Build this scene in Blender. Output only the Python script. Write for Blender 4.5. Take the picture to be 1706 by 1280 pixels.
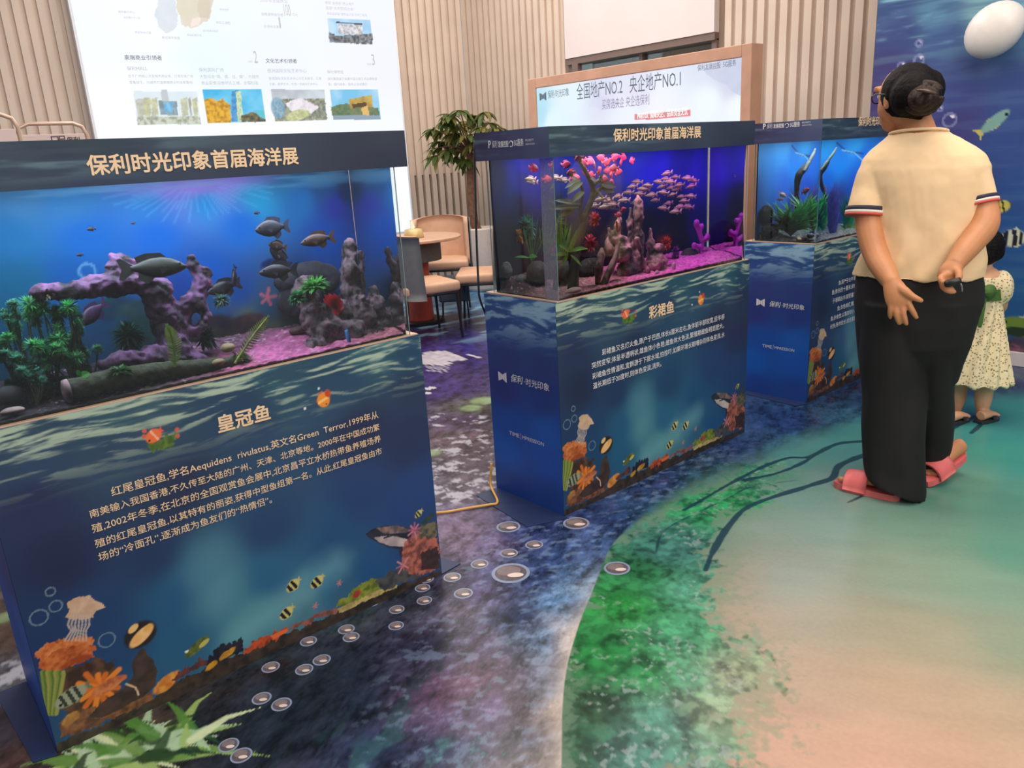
import bpy, bmesh, math, random
import numpy as np
from mathutils import Vector, Matrix

random.seed(7)
SC = bpy.context.scene
COL = SC.collection
for _o in list(bpy.data.objects):
    bpy.data.objects.remove(_o, do_unlink=True)

# ------------------------------------------------------------------ camera
FPX, CXP, CYP, CAM_H = 1290.0, 853.0, 640.0, 1.40
PITCH, ROLL, YAW = math.atan(379 / 1290.0), math.atan(259 / 4413.0), math.radians(49.8)
_h = np.array([math.cos(YAW), math.sin(YAW), 0.0])
FW = _h * math.cos(PITCH) - np.array([0, 0, 1.0]) * math.sin(PITCH)
_r0 = np.array([math.sin(YAW), -math.cos(YAW), 0.0])
_u0 = np.cross(_r0, FW)
RT = math.cos(ROLL) * _r0 - math.sin(ROLL) * _u0
UP = math.sin(ROLL) * _r0 + math.cos(ROLL) * _u0
EYE = np.array([0.0, 0.0, CAM_H])
cam_data = bpy.data.cameras.new('camera')
cam_data.sensor_fit = 'HORIZONTAL'
cam_data.sensor_width = 36.0
cam_data.lens = FPX / 1706.0 * 36.0
cam_data.clip_start = 0.05
cam = bpy.data.objects.new('camera', cam_data)
COL.objects.link(cam)
cam.matrix_world = Matrix(((RT[0], UP[0], -FW[0], 0), (RT[1], UP[1], -FW[1], 0), (RT[2], UP[2], -FW[2], CAM_H), (0, 0, 0, 1)))
SC.camera = cam

# ------------------------------------------------------------------ world, room and fill lamps, exposure
SC.view_settings.view_transform = 'Standard'
SC.view_settings.look = 'None'
SC.view_settings.gamma = 1.0
SC.view_settings.use_curve_mapping = False
SC.view_settings.exposure = 0.0
SC.cycles.caustics_reflective = False
SC.cycles.caustics_refractive = False
SC.cycles.use_denoising = True
SC.cycles.transparent_max_bounces = 24
SC.cycles.max_bounces = 12
SC.cycles.diffuse_bounces = 3
SC.cycles.glossy_bounces = 6
SC.cycles.transmission_bounces = 12
SC.cycles.sample_clamp_indirect = 6.0
world = bpy.data.worlds.new('world')
SC.world = world
world.use_nodes = True
world.node_tree.nodes['Background'].inputs[0].default_value = (0.90, 0.93, 1.0, 1)
world.node_tree.nodes['Background'].inputs[1].default_value = 0.36
def area_lamp(name, loc, size, energy, color, aim=(0, 0, -1)):
    l = bpy.data.lights.new(name, 'AREA')
    l.shape = 'RECTANGLE'; l.size, l.size_y = size; l.energy = energy; l.color = color
    o = bpy.data.objects.new(name, l)
    COL.objects.link(o)
    o.location = loc
    o.rotation_euler = Vector(aim).to_track_quat('-Z', 'Y').to_euler()
    return o
area_lamp('fill_lamp_front', (0.2, -2.4, 3.9), (4.5, 2.5), 175, (1.0, 0.92, 0.84), (.30, .78, -.60))  # added fill behind the camera, brightens poster fronts and the woman's back
area_lamp('ceiling_lamp_middle', (2.6, 0.8, 4.4), (3.0, 2.5), 125, (1.0, 0.86, 0.70))
area_lamp('ceiling_lamp_back', (3.5, 5.2, 4.4), (4.5, 3.0), 215, (1.0, 0.91, 0.81))
# ------------------------------------------------------------------ measuring: a photo point becomes a point on a known plane
def ray(px, py):
    d = FW * FPX + RT * (px - CXP) - UP * (py - CYP)
    return d / np.linalg.norm(d)
def on_z(px, py, z=0.0):
    d = ray(px, py); return EYE + d * (z - EYE[2]) / d[2]
def on_y(px, py, Y):
    d = ray(px, py); return EYE + d * (Y - EYE[1]) / d[1]
def on_x(px, py, X):
    d = ray(px, py); return EYE + d * (X - EYE[0]) / d[0]
def on_pl(px, py, p, n):
    d = ray(px, py); p = np.array(p, float); n = np.array(n, float)
    return EYE + d * (np.dot(p - EYE, n) / np.dot(d, n))
FRONT_Y, BACK_Y = 2.05, 2.43
def in_water(px, py, Y):           # seen through the front glass and water (bent by the water)
    d = ray(px, py); p = EYE + d * (FRONT_Y - EYE[1]) / d[1]
    k = 1 / 1.33
    t = np.array([d[0], 0, d[2]]) * k
    t[1] = math.sqrt(max(1e-6, 1 - t[0] ** 2 - t[2] ** 2))
    return p + t * (Y - FRONT_Y) / t[1]

# ------------------------------------------------------------------ colour and noise
def lin(c):
    c = np.asarray(c, float) / 255.0
    return np.where(c <= 0.04045, c / 12.92, ((c + 0.055) / 1.055) ** 2.4)
def _hash(ix, iy, seed):
    n = (ix.astype(np.int64) * 374761393 + iy.astype(np.int64) * 668265263 + seed * 1442695041) & 0xFFFFFFFF
    n = ((n ^ (n >> 13)) * 1274126177) & 0xFFFFFFFF
    n = n ^ (n >> 16)
    return (n & 0xFFFF) / 65535.0
def vnoise(x, y, seed=0):
    x = np.asarray(x, float); y = np.asarray(y, float)
    ix = np.floor(x); iy = np.floor(y)
    fx = x - ix; fy = y - iy
    fx = fx * fx * (3 - 2 * fx); fy = fy * fy * (3 - 2 * fy)
    a = _hash(ix, iy, seed); b = _hash(ix + 1, iy, seed); c = _hash(ix, iy + 1, seed); d = _hash(ix + 1, iy + 1, seed)
    return (a * (1 - fx) + b * fx) * (1 - fy) + (c * (1 - fx) + d * fx) * fy
def fbm(x, y, octv=4, seed=0):
    s = 0; a = 0.5; t = 0
    for k in range(octv):
        s = s + a * vnoise(x * 2 ** k + 17.3 * k, y * 2 ** k - 9.1 * k, seed + k); t += a; a *= 0.55
    return s / t
def sstep(a, b, x):
    t = np.clip((x - a) / (b - a), 0, 1); return t * t * (3 - 2 * t)
def idw(x, y, pts, cols, p=1.6, eps=1e-3):
    num = 0; den = 0
    for (px, py), c in zip(pts, cols):
        w = 1.0 / ((x - px) ** 2 + (y - py) ** 2 + eps) ** p
        num = num + w[..., None] * c; den = den + w
    return num / den[..., None]
def seg_dist(x, y, pts):
    best = np.full(np.shape(x), 1e9)
    for (ax, ay), (bx, by) in zip(pts[:-1], pts[1:]):
        dx, dy = bx - ax, by - ay
        t = np.clip(((x - ax) * dx + (y - ay) * dy) / (dx * dx + dy * dy + 1e-12), 0, 1)
        best = np.minimum(best, np.hypot(x - ax - t * dx, y - ay - t * dy))
    return best
def in_poly(x, y, pts):
    ins = np.zeros(np.shape(x), bool); n = len(pts)
    for i in range(n):
        ax, ay = pts[i]; bx, by = pts[(i + 1) % n]
        if ay == by: continue
        c = ((ay > y) != (by > y)) & (x < (bx - ax) * (y - ay) / (by - ay) + ax)
        ins ^= c
    return ins

class Print:                        # the picture printed on a board: colour for each point of a fine grid
    def __init__(s, us, vs):
        s.us, s.vs = us, vs
        s.x, s.y = np.meshgrid(us, vs)
        s.c = np.zeros(s.x.shape + (3,))
    def fill(s, pts, cols, p=1.6, warp=0.0, wf=3.0, eps=1e-3):
        x, y = s.x, s.y
        if warp:
            x = x + warp * (fbm(s.x * wf, s.y * wf, 3, 5) - .5); y = y + warp * (fbm(s.x * wf, s.y * wf, 3, 9) - .5)
        s.c = idw(x, y, pts, [lin(c) for c in cols], p, eps)
    def mix(s, m, col):
        col = lin(col) if np.ndim(col) == 1 else col
        s.c = s.c * (1 - m[..., None]) + col * m[..., None]
    def box(s, pts, pad):
        xs = [p[0] for p in pts]; ys = [p[1] for p in pts]
        j0, j1 = np.searchsorted(s.us, [min(xs) - pad, max(xs) + pad]); 
        i0, i1 = np.searchsorted(s.vs, [min(ys) - pad, max(ys) + pad])
        return slice(max(0, i0 - 1), i1 + 1), slice(max(0, j0 - 1), j1 + 1)
    def _put(s, b, m, c1, c2, f, seed):
        if s.x[b].size == 0: return
        n = fbm(s.x[b] * f, s.y[b] * f, 3, seed)[..., None]
        n = np.clip((n - .3) / .4, 0, 1)
        col = lin(c1) * (1 - n) + lin(c2 if c2 is not None else c1) * n
        s.c[b] = s.c[b] * (1 - m[..., None]) + col * m[..., None]
    def poly(s, pts, c1, c2=None, rough=0.0, f=60, a=1.0, seed=1):
        b = s.box(pts, rough * 2 + .01); x, y = s.x[b], s.y[b]
        if x.size == 0: return
        if rough:
            x = x + rough * 2 * (fbm(x * f, y * f, 3, seed) - .5); y = y + rough * 2 * (fbm(s.x[b] * f, y * f, 3, seed + 7) - .5)
        s._put(b, in_poly(x, y, pts) * a, c1, c2, f, seed + 3)
    def ell(s, cx, cy, rx, ry, ang, c1, c2=None, a=1.0, soft=0.12, f=60, seed=1, rough=0.0):
        r = max(rx, ry) * 1.3
        b = s.box([(cx, cy)], r); x, y = s.x[b] - cx, s.y[b] - cy
        if x.size == 0: return
        ca, sa = math.cos(ang), math.sin(ang)
        d = np.hypot((x * ca + y * sa) / rx, (-x * sa + y * ca) / ry)
        if rough: d = d + rough * (fbm(s.x[b] * f, s.y[b] * f, 3, seed + 1) - .5) * 2
        s._put(b, a * (1 - sstep(1 - soft, 1 + soft, d)), c1, c2, f, seed)
    def ring(s, cx, cy, r, w, c, a=1.0):
        b = s.box([(cx, cy)], r * 1.5); x, y = s.x[b] - cx, s.y[b] - cy
        if x.size == 0: return
        m = a * (1 - sstep(w * .5, w, np.abs(np.hypot(x, y) - r)))
        s._put(b, m, c, None, 10, 1)
    def line(s, pts, w, c, a=1.0, soft=.5):
        b = s.box(pts, w * 2)
        if s.x[b].size == 0: return
        d = seg_dist(s.x[b], s.y[b], pts)
        s._put(b, a * (1 - sstep(w * (1 - soft), w, d)), c, None, 10, 1)
    def star(s, cx, cy, r, n, c1, c2, w=.25, rot=0.0, seed=0):
        rr = random.Random(seed)
        for k in range(n):
            t = rot + k * 2 * math.pi / n; q = r * (0.7 + .5 * rr.random())
            s.line([(cx, cy), (cx + q * math.cos(t), cy + q * math.sin(t))], r * w * .6, c1 if k % 2 else c2)
    def fish(s, cx, cy, l, ang, body, bands=None, fin=None, hgt=.36):
        ca, sa = math.cos(ang), math.sin(ang)
        def q(u, v): return (cx + u * l * ca - v * l * sa, cy + u * l * sa + v * l * ca)
        s.poly([q(.35, 0), q(.62, -.2), q(.56, 0), q(.62, .2)], fin or body)
        s.poly([q(-.2, -hgt * .7), q(.1, -hgt * 1.25), q(.35, -hgt * .5)], fin or body)
        s.poly([q(-.05, hgt * .7), q(.15, hgt * 1.15), q(.35, hgt * .5)], fin or body)
        s.ell(cx, cy, l * .46, l * hgt, ang, body)
        for (u, w, c) in (bands or []):
            e = max(.05, 1 - (u / .46) ** 2) ** .5 * hgt * .97; e2 = max(.02, 1 - ((u + w) / .46) ** 2) ** .5 * hgt * .97; e0 = max(.02, 1 - ((u - w) / .46) ** 2) ** .5 * hgt * .97
            s.poly([q(u - w, -e0), q(u, -e), q(u + w, -e2), q(u + w, e2), q(u, e), q(u - w, e0)], c)
        s.ell(*q(-.33, -.06), l * .05, l * .05, 0, (15, 15, 15))

# ------------------------------------------------------------------ materials
MATS = {}
def mat(name, rgb, rough=0.6, metal=0.0, var=0.12, scale=25.0, bump=0.0, c2=None, thru=0.0, emis=None, estr=0.0, spec=0.5, trans=0.0, ior=1.45, coat=0.0, sss=0.0):
    if name in MATS: return MATS[name]
    m = bpy.data.materials.new(name); m.use_nodes = True
    nt = m.node_tree; b = nt.nodes['Principled BSDF']
    c = lin(rgb)
    b.inputs['Roughness'].default_value = rough; b.inputs['Metallic'].default_value = metal
    b.inputs['Specular IOR Level'].default_value = spec
    if coat: b.inputs['Coat Weight'].default_value = coat
    if trans: b.inputs['Transmission Weight'].default_value = trans; b.inputs['IOR'].default_value = ior
    if sss:
        b.inputs['Subsurface Weight'].default_value = sss; b.inputs['Subsurface Radius'].default_value = (1, .4, .2); b.inputs['Subsurface Scale'].default_value = .01
    if var > 0:
        tc = nt.nodes.new('ShaderNodeTexCoord'); nz = nt.nodes.new('ShaderNodeTexNoise')
        nz.inputs['Scale'].default_value = scale; nz.inputs['Detail'].default_value = 4
        nt.links.new(tc.outputs['Object'], nz.inputs['Vector'])
        r = nt.nodes.new('ShaderNodeValToRGB')
        r.color_ramp.elements[0].position = .3; r.color_ramp.elements[1].position = .7
        r.color_ramp.elements[0].color = (*(c * (1 - var)), 1); r.color_ramp.elements[1].color = (*np.clip(c * (1 + var), 0, 1), 1)
        if c2 is not None: r.color_ramp.elements[0].color = (*lin(c2), 1); r.color_ramp.elements[0].position = .40; r.color_ramp.elements[1].position = .60
        nt.links.new(nz.outputs['Fac'], r.inputs['Fac']); nt.links.new(r.outputs['Color'], b.inputs['Base Color'])
        if bump:
            bp = nt.nodes.new('ShaderNodeBump'); bp.inputs['Strength'].default_value = bump; bp.inputs['Distance'].default_value = .01
            nt.links.new(nz.outputs['Fac'], bp.inputs['Height']); nt.links.new(bp.outputs['Normal'], b.inputs['Normal'])
    else:
        b.inputs['Base Color'].default_value = (*c, 1)
    if emis is not None:
        b.inputs['Emission Color'].default_value = (*lin(emis), 1); b.inputs['Emission Strength'].default_value = estr
    if thru:                                 # thin leaves let light through
        tl = nt.nodes.new('ShaderNodeBsdfTranslucent'); mx = nt.nodes.new('ShaderNodeMixShader'); mx.inputs[0].default_value = thru
        if var > 0: nt.links.new(r.outputs['Color'], tl.inputs[0])
        else: tl.inputs[0].default_value = (*c, 1)
        nt.links.new(b.outputs[0], mx.inputs[1]); nt.links.new(tl.outputs[0], mx.inputs[2]); nt.links.new(mx.outputs[0], nt.nodes['Material Output'].inputs[0])
    MATS[name] = m
    return m
def mat_print(name, rough=0.5, spec=0.4, emit=0.0, bump=0.0, bscale=60, grain=0.0):
    if name in MATS: return MATS[name]
    m = bpy.data.materials.new(name); m.use_nodes = True
    nt = m.node_tree; b = nt.nodes['Principled BSDF']
    a = nt.nodes.new('ShaderNodeAttribute'); a.attribute_name = 'Col'
    out = a.outputs['Color']
    tc = nt.nodes.new('ShaderNodeTexCoord'); nz = nt.nodes.new('ShaderNodeTexNoise')
    nz.inputs['Scale'].default_value = bscale; nz.inputs['Detail'].default_value = 5
    nt.links.new(tc.outputs['Object'], nz.inputs['Vector'])
    if grain:
        mr = nt.nodes.new('ShaderNodeMapRange'); mr.inputs[1].default_value = .3; mr.inputs[2].default_value = .7
        mr.inputs[3].default_value = 1 - grain; mr.inputs[4].default_value = 1 + grain
        mx = nt.nodes.new('ShaderNodeVectorMath'); mx.operation = 'SCALE'
        nt.links.new(nz.outputs['Fac'], mr.inputs[0]); nt.links.new(out, mx.inputs[0]); nt.links.new(mr.outputs[0], mx.inputs['Scale'])
        out = mx.outputs[0]
    b.inputs['Roughness'].default_value = rough; b.inputs['Specular IOR Level'].default_value = spec
    if emit:
        b.inputs['Base Color'].default_value = (.02, .02, .02, 1)
        nt.links.new(out, b.inputs['Emission Color']); b.inputs['Emission Strength'].default_value = emit
    else:
        nt.links.new(out, b.inputs['Base Color'])
    if bump:
        bp = nt.nodes.new('ShaderNodeBump'); bp.inputs['Strength'].default_value = bump; bp.inputs['Distance'].default_value = .003
        nt.links.new(nz.outputs['Fac'], bp.inputs['Height']); nt.links.new(bp.outputs['Normal'], b.inputs['Normal'])
    MATS[name] = m
    return m
def mat_pane(name, tint=(0.97, 0.985, 0.98), gloss=0.07):
    if name in MATS: return MATS[name]
    m = bpy.data.materials.new(name); m.use_nodes = True
    nt = m.node_tree; nt.nodes.clear()
    o = nt.nodes.new('ShaderNodeOutputMaterial'); t = nt.nodes.new('ShaderNodeBsdfTransparent'); g = nt.nodes.new('ShaderNodeBsdfGlossy')
    t.inputs[0].default_value = (*tint, 1); g.inputs['Roughness'].default_value = .02
    f = nt.nodes.new('ShaderNodeLayerWeight'); f.inputs[0].default_value = .5
    pw = nt.nodes.new('ShaderNodeMath'); pw.operation = 'POWER'; pw.inputs[1].default_value = 5.0
    ma = nt.nodes.new('ShaderNodeMath'); ma.operation = 'MULTIPLY_ADD'; ma.inputs[1].default_value = .45; ma.inputs[2].default_value = gloss * .3
    mx = nt.nodes.new('ShaderNodeMixShader')
    nt.links.new(f.outputs['Facing'], pw.inputs[0]); nt.links.new(pw.outputs[0], ma.inputs[0])
    nt.links.new(ma.outputs[0], mx.inputs[0]); nt.links.new(t.outputs[0], mx.inputs[1]); nt.links.new(g.outputs[0], mx.inputs[2])
    nt.links.new(mx.outputs[0], o.inputs[0])
    MATS[name] = m
    return m
def mat_water(name):
    m = bpy.data.materials.new(name); m.use_nodes = True
    nt = m.node_tree; nt.nodes.clear()
    o = nt.nodes.new('ShaderNodeOutputMaterial'); g = nt.nodes.new('ShaderNodeBsdfGlass')
    g.inputs['IOR'].default_value = 1.33; g.inputs['Roughness'].default_value = 0.0; g.inputs['Color'].default_value = (.985, .995, 1, 1)
    nt.links.new(g.outputs[0], o.inputs[0])
    MATS[name] = m
    return m

# ------------------------------------------------------------------ objects
def link(o, parent=None):
    COL.objects.link(o)
    if parent is not None: o.parent = parent
    return o
def tag(o, label, cat, group=None, kind=None):
    o['label'] = label; o['category'] = cat
    if group: o['group'] = group
    if kind: o['kind'] = kind
    return o
def empty(name, loc, rotz=0.0, label=None, cat=None, group=None):
    o = bpy.data.objects.new(name, None); o.empty_display_size = .1
    COL.objects.link(o); o.location = tuple(loc); o.rotation_euler = (0, 0, rotz)
    if label: tag(o, label, cat, group)
    return o
def mesh_obj(name, V, F, m, parent=None, smooth=False, mi=None, local=True):
    me = bpy.data.meshes.new(name)
    V = [tuple(map(float, v)) for v in V]
    if parent is not None and local:           # V given in world coordinates -> parent's own frame
        inv = pmat(parent).inverted(); V = [tuple(inv @ Vector(v)) for v in V]
    me.from_pydata(V, [], [tuple(f) for f in F])
    ms = m if isinstance(m, (list, tuple)) else [m]
    for q in ms: me.materials.append(q)
    if mi is not None: me.polygons.foreach_set('material_index', mi)
    if smooth: me.polygons.foreach_set('use_smooth', [True] * len(me.polygons))
    me.update()
    return link(bpy.data.objects.new(name, me), parent)
def pmat(o):
    m = Matrix.LocRotScale(o.location, o.rotation_euler, o.scale)
    return pmat(o.parent) @ m if o.parent else m
class MB:                                   # collects shapes for ONE mesh object
    def __init__(s): s.V = []; s.F = []; s.M = []; s.mi = 0
    def add(s, V, F):
        n = len(s.V); s.V += [tuple(v) for v in V]; s.F += [tuple(i + n for i in f) for f in F]; s.M += [s.mi] * len(F); return s
    def box(s, lo, hi, rot=None, at=None):
        x0, y0, z0 = lo; x1, y1, z1 = hi
        V = [(x0, y0, z0), (x1, y0, z0), (x1, y1, z0), (x0, y1, z0), (x0, y0, z1), (x1, y0, z1), (x1, y1, z1), (x0, y1, z1)]
        if rot is not None: V = [tuple(rot @ Vector(v) + (Vector(at) if at is not None else Vector())) for v in V]
        return s.add(V, [(0, 3, 2, 1), (4, 5, 6, 7), (0, 1, 5, 4), (1, 2, 6, 5), (2, 3, 7, 6), (3, 0, 4, 7)])
    def bbox(s, lo, hi, r=.01, n=3, rot=None, at=None):    # box with rounded edges
        bm = bmesh.new(); bmesh.ops.create_cube(bm, size=1)
        for v in bm.verts: v.co = Vector([lo[i] + (v.co[i] + .5) * (hi[i] - lo[i]) for i in range(3)])
        bmesh.ops.bevel(bm, geom=bm.edges[:], offset=r, segments=n, affect='EDGES', profile=.5)
        if rot is not None:
            for v in bm.verts: v.co = rot @ v.co + (Vector(at) if at is not None else Vector())
        bm.verts.index_update()
        s.add([tuple(v.co) for v in bm.verts], [[v.index for v in f.verts] for f in bm.faces]); bm.free(); return s
    def tube(s, pts, rad, n=12, cap=True, sub=1, flat=None):
        pts = [np.array(p, float) for p in pts]
        rad = [rad] * len(pts) if np.isscalar(rad) else list(rad)
        rad = [np.array((r, r) if np.isscalar(r) else r, float) for r in rad]
        if sub > 1: pts, rad = spline(pts, sub), spline(rad, sub)
        T = [pts[min(i + 1, len(pts) - 1)] - pts[max(i - 1, 0)] for i in range(len(pts))]
        T = [t / (np.linalg.norm(t) + 1e-9) for t in T]
        ref = np.array(flat, float) if flat is not None else (np.array([0, 0, 1.0]) if abs(T[0][2]) < .9 else np.array([1.0, 0, 0]))
        V = []; F = []
        for p, t, r in zip(pts, T, rad):
            a = ref - t * np.dot(ref, t); a /= np.linalg.norm(a) + 1e-9
            if flat is None: ref = a
            b = np.cross(t, a)
            for k in range(n):
                q = 2 * math.pi * k / n; V.append(p + a * math.cos(q) * r[0] + b * math.sin(q) * r[1])
        for i in range(len(pts) - 1):
            for k in range(n): F.append((i * n + k, i * n + (k + 1) % n, (i + 1) * n + (k + 1) % n, (i + 1) * n + k))
        if cap: F.append(tuple(range(n - 1, -1, -1))); F.append(tuple((len(pts) - 1) * n + k for k in range(n)))
        return s.add(V, F)
    def rings(s, rs, n=32, cap=True):         # stacked rings: (centre, axis a vector, axis b vector)
        V = []; F = []
        for c, a, b in rs:
            c = np.array(c, float); a = np.array(a, float); b = np.array(b, float)
            for k in range(n):
                q = 2 * math.pi * k / n; V.append(c + a * math.cos(q) + b * math.sin(q))
        for i in range(len(rs) - 1):
            for k in range(n): F.append((i * n + k, i * n + (k + 1) % n, (i + 1) * n + (k + 1) % n, (i + 1) * n + k))
        if cap: F.append(tuple(range(n - 1, -1, -1))); F.append(tuple((len(rs) - 1) * n + k for k in range(n)))
        return s.add(V, F)
    def lathe(s, prof, c=(0, 0, 0), n=32):
        return s.rings([((c[0], c[1], c[2] + z), (r, 0, 0), (0, r, 0)) for r, z in prof], n)
    def ball(s, c, r, n=16, rot=None, cut=None):
        r = (r, r, r) if np.isscalar(r) else r
        V = []; F = []; m = n // 2
        for i in range(m + 1):
            th = math.pi * i / m
            for k in range(n):
                ph = 2 * math.pi * k / n
                v = Vector((r[0] * math.sin(th) * math.cos(ph), r[1] * math.sin(th) * math.sin(ph), r[2] * math.cos(th)))
                if rot is not None: v = rot @ v
                V.append((c[0] + v.x, c[1] + v.y, c[2] + v.z))
        for i in range(m):
            for k in range(n): F.append((i * n + k, (i + 1) * n + k, (i + 1) * n + (k + 1) % n, i * n + (k + 1) % n))
        return s.add(V, F)
    def sheet(s, rows, th=0.0):               # rows of points -> surface, optional thickness along normal
        R = np.array(rows, float); a, b = R.shape[:2]
        V = [tuple(p) for p in R.reshape(-1, 3)]
        F = [(i * b + j, i * b + j + 1, (i + 1) * b + j + 1, (i + 1) * b + j) for i in range(a - 1) for j in range(b - 1)]
        if th:
            du = np.gradient(R, axis=0); dv = np.gradient(R, axis=1); N = np.cross(du, dv)
            N /= np.linalg.norm(N, axis=2, keepdims=True) + 1e-9
            V += [tuple(p) for p in (R + N * th).reshape(-1, 3)]; o = a * b
            F += [tuple(i + o for i in reversed(f)) for f in F]
            edge = [j for j in range(b)] + [i * b + b - 1 for i in range(1, a)] + [(a - 1) * b + j for j in range(b - 2, -1, -1)] + [i * b for i in range(a - 2, 0, -1)]
            for q in range(len(edge)):
                e, g = edge[q], edge[(q + 1) % len(edge)]; F.append((e, g, g + o, e + o))
        return s.add(V, F)
    def prism(s, poly, d):                    # closed 3D outline, pushed along d
        n = len(poly); d = np.array(d, float)
        V = [tuple(p) for p in poly] + [tuple(np.array(p, float) + d) for p in poly]
        F = [tuple(range(n)), tuple(range(2 * n - 1, n - 1, -1))] + [(i, i + n, (i + 1) % n + n, (i + 1) % n) for i in range(n)]
        return s.add(V, F)
    def build(s, name, m, parent=None, smooth=False):
        return mesh_obj(name, s.V, s.F, m, parent, smooth, s.M if isinstance(m, (list, tuple)) else None)
def spline(P, sub):
    P = [np.array(p, float) for p in P]; out = []
    for i in range(len(P) - 1):
        p0, p1, p2, p3 = P[max(i - 1, 0)], P[i], P[i + 1], P[min(i + 2, len(P) - 1)]
        for k in range(sub):
            t = k / sub
            out.append(.5 * (2 * p1 + (p2 - p0) * t + (2 * p0 - 5 * p1 + 4 * p2 - p3) * t * t + (3 * p1 - p0 - 3 * p2 + p3) * t ** 3))
    out.append(P[-1]); return out
def remesh(name, mb, voxel, m, parent=None, smooth_it=4, disp=None):
    """one continuous skin from the overlapping shapes in mb"""
    me = bpy.data.meshes.new(name + '_raw')
    me.from_pydata([tuple(map(float, v)) for v in mb.V], [], mb.F); me.update()
    o = bpy.data.objects.new(name + '_raw', me); COL.objects.link(o)
    r = o.modifiers.new('r', 'REMESH'); r.mode = 'VOXEL'; r.voxel_size = voxel
    if smooth_it:
        q = o.modifiers.new('s', 'SMOOTH'); q.iterations = smooth_it; q.factor = .5
    dg = bpy.context.evaluated_depsgraph_get(); dg.update()
    ne = bpy.data.meshes.new_from_object(o.evaluated_get(dg))
    bpy.data.objects.remove(o, do_unlink=True); bpy.data.meshes.remove(me)
    n = len(ne.vertices); co = np.empty(n * 3); ne.vertices.foreach_get('co', co); co = co.reshape(-1, 3)
    if disp is not None:
        nn = np.empty(n * 3); ne.vertices.foreach_get('normal', nn); nn = nn.reshape(-1, 3)
        co = co + nn * disp(co)[:, None]
    if parent is None and co[:, 2].min() > .7: co[:, 2] = np.maximum(co[:, 2], .8765); co[:, 1] = np.clip(co[:, 1], 2.066, 2.412)   # stands on the tank floor
    if parent is not None:
        iv = np.array(pmat(parent).inverted()); co = co @ iv[:3, :3].T + iv[:3, 3]
    ne.vertices.foreach_set('co', co.ravel())
    ne.materials.clear()
    for q in (m if isinstance(m, (list, tuple)) else [m]): ne.materials.append(q)
    ne.polygons.foreach_set('use_smooth', [True] * len(ne.polygons)); ne.update(); ne.name = name
    return link(bpy.data.objects.new(name, ne), parent)
def noise3(co, s, seed=0):
    x, y, z = co[:, 0] * s, co[:, 1] * s, co[:, 2] * s
    return (fbm(x + z * .7, y + 3.1, 3, seed) + fbm(y + x * .6, z - 2.2, 3, seed + 4) + fbm(z + y * .4, x + 5.5, 3, seed + 8)) / 1.5 - 1.0
def grid_obj(name, P, C, m, parent=None, extra=None):
    """fine flat board of points P (rows x cols x 3) carrying a print C"""
    a, b = P.shape[:2]; V = P.reshape(-1, 3)
    if parent is not None:
        iv = np.array(pmat(parent).inverted()); V = V @ iv[:3, :3].T + iv[:3, 3]
    i, j = np.meshgrid(np.arange(a - 1), np.arange(b - 1), indexing='ij')
    k = (i * b + j).ravel(); F = np.stack([k, k + 1, k + b + 1, k + b], 1)
    me = bpy.data.meshes.new(name)
    me.vertices.add(len(V)); me.vertices.foreach_set('co', V.astype(np.float32).ravel())
    me.loops.add(F.size); me.loops.foreach_set('vertex_index', F.astype(np.int32).ravel())
    me.polygons.add(len(F)); me.polygons.foreach_set('loop_start', np.arange(0, F.size, 4, dtype=np.int32))
    me.update(calc_edges=True)
    at = me.color_attributes.new('Col', 'FLOAT_COLOR', 'POINT')
    at.data.foreach_set('color', np.concatenate([C.reshape(-1, 3), np.ones((len(V), 1))], 1).astype(np.float32).ravel())
    for nm, arr in (extra or {}).items():
        if arr.ndim == 3:
            q = me.color_attributes.new(nm, 'FLOAT_COLOR', 'POINT')
            q.data.foreach_set('color', np.concatenate([arr.reshape(-1, 3), np.ones((len(V), 1))], 1).astype(np.float32).ravel())
        else:
            q = me.attributes.new(nm, 'FLOAT', 'POINT'); q.data.foreach_set('value', arr.astype(np.float32).ravel())
    me.materials.append(m)
    return link(bpy.data.objects.new(name, me), parent)
def copy_tree(o, parent=None):
    c = o.copy(); COL.objects.link(c)
    if parent is not None: c.parent = parent
    for ch in list(o.children): copy_tree(ch, c)
    return c
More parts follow.
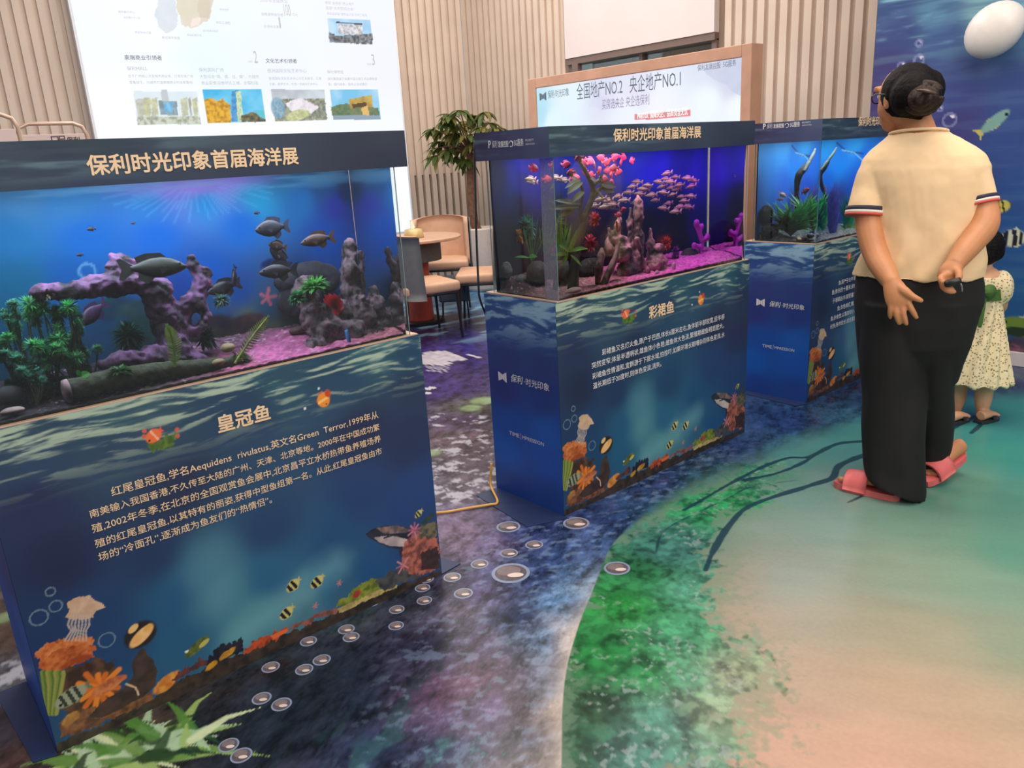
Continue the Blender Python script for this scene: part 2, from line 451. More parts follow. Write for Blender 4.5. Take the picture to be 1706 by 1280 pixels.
# lettering -----------------------------------------------------------------
def glyphs(s, bold=0.0, shear=0.0):
    cu = bpy.data.curves.new('t', 'FONT'); cu.body = s; cu.size = 1; cu.offset = bold; cu.shear = shear
    cu.fill_mode = 'FRONT'; cu.resolution_u = 2
    ob = bpy.data.objects.new('t', cu); me = bpy.data.meshes.new_from_object(ob)
    V = np.array([v.co[:] for v in me.vertices]).reshape(-1, 3); F = [tuple(p.vertices) for p in me.polygons]
    bpy.data.objects.remove(ob); bpy.data.curves.remove(cu); bpy.data.meshes.remove(me)
    return V, F
def letters(mb, s, o, u, v, width, height=None, bold=0.0, shear=0.0, dx=0.0):
    """write s on a plane: o = lower left corner, u along the line, v up, width in metres"""
    V, F = glyphs(s, 0.0, shear)
    if len(V) == 0: return
    if bold:                                # heavier strokes: the same strokes overprinted slightly shifted
        sh = [(math.cos(a) * bold, math.sin(a) * bold, 0) for a in np.arange(0, 6.2, math.pi / (4 if bold > .012 else 2))]
        F = [tuple(i + len(V) * q for i in f) for q in range(len(sh)) for f in F]; V = np.concatenate([V + np.array((t[0], t[1], q)) for q, t in enumerate(sh)])
    x0, x1 = V[:, 0].min(), V[:, 0].max(); k = width / (x1 - x0)
    ky = k if height is None else height / (V[:, 1].max() - V[:, 1].min())
    o = np.array(o, float); u = np.array(u, float); v = np.array(v, float)
    y0 = V[:, 1].min() if height is not None else -0.12
    nn = np.cross(u, v) * 4e-5
    mb.add([o + u * (a - x0) * k + v * (b - y0) * ky + nn * c for a, b, c in V], F)
UZ = np.array([0, 0, 1.0])
def line_front(mb, s, pL, pR, Y, width=None, bold=0.0, height=None, shear=0.0):
    a = on_y(*pL, Y); b = on_y(*pR, Y); z = (a[2] + b[2]) / 2
    letters(mb, s, (a[0], Y, z), (1, 0, 0), UZ, width or (b[0] - a[0]), height, bold, shear)
def line_side(mb, s, pL, pR, X, width=None, bold=0.0, height=None, shear=0.0):
    a = on_x(*pL, X); b = on_x(*pR, X); z = (a[2] + b[2]) / 2
    letters(mb, s, (X, a[1], z), (0, -1, 0), UZ, width or (a[1] - b[1]), height, bold, shear)
# ================================================================== the setting
# ---- floor: a printed seabed; shore line, lagoon and sand
def axis(*segs):
    out = []
    for a, b, st in segs: out += list(np.arange(a, b, st))
    return np.array(out + [segs[-1][1]])
xs = axis((-2.0, -0.4, .04), (-0.4, 1.9, .005), (1.9, 4.3, .0075), (4.3, 7.4, .03))
ys = axis((-1.4, -0.1, .05), (-0.1, 0.7, .0075), (0.7, 2.06, .005), (2.06, 2.2, .0075), (2.2, 4.2, .014), (4.2, 9.0, .04))
X, Y = np.meshgrid(xs, ys)
def gp(px, py): p = on_z(px, py); return (p[0], p[1])
def gl(pts): return [gp(*p) for p in pts]
SEA = [  # photo point, printed colour; violet-white by the left cabinet is the sign's painted reflection
 ((300, 1240), (38, 44, 52)), ((450, 1230), (34, 40, 54)), ((560, 1120), (34, 40, 56)), ((620, 1240), (40, 52, 84)), ((700, 1080), (40, 44, 74)),
 ((420, 1080), (38, 50, 58)), ((560, 1020), (48, 66, 76)), ((680, 1000), (48, 56, 72)), ((500, 1170), (32, 38, 52)), ((620, 1160), (36, 46, 66)),
 ((720, 960), (58, 52, 78)), ((760, 1020), (112, 104, 128)), ((770, 1090), (104, 92, 128)), ((780, 1180), (98, 80, 122)), ((730, 1240), (54, 62, 100)),
 ((770, 1140), (112, 74, 104)), ((800, 990), (92, 82, 128)), ((760, 900), (136, 116, 146)), ((830, 900), (108, 94, 136)), ((860, 1240), (78, 80, 104)), ((830, 1170), (86, 72, 86)),
 ((850, 1040), (44, 56, 98)), ((880, 960), (56, 72, 122)), ((930, 930), (62, 86, 140)), ((960, 960), (84, 122, 168)), ((930, 1010), (92, 132, 176)),
 ((900, 1080), (96, 126, 162)), ((880, 1150), (108, 118, 142)), ((900, 1250), (150, 144, 150)), ((925, 1180), (196, 178, 164)), ((930, 1270), (206, 182, 166)),
 ((950, 1080), (190, 180, 178)), ((985, 985), (128, 156, 184)), ((1000, 900), (70, 100, 152)), ((1060, 860), (50, 84, 128)), ((900, 880), (52, 66, 118)), ((1000, 870), (52, 76, 134)),
 ((1100, 800), (48, 72, 122)), ((1230, 740), (44, 70, 124)), ((1320, 700), (40, 64, 112)), ((1420, 660), (42, 66, 108)), ((1640, 640), (50, 72, 112)), ((1700, 640), (48, 68, 108)),
 ((1180, 800), (60, 96, 130)), ((1300, 745), (58, 100, 128)), ((1420, 700), (52, 92, 122)),
 ((760, 600), (58, 48, 116)), ((740, 650), (66, 52, 118)), ((720, 540), (40, 36, 92)), ((790, 580), (60, 54, 132)), ((790, 500), (90, 150, 200)), ((760, 470), (70, 130, 190)),
 ((760, 700), (88, 70, 108)), ((740, 740), (112, 92, 104)), ((790, 680), (96, 100, 96)), ((770, 780), (104, 92, 108)), ((740, 810), (116, 106, 122)),
 ((40, 900), (84, 66, 60)), ((20, 960), (96, 88, 92)), ((40, 1040), (92, 70, 62)), ((40, 1130), (90, 92, 104)), ((30, 1200), (70, 60, 80)), ((60, 1260), (96, 66, 62)), ((200, 1260), (74, 66, 56)), ((150, 1240), (60, 52, 50)),
]
LAGOON = [
 ((960, 1250), (28, 82, 60)), ((1000, 1150), (22, 96, 58)), ((1020, 1060), (20, 120, 62)), ((1060, 980), (26, 116, 74)), ((1100, 900), (44, 118, 110)), ((1180, 850), (30, 140, 92)), ((1270, 800), (40, 140, 100)),
 ((1330, 770), (70, 146, 140)), ((1400, 745), (64, 140, 140)), ((1420, 720), (56, 132, 130)), ((1300, 830), (116, 156, 150)), ((1250, 880), (140, 160, 148)), ((1360, 880), (128, 158, 144)), ((1500, 870), (116, 158, 138)), ((1620, 830), (78, 152, 130)), ((1690, 760), (48, 150, 134)),
 ((1650, 720), (44, 146, 140)), ((1610, 690), (46, 130, 138)), ((1690, 690), (40, 140, 142)), ((1700, 920), (92, 158, 132)), ((1300, 960), (146, 160, 146)), ((1500, 960), (140, 162, 142)), ((1640, 980), (126, 162, 138)), ((1240, 960), (168, 156, 136)), ((1250, 1030), (180, 160, 138)),
 ((1400, 1040), (166, 160, 138)), ((1560, 1060), (166, 160, 134)), ((1700, 1080), (140, 158, 130)), ((1350, 1130), (186, 160, 138)), ((1500, 1150), (190, 160, 134)), ((1650, 1180), (186, 160, 130)), ((1300, 1250), (204, 160, 138)), ((1450, 1260), (206, 160, 136)), ((1600, 1260), (202, 158, 132)), ((1700, 1270), (192, 160, 130)), ((1390, 800), (118, 150, 146)), ((1560, 830), (80, 140, 122)),
]
def field(lst, p, eps, wamp):
    wx = X + wamp * (fbm(X * 2.5, Y * 2.5, 4, 31) - .5); wy = Y + wamp * (fbm(X * 2.5, Y * 2.5, 4, 57) - .5)
    return idw(wx, wy, [gp(*q) for q, _ in lst], [lin(c) for _, c in lst], p, eps)
sea = field(SEA, 1.7, .002, .22)
lag = field(LAGOON, 1.6, .01, .12)
# drifting texture of the sea print: brush strokes running with the shore
n1 = fbm(X * 9 + Y * 4, Y * 30 - X * 12, 4, 3); n2 = fbm(X * 22, Y * 22, 4, 8)
n3 = fbm(X * 70 + Y * 30, Y * 150 - X * 60, 3, 14)
sea *= (.66 + 1.2 * (n1 - .5) + 1.1 * (n2 - .5) + .9 * (n3 - .5))[..., None].clip(.2, 2)
dk = sea.mean(2)
streak = sstep(.50, .66, fbm(X * 5 + 3 * fbm(X * 3, Y * 3, 3, 21), Y * 13 - X * 9, 4, 77)) * sstep(.02, .05, .09 - dk) * sstep(1.75, 1.2, Y)
sea = sea * (1 - .55 * streak[..., None]) + .55 * streak[..., None] * lin((84, 142, 152))
peb = sstep(.52, .66, fbm(X * 30 + Y * 12, Y * 30, 3, 99))
pm = np.zeros_like(X)
for (px, py), r in (((770, 790), .30), ((790, 740), .25), ((740, 820), .22), ((735, 700), .12), ((20, 1120), .10), ((10, 900), .06), ((790, 700), .1)):
    c = gp(px, py); pm = np.maximum(pm, 1 - sstep(r * .6, r, np.hypot(X - c[0], Y - c[1]) + .12 * (fbm(X * 8, Y * 8, 3, 2) - .5)))
pm *= (Y > 1.9) | (X < .5)
sea = sea * (1 - (.8 * peb * pm)[..., None]) + (.8 * peb * pm)[..., None] * lin((196, 196, 208))
gm = np.zeros_like(X)
for (px, py), r in (((805, 668), .10), ((785, 680), .08), ((720, 755), .06), ((5, 1030), .05)):
    c = gp(px, py); gm = np.maximum(gm, 1 - sstep(r * .5, r, np.hypot(X - c[0], Y - c[1])))
sea = sea * (1 - (.7 * gm)[..., None]) + (.7 * gm)[..., None] * lin((150, 176, 130)) * (.5 + n2[..., None])
blue = sstep(.50, .62, fbm(X * 3 + Y, Y * 9, 3, 44)) * sstep(4.6, 5.2, Y)
sea = sea * (1 - .7 * blue[..., None]) + .7 * blue[..., None] * lin((150, 200, 226))
# lagoon: mirrored tree crowns fading into clear sand
tp = gl([(930, 1300), (935, 1180), (960, 1040), (1000, 950), (1060, 880), (1150, 830), (1250, 780), (1300, 770), (1270, 830), (1200, 860), (1170, 900), (1190, 960), (1180, 1000), (1200, 1060), (1250, 1090), (1270, 1130), (1230, 1170), (1240, 1210), (1200, 1250), (1210, 1300)])
inside = in_poly(X, Y, tp); dedge = seg_dist(X, Y, tp + tp[:1]) * np.where(inside, 1, -1)
crown = sstep(-.03, .03, dedge + .22 * (fbm(X * 9, Y * 9, 5, 12) - .5) + .20 * (fbm(X * 44, Y * 44, 3, 15) - .5))
gcol = idw(X, Y, [gp(*q) for q in ((960, 1250), (1000, 1180), (1010, 1090), (1040, 1010), (1070, 960), (1120, 920), (1150, 980), (1130, 1060), (1150, 1130), (1100, 1200), (1050, 1270), (1180, 1180), (1220, 1130), (1200, 840), (1280, 790), (1080, 1120))],
           [lin(c) for c in ((30, 84, 50), (40, 70, 44), (18, 120, 52), (22, 130, 50), (30, 116, 64), (56, 122, 112), (70, 150, 120), (60, 150, 104), (70, 148, 110), (66, 136, 116), (56, 122, 110), (136, 160, 124), (150, 158, 126), (30, 150, 86), (60, 150, 110), (24, 128, 62))], 1.8, .004)
leaf = sstep(.30, .70, fbm(X * 48, Y * 48, 3, 61)); mid_ = sstep(.34, .66, fbm(X * 17, Y * 17, 4, 64)); big = fbm(X * 6, Y * 6, 3, 66)
gcol = .88 * gcol * (.22 + .62 * leaf + .60 * mid_ + .55 * big)[..., None]
spark = sstep(.60, .72, fbm(X * 60, Y * 60, 2, 71)) * sstep(.46, .62, fbm(X * 7, Y * 7, 3, 72))
gcol = gcol * (1 - .38 * spark[..., None]) + .38 * spark[..., None] * lin((176, 190, 190))
lag = lag * (.92 + .16 * fbm(X * 14 + Y * 8, Y * 6, 4, 91))[..., None]
haze = sstep(-.10, -.02, dedge + .24 * (fbm(X * 12, Y * 12, 5, 13) - .5) + .30 * (fbm(X * 46, Y * 46, 3, 19) - .5)) * .45
lag = lag * (1 - haze[..., None]) + haze[..., None] * lin((120, 150, 120))
lag = lag * (1 - crown[..., None]) + crown[..., None] * gcol
# dark boughs printed across the water
def bough(pts, w0, w1):
    P = [np.array(p) for p in gl(pts)]; P = spline(P, 6); d = np.full(X.shape, 9.)
    for i in range(len(P) - 1):
        w = w0 + (w1 - w0) * i / (len(P) - 1)
        d = np.minimum(d, seg_dist(X, Y, [P[i], P[i + 1]]) - w)
    return d + .012 * (fbm(X * 14, Y * 14, 3, 5) - .5)
bd = bough([(1175, 950), (1190, 915), (1215, 876), (1250, 843), (1340, 812), (1385, 797), (1400, 775), (1450, 755)], .010, .018)
bd = np.minimum(bd, bough([(1093, 920), (1105, 886), (1150, 860), (1210, 832), (1250, 812), (1330, 800)], .008, .006) + .004)
bd = np.minimum(bd, bough([(1140, 850), (1250, 788), (1310, 764), (1349, 761), (1395, 740), (1450, 735)], .008, .016))
bd = np.minimum(bd, bough([(1240, 800), (1290, 790), (1330, 775), (1355, 760)], .010, .010))
bd = np.minimum(bd, bough([(1412, 838), (1425, 832), (1445, 822)], .006, .006))
bd = np.minimum(bd, bough([(1584, 716), (1605, 705), (1625, 694)], .008, .012))
bd = np.minimum(bd, bough([(1618, 722), (1634, 708), (1650, 694)], .010, .016))
# shore: signed distance, sea on one side
shore = gl([(925, 1500), (935, 1280), (937, 1180), (945, 1110), (965, 1040), (985, 990), (1003, 945), (1022, 905), (1070, 862), (1130, 824), (1210, 786), (1300, 745), (1400, 712), (1470, 690), (1580, 668), (1720, 655)])
shp = [tuple(p) for p in spline([np.array(p) for p in shore], 5)]
sd = seg_dist(X, Y, shp); sd = np.where(in_poly(X, Y, shp + [(9, -1.0), (9, -3), (-.5, -3)]), sd, -sd)
far = sstep(1.9, 2.7, X)
sd_s = sd + .10 * far * (fbm(X * 6, Y * 12, 4, 41) - .5)
st_ = fbm(X * 30 + Y * 22 + 2 * fbm(X * 6, Y * 6, 2, 6), Y * 34 - X * 9, 4, 52); wband = sstep(-.62, -.40, sd) * sstep(.02, -.04, sd) * sstep(3.4, 2.6, X)
sea = sea * (1 + 1.1 * (st_ - .5) * wband)[..., None].clip(.3, 2)
hi_ = sstep(.56, .70, st_) * wband * .22
sea = sea * (1 - hi_[..., None]) + hi_[..., None] * lin((150, 176, 208))
pal = np.exp(-np.clip(-sd, 0, 9) / .035) * (sd < 0.02) * (1 - sstep(1.35, 1.9, X))
sea = sea * (1 - .55 * pal[..., None]) + .55 * pal[..., None] * lin((214, 200, 190))
def desat(c, k): g = c.mean(2, keepdims=True); return g + (c - g) * k
lag = desat(lag, .86)
# a jellyfish and reed blades printed on the floor
def fmix(m, c):
    global sea; sea = sea * (1 - m[..., None]) + m[..., None] * lin(c)
jp = gl([(690, 594), (715, 586), (742, 584), (778, 598), (768, 601), (748, 602), (752, 606), (735, 609), (700, 607)])
fmix(in_poly(X + .02 * (fbm(X * 20, Y * 20, 3, 6) - .5), Y, jp) * (.45 + .5 * fbm(X * 30, Y * 60, 3, 7)), (214, 206, 214))
for k in range(7):
    q = gl([(716 + 6 * k, 604), (710 + 6 * k, 610), (716 + 5 * k, 616), (704 + 6 * k, 621)]); q = spline([np.array(v) for v in q], 4)
    fmix((seg_dist(X, Y, q) < .005) * .6, (206, 200, 210))
for a in ((712, 648), (720, 646), (784, 592), (795, 595), (712, 655)):
    c = gp(*a); fmix((np.hypot((X - c[0]), (Y - c[1]) * .6) < .02) * .8, (214, 210, 220))
rr = random.Random(3)
blades = []
for k in range(90):
    t = rr.random(); bx, by = 120 + 200 * t + rr.uniform(-40, 30), 1290 - 70 * t + rr.uniform(-14, 26)
    ex, ey = bx + rr.uniform(-120, 170), by + rr.uniform(-60, 26)
    blades.append(([(bx, by), ((bx + ex) / 2, (by + ey) / 2 - 10), (ex, ey)], rr.choice([(96, 136, 66), (150, 180, 104), (40, 70, 40), (206, 220, 176), (30, 52, 36), (166, 196, 160), (80, 130, 60)])))
for pts, c in blades:
    P = gl(pts); d = seg_dist(X, Y, P); e = np.hypot(X - P[2][0], Y - P[2][1]); L = math.hypot(P[0][0] - P[2][0], P[0][1] - P[2][1])
    fmix((1 - sstep(.7, 1.2, d / (.017 * np.clip(e / L * 1.2, .05, 1)))) * .9, c)
Z = np.zeros_like(X)
fm = bpy.data.materials.new('printed_floor'); fm.use_nodes = True
nt = fm.node_tree; b = nt.nodes['Principled BSDF']
def attr(n):
    a = nt.nodes.new('ShaderNodeAttribute'); a.attribute_name = n; return a
a_sea, a_lag, a_sd, a_bd = attr('Col'), attr('Lagoon'), attr('shore'), attr('bough')
def mrange(src, lo, hi, o0=0.0, o1=1.0):
    r = nt.nodes.new('ShaderNodeMapRange'); r.interpolation_type = 'SMOOTHSTEP'
    for i, v in enumerate((lo, hi, o0, o1)): r.inputs[i + 1].default_value = v
    nt.links.new(src, r.inputs[0]); return r.outputs[0]
def cmix(f, a, c, mode='MIX'):
    x = nt.nodes.new('ShaderNodeMix'); x.data_type = 'RGBA'; x.blend_type = mode
    nt.links.new(f, x.inputs['Factor']) if not isinstance(f, float) else setattr(x.inputs['Factor'], 'default_value', f)
    for q, s in ((a, 'A'), (c, 'B')):
        i = [k for k in x.inputs if k.name == s and k.type == 'RGBA'][0]
        nt.links.new(q, i) if not isinstance(q, tuple) else setattr(i, 'default_value', q)
    return [k for k in x.outputs if k.type == 'RGBA'][0]
a_soft = attr('soft')
dv = nt.nodes.new('ShaderNodeMath'); dv.operation = 'DIVIDE'; nt.links.new(a_sd.outputs['Fac'], dv.inputs[0]); nt.links.new(a_soft.outputs['Fac'], dv.inputs[1])
lagc = cmix(mrange(a_bd.outputs['Fac'], .004, -.004, 0, .92), a_lag.outputs['Color'], (*lin((22, 58, 74)), 1))
base = cmix(mrange(dv.outputs[0], -1, 1), a_sea.outputs['Color'], lagc)
tc = nt.nodes.new('ShaderNodeTexCoord'); nz = nt.nodes.new('ShaderNodeTexNoise'); nz.inputs['Scale'].default_value = 70; nz.inputs['Detail'].default_value = 6
nt.links.new(tc.outputs['Object'], nz.inputs['Vector'])
sc = nt.nodes.new('ShaderNodeVectorMath'); sc.operation = 'SCALE'
nt.links.new(base, sc.inputs[0]); nt.links.new(mrange(nz.outputs['Fac'],   .3, .7, .97, 1.03), sc.inputs['Scale'])
nt.links.new(sc.outputs[0], b.inputs['Base Color'])
b.inputs['Roughness'].default_value = .28; b.inputs['Specular IOR Level'].default_value = .30
floor = grid_obj('floor', np.stack([X, Y, Z], 2), sea, fm, None, dict(Lagoon=lag, shore=sd_s, bough=bd, soft=.003 + .10 * far))
floor['kind'] = 'structure'
# air bubbles printed on the floor
BUB = [(847, 878, 20), (960, 872, 22), (890, 908, 15), (848, 922, 15), (799, 940, 15), (851, 955, 32), (753.5, 962, 15), (772, 989, 16), (709, 965, 14), (704, 980, 13), (707, 1001, 13), (661, 1016, 13), (660, 1043, 13), (620, 1005, 11), (577, 1049, 14), (585, 1062, 14), (514, 1069, 14), (451, 1112, 15), (507, 1116, 15), (536, 1100, 15), (436, 1164, 16), (469, 1174, 17), (381, 1242, 17), (402, 1259, 18), (1028, 947, 22)]
mb = MB(); bub_m = [mat('bubble_rim_ink', (138, 148, 176), .35, var=.1), mat('bubble_core_ink', (92, 84, 92), .35, var=.2, scale=60), mat('bubble_spark_ink', (226, 206, 196), .35, var=.05), mat('bubble_mid_ink', (128, 114, 116), .35, var=.15)]
for k, (px, py, r) in enumerate(BUB):
    c = on_z(px, py); e = on_z(px + r, py - r * .06); R = float(np.hypot(*(e - c)[:2])) * 1.0
    hd = (e - c) / R; pd = np.array([-hd[1], hd[0], 0])
    def disc(o, ra, rb, z, mi, seed):
        q = [2 * math.pi * i / 30 for i in range(30)]; mb.mi = mi
        mb.add([tuple(c + hd * (o[0] + ra * math.cos(t)) * R + pd * (o[1] + rb * math.sin(t)) * R + UZ * z) for t in q], [tuple(range(30))])
    disc((0, 0), 1, 1, .0004, 0, k); disc((0, 0), .83, .80, .0008, 1, k); disc((-.1, .2), .62, .5, .0012, 3, k); disc((.24, -.26), .42, .22, .0016, 2, k)
mb.build('printed_bubbles', bub_m, floor)['kind'] = 'structure'

# ---- ribbed back wall (with the corner) and right wall
CORNER = np.array([5.95, 7.56, 0.0]); WD = np.array([math.cos(math.radians(-8.4)), math.sin(math.radians(-8.4)), 0.0]); WN = np.array([WD[1], -WD[0], 0.0])
if WN[1] > 0: WN = -WN                      # faces the room
wall_m = mat('wall_cladding', (210, 190, 174), .7, var=.06, scale=3); gap_m = mat('wall_gap', (146, 124, 108), .8, var=.08, scale=3)
WH = 4.6
def ribbed(name, a, d, nrm, L, pitch, holes=()):
    """cladding of upright battens along d from a; the lower tier is set deeper"""
    mb = MB(); rot = Matrix(((d[0], nrm[0], 0), (d[1], nrm[1], 0), (0, 0, 1)))
    def bx(u0, u1, n0, n1, z0, z1, mi):
        mb.mi = mi; mb.box((u0, n0, z0), (u1, n1, z1), rot, a)
    cuts = [h for h in holes]
    u = 0; bx(0, L, -.12, -.05, 0, WH, 1) if not cuts else None
    for (h0, h1, z0, z1) in cuts:
        bx(0, h0, -.12, -.05, 0, WH, 1); bx(h1, L, -.12, -.05, 0, WH, 1); bx(h0, h1, -.12, -.05, 0, z0, 1); bx(h0, h1, -.12, -.05, z1, WH, 1)
    while u + pitch < L:
        rng = [(0, WH)]
        for (h0, h1, z0, z1) in cuts:
            if u + pitch * .68 > h0 and u < h1: rng = [(0, z0), (z1, WH)]
        for (q0, q1) in rng:
            if q1 - q0 > .01:
                bx(u + .005, u + pitch * .66, -.05, 0, q0, q1, 0)
                if q1 > 1.25: bx(u + pitch * .66, u + pitch + .005, -.05, -.030, max(q0, 1.25), q1, 0)
        u += pitch
    return mb.build(name, [wall_m, gap_m])
wl = ribbed('wall_back', CORNER, -WD, WN, 8.6, .094); wl['kind'] = 'structure'
RX = CORNER[0]
wr = ribbed('wall_right', np.array([RX, CORNER[1], 0]), np.array([0, -1.0, 0]), np.array([-1.0, 0, 0]), 9.6, .100, [(1.66, 3.415, 1.2, WH)]); wr['kind'] = 'structure'
# white panel and the recessed strip window below it, in the opening of the right wall
ya, yb = CORNER[1] - 1.66, CORNER[1] - 3.415
wp = MB().box((RX - .02, yb, 2.30), (RX + .08, ya, WH)).build('wall_upper_panel', mat('white_panel', (222, 208, 206), .6, var=.03, scale=2)); wp['kind'] = 'structure'
w = empty('window_1', (RX + .05, (ya + yb) / 2, 1.75)); w['kind'] = 'structure'
fr = MB()
for q in ((RX - .01, yb, 2.24, RX + .14, ya, 2.30), (RX + .02, yb, 1.2, RX + .14, yb + .05, 2.25), (RX + .02, ya - .05, 1.2, RX + .14, ya, 2.25), (RX + .06, 4.98, 1.2, RX + .12, 5.02, 2.25), (RX - .01, ya - .16, 1.2, RX + .05, ya - .08, 2.24)):
    fr.box(q[:3], q[3:])
fr.build('window_frame', mat('bronze_frame', (118, 98, 90), .45, var=.05), w)['kind'] = 'structure'
MB().box((RX + .10, yb + .05, 1.2), (RX + .11, 4.98, 2.25)).build('window_pane', mat_pane('window_glass', (.8, .9, .86), .4), w)['kind'] = 'structure'
MB().box((RX + .10, 5.02, 1.2), (RX + .11, ya - .05, 2.25)).build('window_pane', mat_pane('window_glass'), w)['kind'] = 'structure'
bk = MB().box((RX + .7, yb - .3, 1.0), (RX + .75, ya + .3, 2.6)).build('wall_behind_window', mat('dim_room', (110, 98, 94), .8, var=.1)); bk['kind'] = 'structure'
o = empty('wall_lamp', (RX + .40, 4.30, 2.27), 0, 'small yellow glowing lamp seen through the strip window under the white panel', 'lamp')
MB().bbox((RX + .38, 4.22, 2.255), (RX + .42, 4.36, 2.285), .01).build('lamp_shade', mat('lamp_glow', (255, 220, 120), .4, var=0, emis=(255, 214, 110), estr=2.5), o)
MB().box((RX + .42, 4.28, 2.25), (RX + .70, 4.30, 2.265)).build('bracket', mat('bronze_frame', (118, 98, 90)), o)
# ================================================================== lit wall sign on the back wall
LBP = CORNER + WN * .16
lb = empty('illuminated_wall_sign', tuple(CORNER - WD * 2.6 + WN * .1), 0, 'huge glowing white sign with faded map and small building photos on the ribbed wall', 'wall sign')
def lbuv(px, py):
    p = on_pl(px, py, LBP, WN); return float(np.dot(p - LBP, WD)), float(p[2])
uL, uR = (lbuv(117, 0)[0] + lbuv(164.5, 239)[0]) / 2, (lbuv(650, 0)[0] + lbuv(691, 382)[0]) / 2
zB, zT = lbuv(691, 384)[1], 3.7
us = np.arange(uL, uR, .0085); vs = np.arange(zB, zT, .0085)
pr = Print(us, vs)
pts = [(150, 60), (300, 150), (340, 100), (620, 20), (600, 220), (450, 230), (350, 240), (200, 200), (450, 120), (250, 30), (660, 300), (640, 100)]
cls = [(238, 246, 252), (238, 244, 252), (228, 240, 250), (234, 238, 250), (238, 242, 250), (246, 244, 250), (240, 248, 254), (244, 246, 252), (232, 238, 250), (240, 246, 252), (244, 250, 254), (234, 236, 246)]
pr.fill([lbuv(*p) for p in pts], cls)
def lp(pts): return [lbuv(*p) for p in pts]
pr.poly(lp([(262, -30), (295, 5), (296, 45), (278, 55), (262, 40), (258, 20), (262, 5)]), (208, 216, 226), (216, 222, 230), .03, 10, .9)
pr.poly(lp([(295, -40), (345, -30), (352, 20), (348, 36), (322, 48), (302, 40), (296, 15)]), (222, 212, 190), (216, 208, 184), .03, 10, .9)
pr.poly(lp([(332, -20), (356, -20), (352, 32), (330, 30)]), (204, 194, 176), (212, 200, 180), .03, 10, .8)
pr.poly(lp([(318, 32), (334, 30), (330, 42), (318, 46)]), (246, 226, 222), None, .02, 10, .8)
def photo(c, sky, sky2=None):
    q = lp(c); pr.poly(q, sky, sky2, 0, 6); return q
photo([(222, 152), (328, 152), (335, 207), (229, 208)], (222, 232, 236), (212, 226, 234))
for (a, b2, c) in ((226, 246, (196, 196, 190)), (238, 250, (200, 202, 150)), (250, 262, (214, 212, 160)), (300, 312, (206, 206, 170)), (313, 318, (150, 140, 120)), (320, 328, (204, 206, 140))):
    pr.poly(lp([(a, 166), (b2, 162), (b2 + 2, 192), (a + 4, 194)]), c, (176, 176, 150), .004, 40, .9)
pr.poly(lp([(268, 150), (279, 150), (281, 168), (270, 168)]), (190, 198, 202)); pr.poly(lp([(264, 168), (294, 168), (297, 192), (268, 192)]), (150, 170, 180), (120, 140, 150), 0, 40)
pr.poly(lp([(272, 170), (288, 170), (288, 188), (274, 186)]), (96, 170, 214), (140, 196, 226), 0, 30)
pr.poly(lp([(228, 194), (334, 194), (335, 207), (229, 208)]), (206, 210, 196), (150, 160, 140), .004, 40)
photo([(337, 149), (435, 149), (443, 203), (346, 205)], (66, 178, 226), (120, 202, 236))
pr.poly(lp([(340, 166), (352, 163), (360, 168), (371, 165), (383, 174), (386, 204), (346, 205)]), (232, 178, 50), (176, 128, 34), .006, 50)
pr.poly(lp([(386, 152), (398, 150), (402, 203), (386, 203)]), (60, 130, 190), (90, 160, 210), 0, 30); pr.poly(lp([(393, 152), (401, 152), (406, 203), (396, 203)]), (206, 226, 190), (160, 190, 150), 0, 60)
pr.poly(lp([(402, 192), (420, 186), (443, 200), (443, 203), (402, 203)]), (70, 74, 70), (130, 120, 80), .01, 50); pr.poly(lp([(420, 183), (440, 184), (442, 198), (430, 192)]), (90, 190, 206))
photo([(451, 149), (540, 149), (545, 200), (458, 202)], (206, 214, 224), (176, 184, 190))
pr.poly(lp([(455, 166), (541, 164), (545, 200), (458, 202)]), (160, 164, 140), (110, 116, 110), .01, 40); pr.ell(*lbuv(463, 180), .07, .10, 0, (110, 150, 180), (150, 180, 190))
pr.poly(lp([(475, 172), (500, 163), (532, 178), (520, 188), (486, 186)]), (236, 230, 236), (214, 206, 214), .01, 30); pr.ell(*lbuv(496, 192), .13, .05, .2, (206, 210, 160), (170, 176, 130))
photo([(549, 149), (629, 149), (634, 199), (555, 200)], (120, 190, 230), (176, 216, 238))
pr.poly(lp([(551, 178), (575, 172), (630, 180), (633, 192), (553, 193)]), (84, 116, 84), (120, 130, 90), .01, 40); pr.poly(lp([(580, 166), (619, 158), (621, 178), (584, 180)]), (200, 172, 90), (170, 140, 70), 0, 20)
pr.poly(lp([(586, 174), (610, 170), (611, 178), (588, 180)]), (90, 66, 40)); pr.poly(lp([(602, 180), (612, 176), (616, 192), (604, 192)]), (222, 180, 110)); pr.poly(lp([(555, 192), (633, 192), (634, 199), (555, 200)]), (140, 160, 176))
photo([(545, 31), (617, 34), (621, 74), (549, 71)], (140, 196, 232), (190, 220, 240))
pr.poly(lp([(562, 40), (604, 41), (604, 58), (564, 57)]), (232, 228, 230), (160, 160, 170), 0, 60); pr.poly(lp([(560, 36), (604, 39), (604, 41), (560, 39)]), (70, 70, 86))
pr.poly(lp([(548, 52), (560, 60), (620, 56), (621, 74), (549, 71)]), (70, 76, 84), (150, 150, 156), .01, 50)
pr.poly(lp([(345, 229), (420, 226), (420, 229), (345, 233)]), (206, 210, 222)); 
C2 = np.stack([pr.x * WD[0], pr.x * WD[1], pr.y], 2) + LBP * np.array([1, 1, 0])
grid_obj('light_panel', C2, pr.c, mat_print('backlit_sheet', .5, .2, emit=1.08), lb)
rot = Matrix(((WD[0], WN[0], 0), (WD[1], WN[1], 0), (0, 0, 1)))
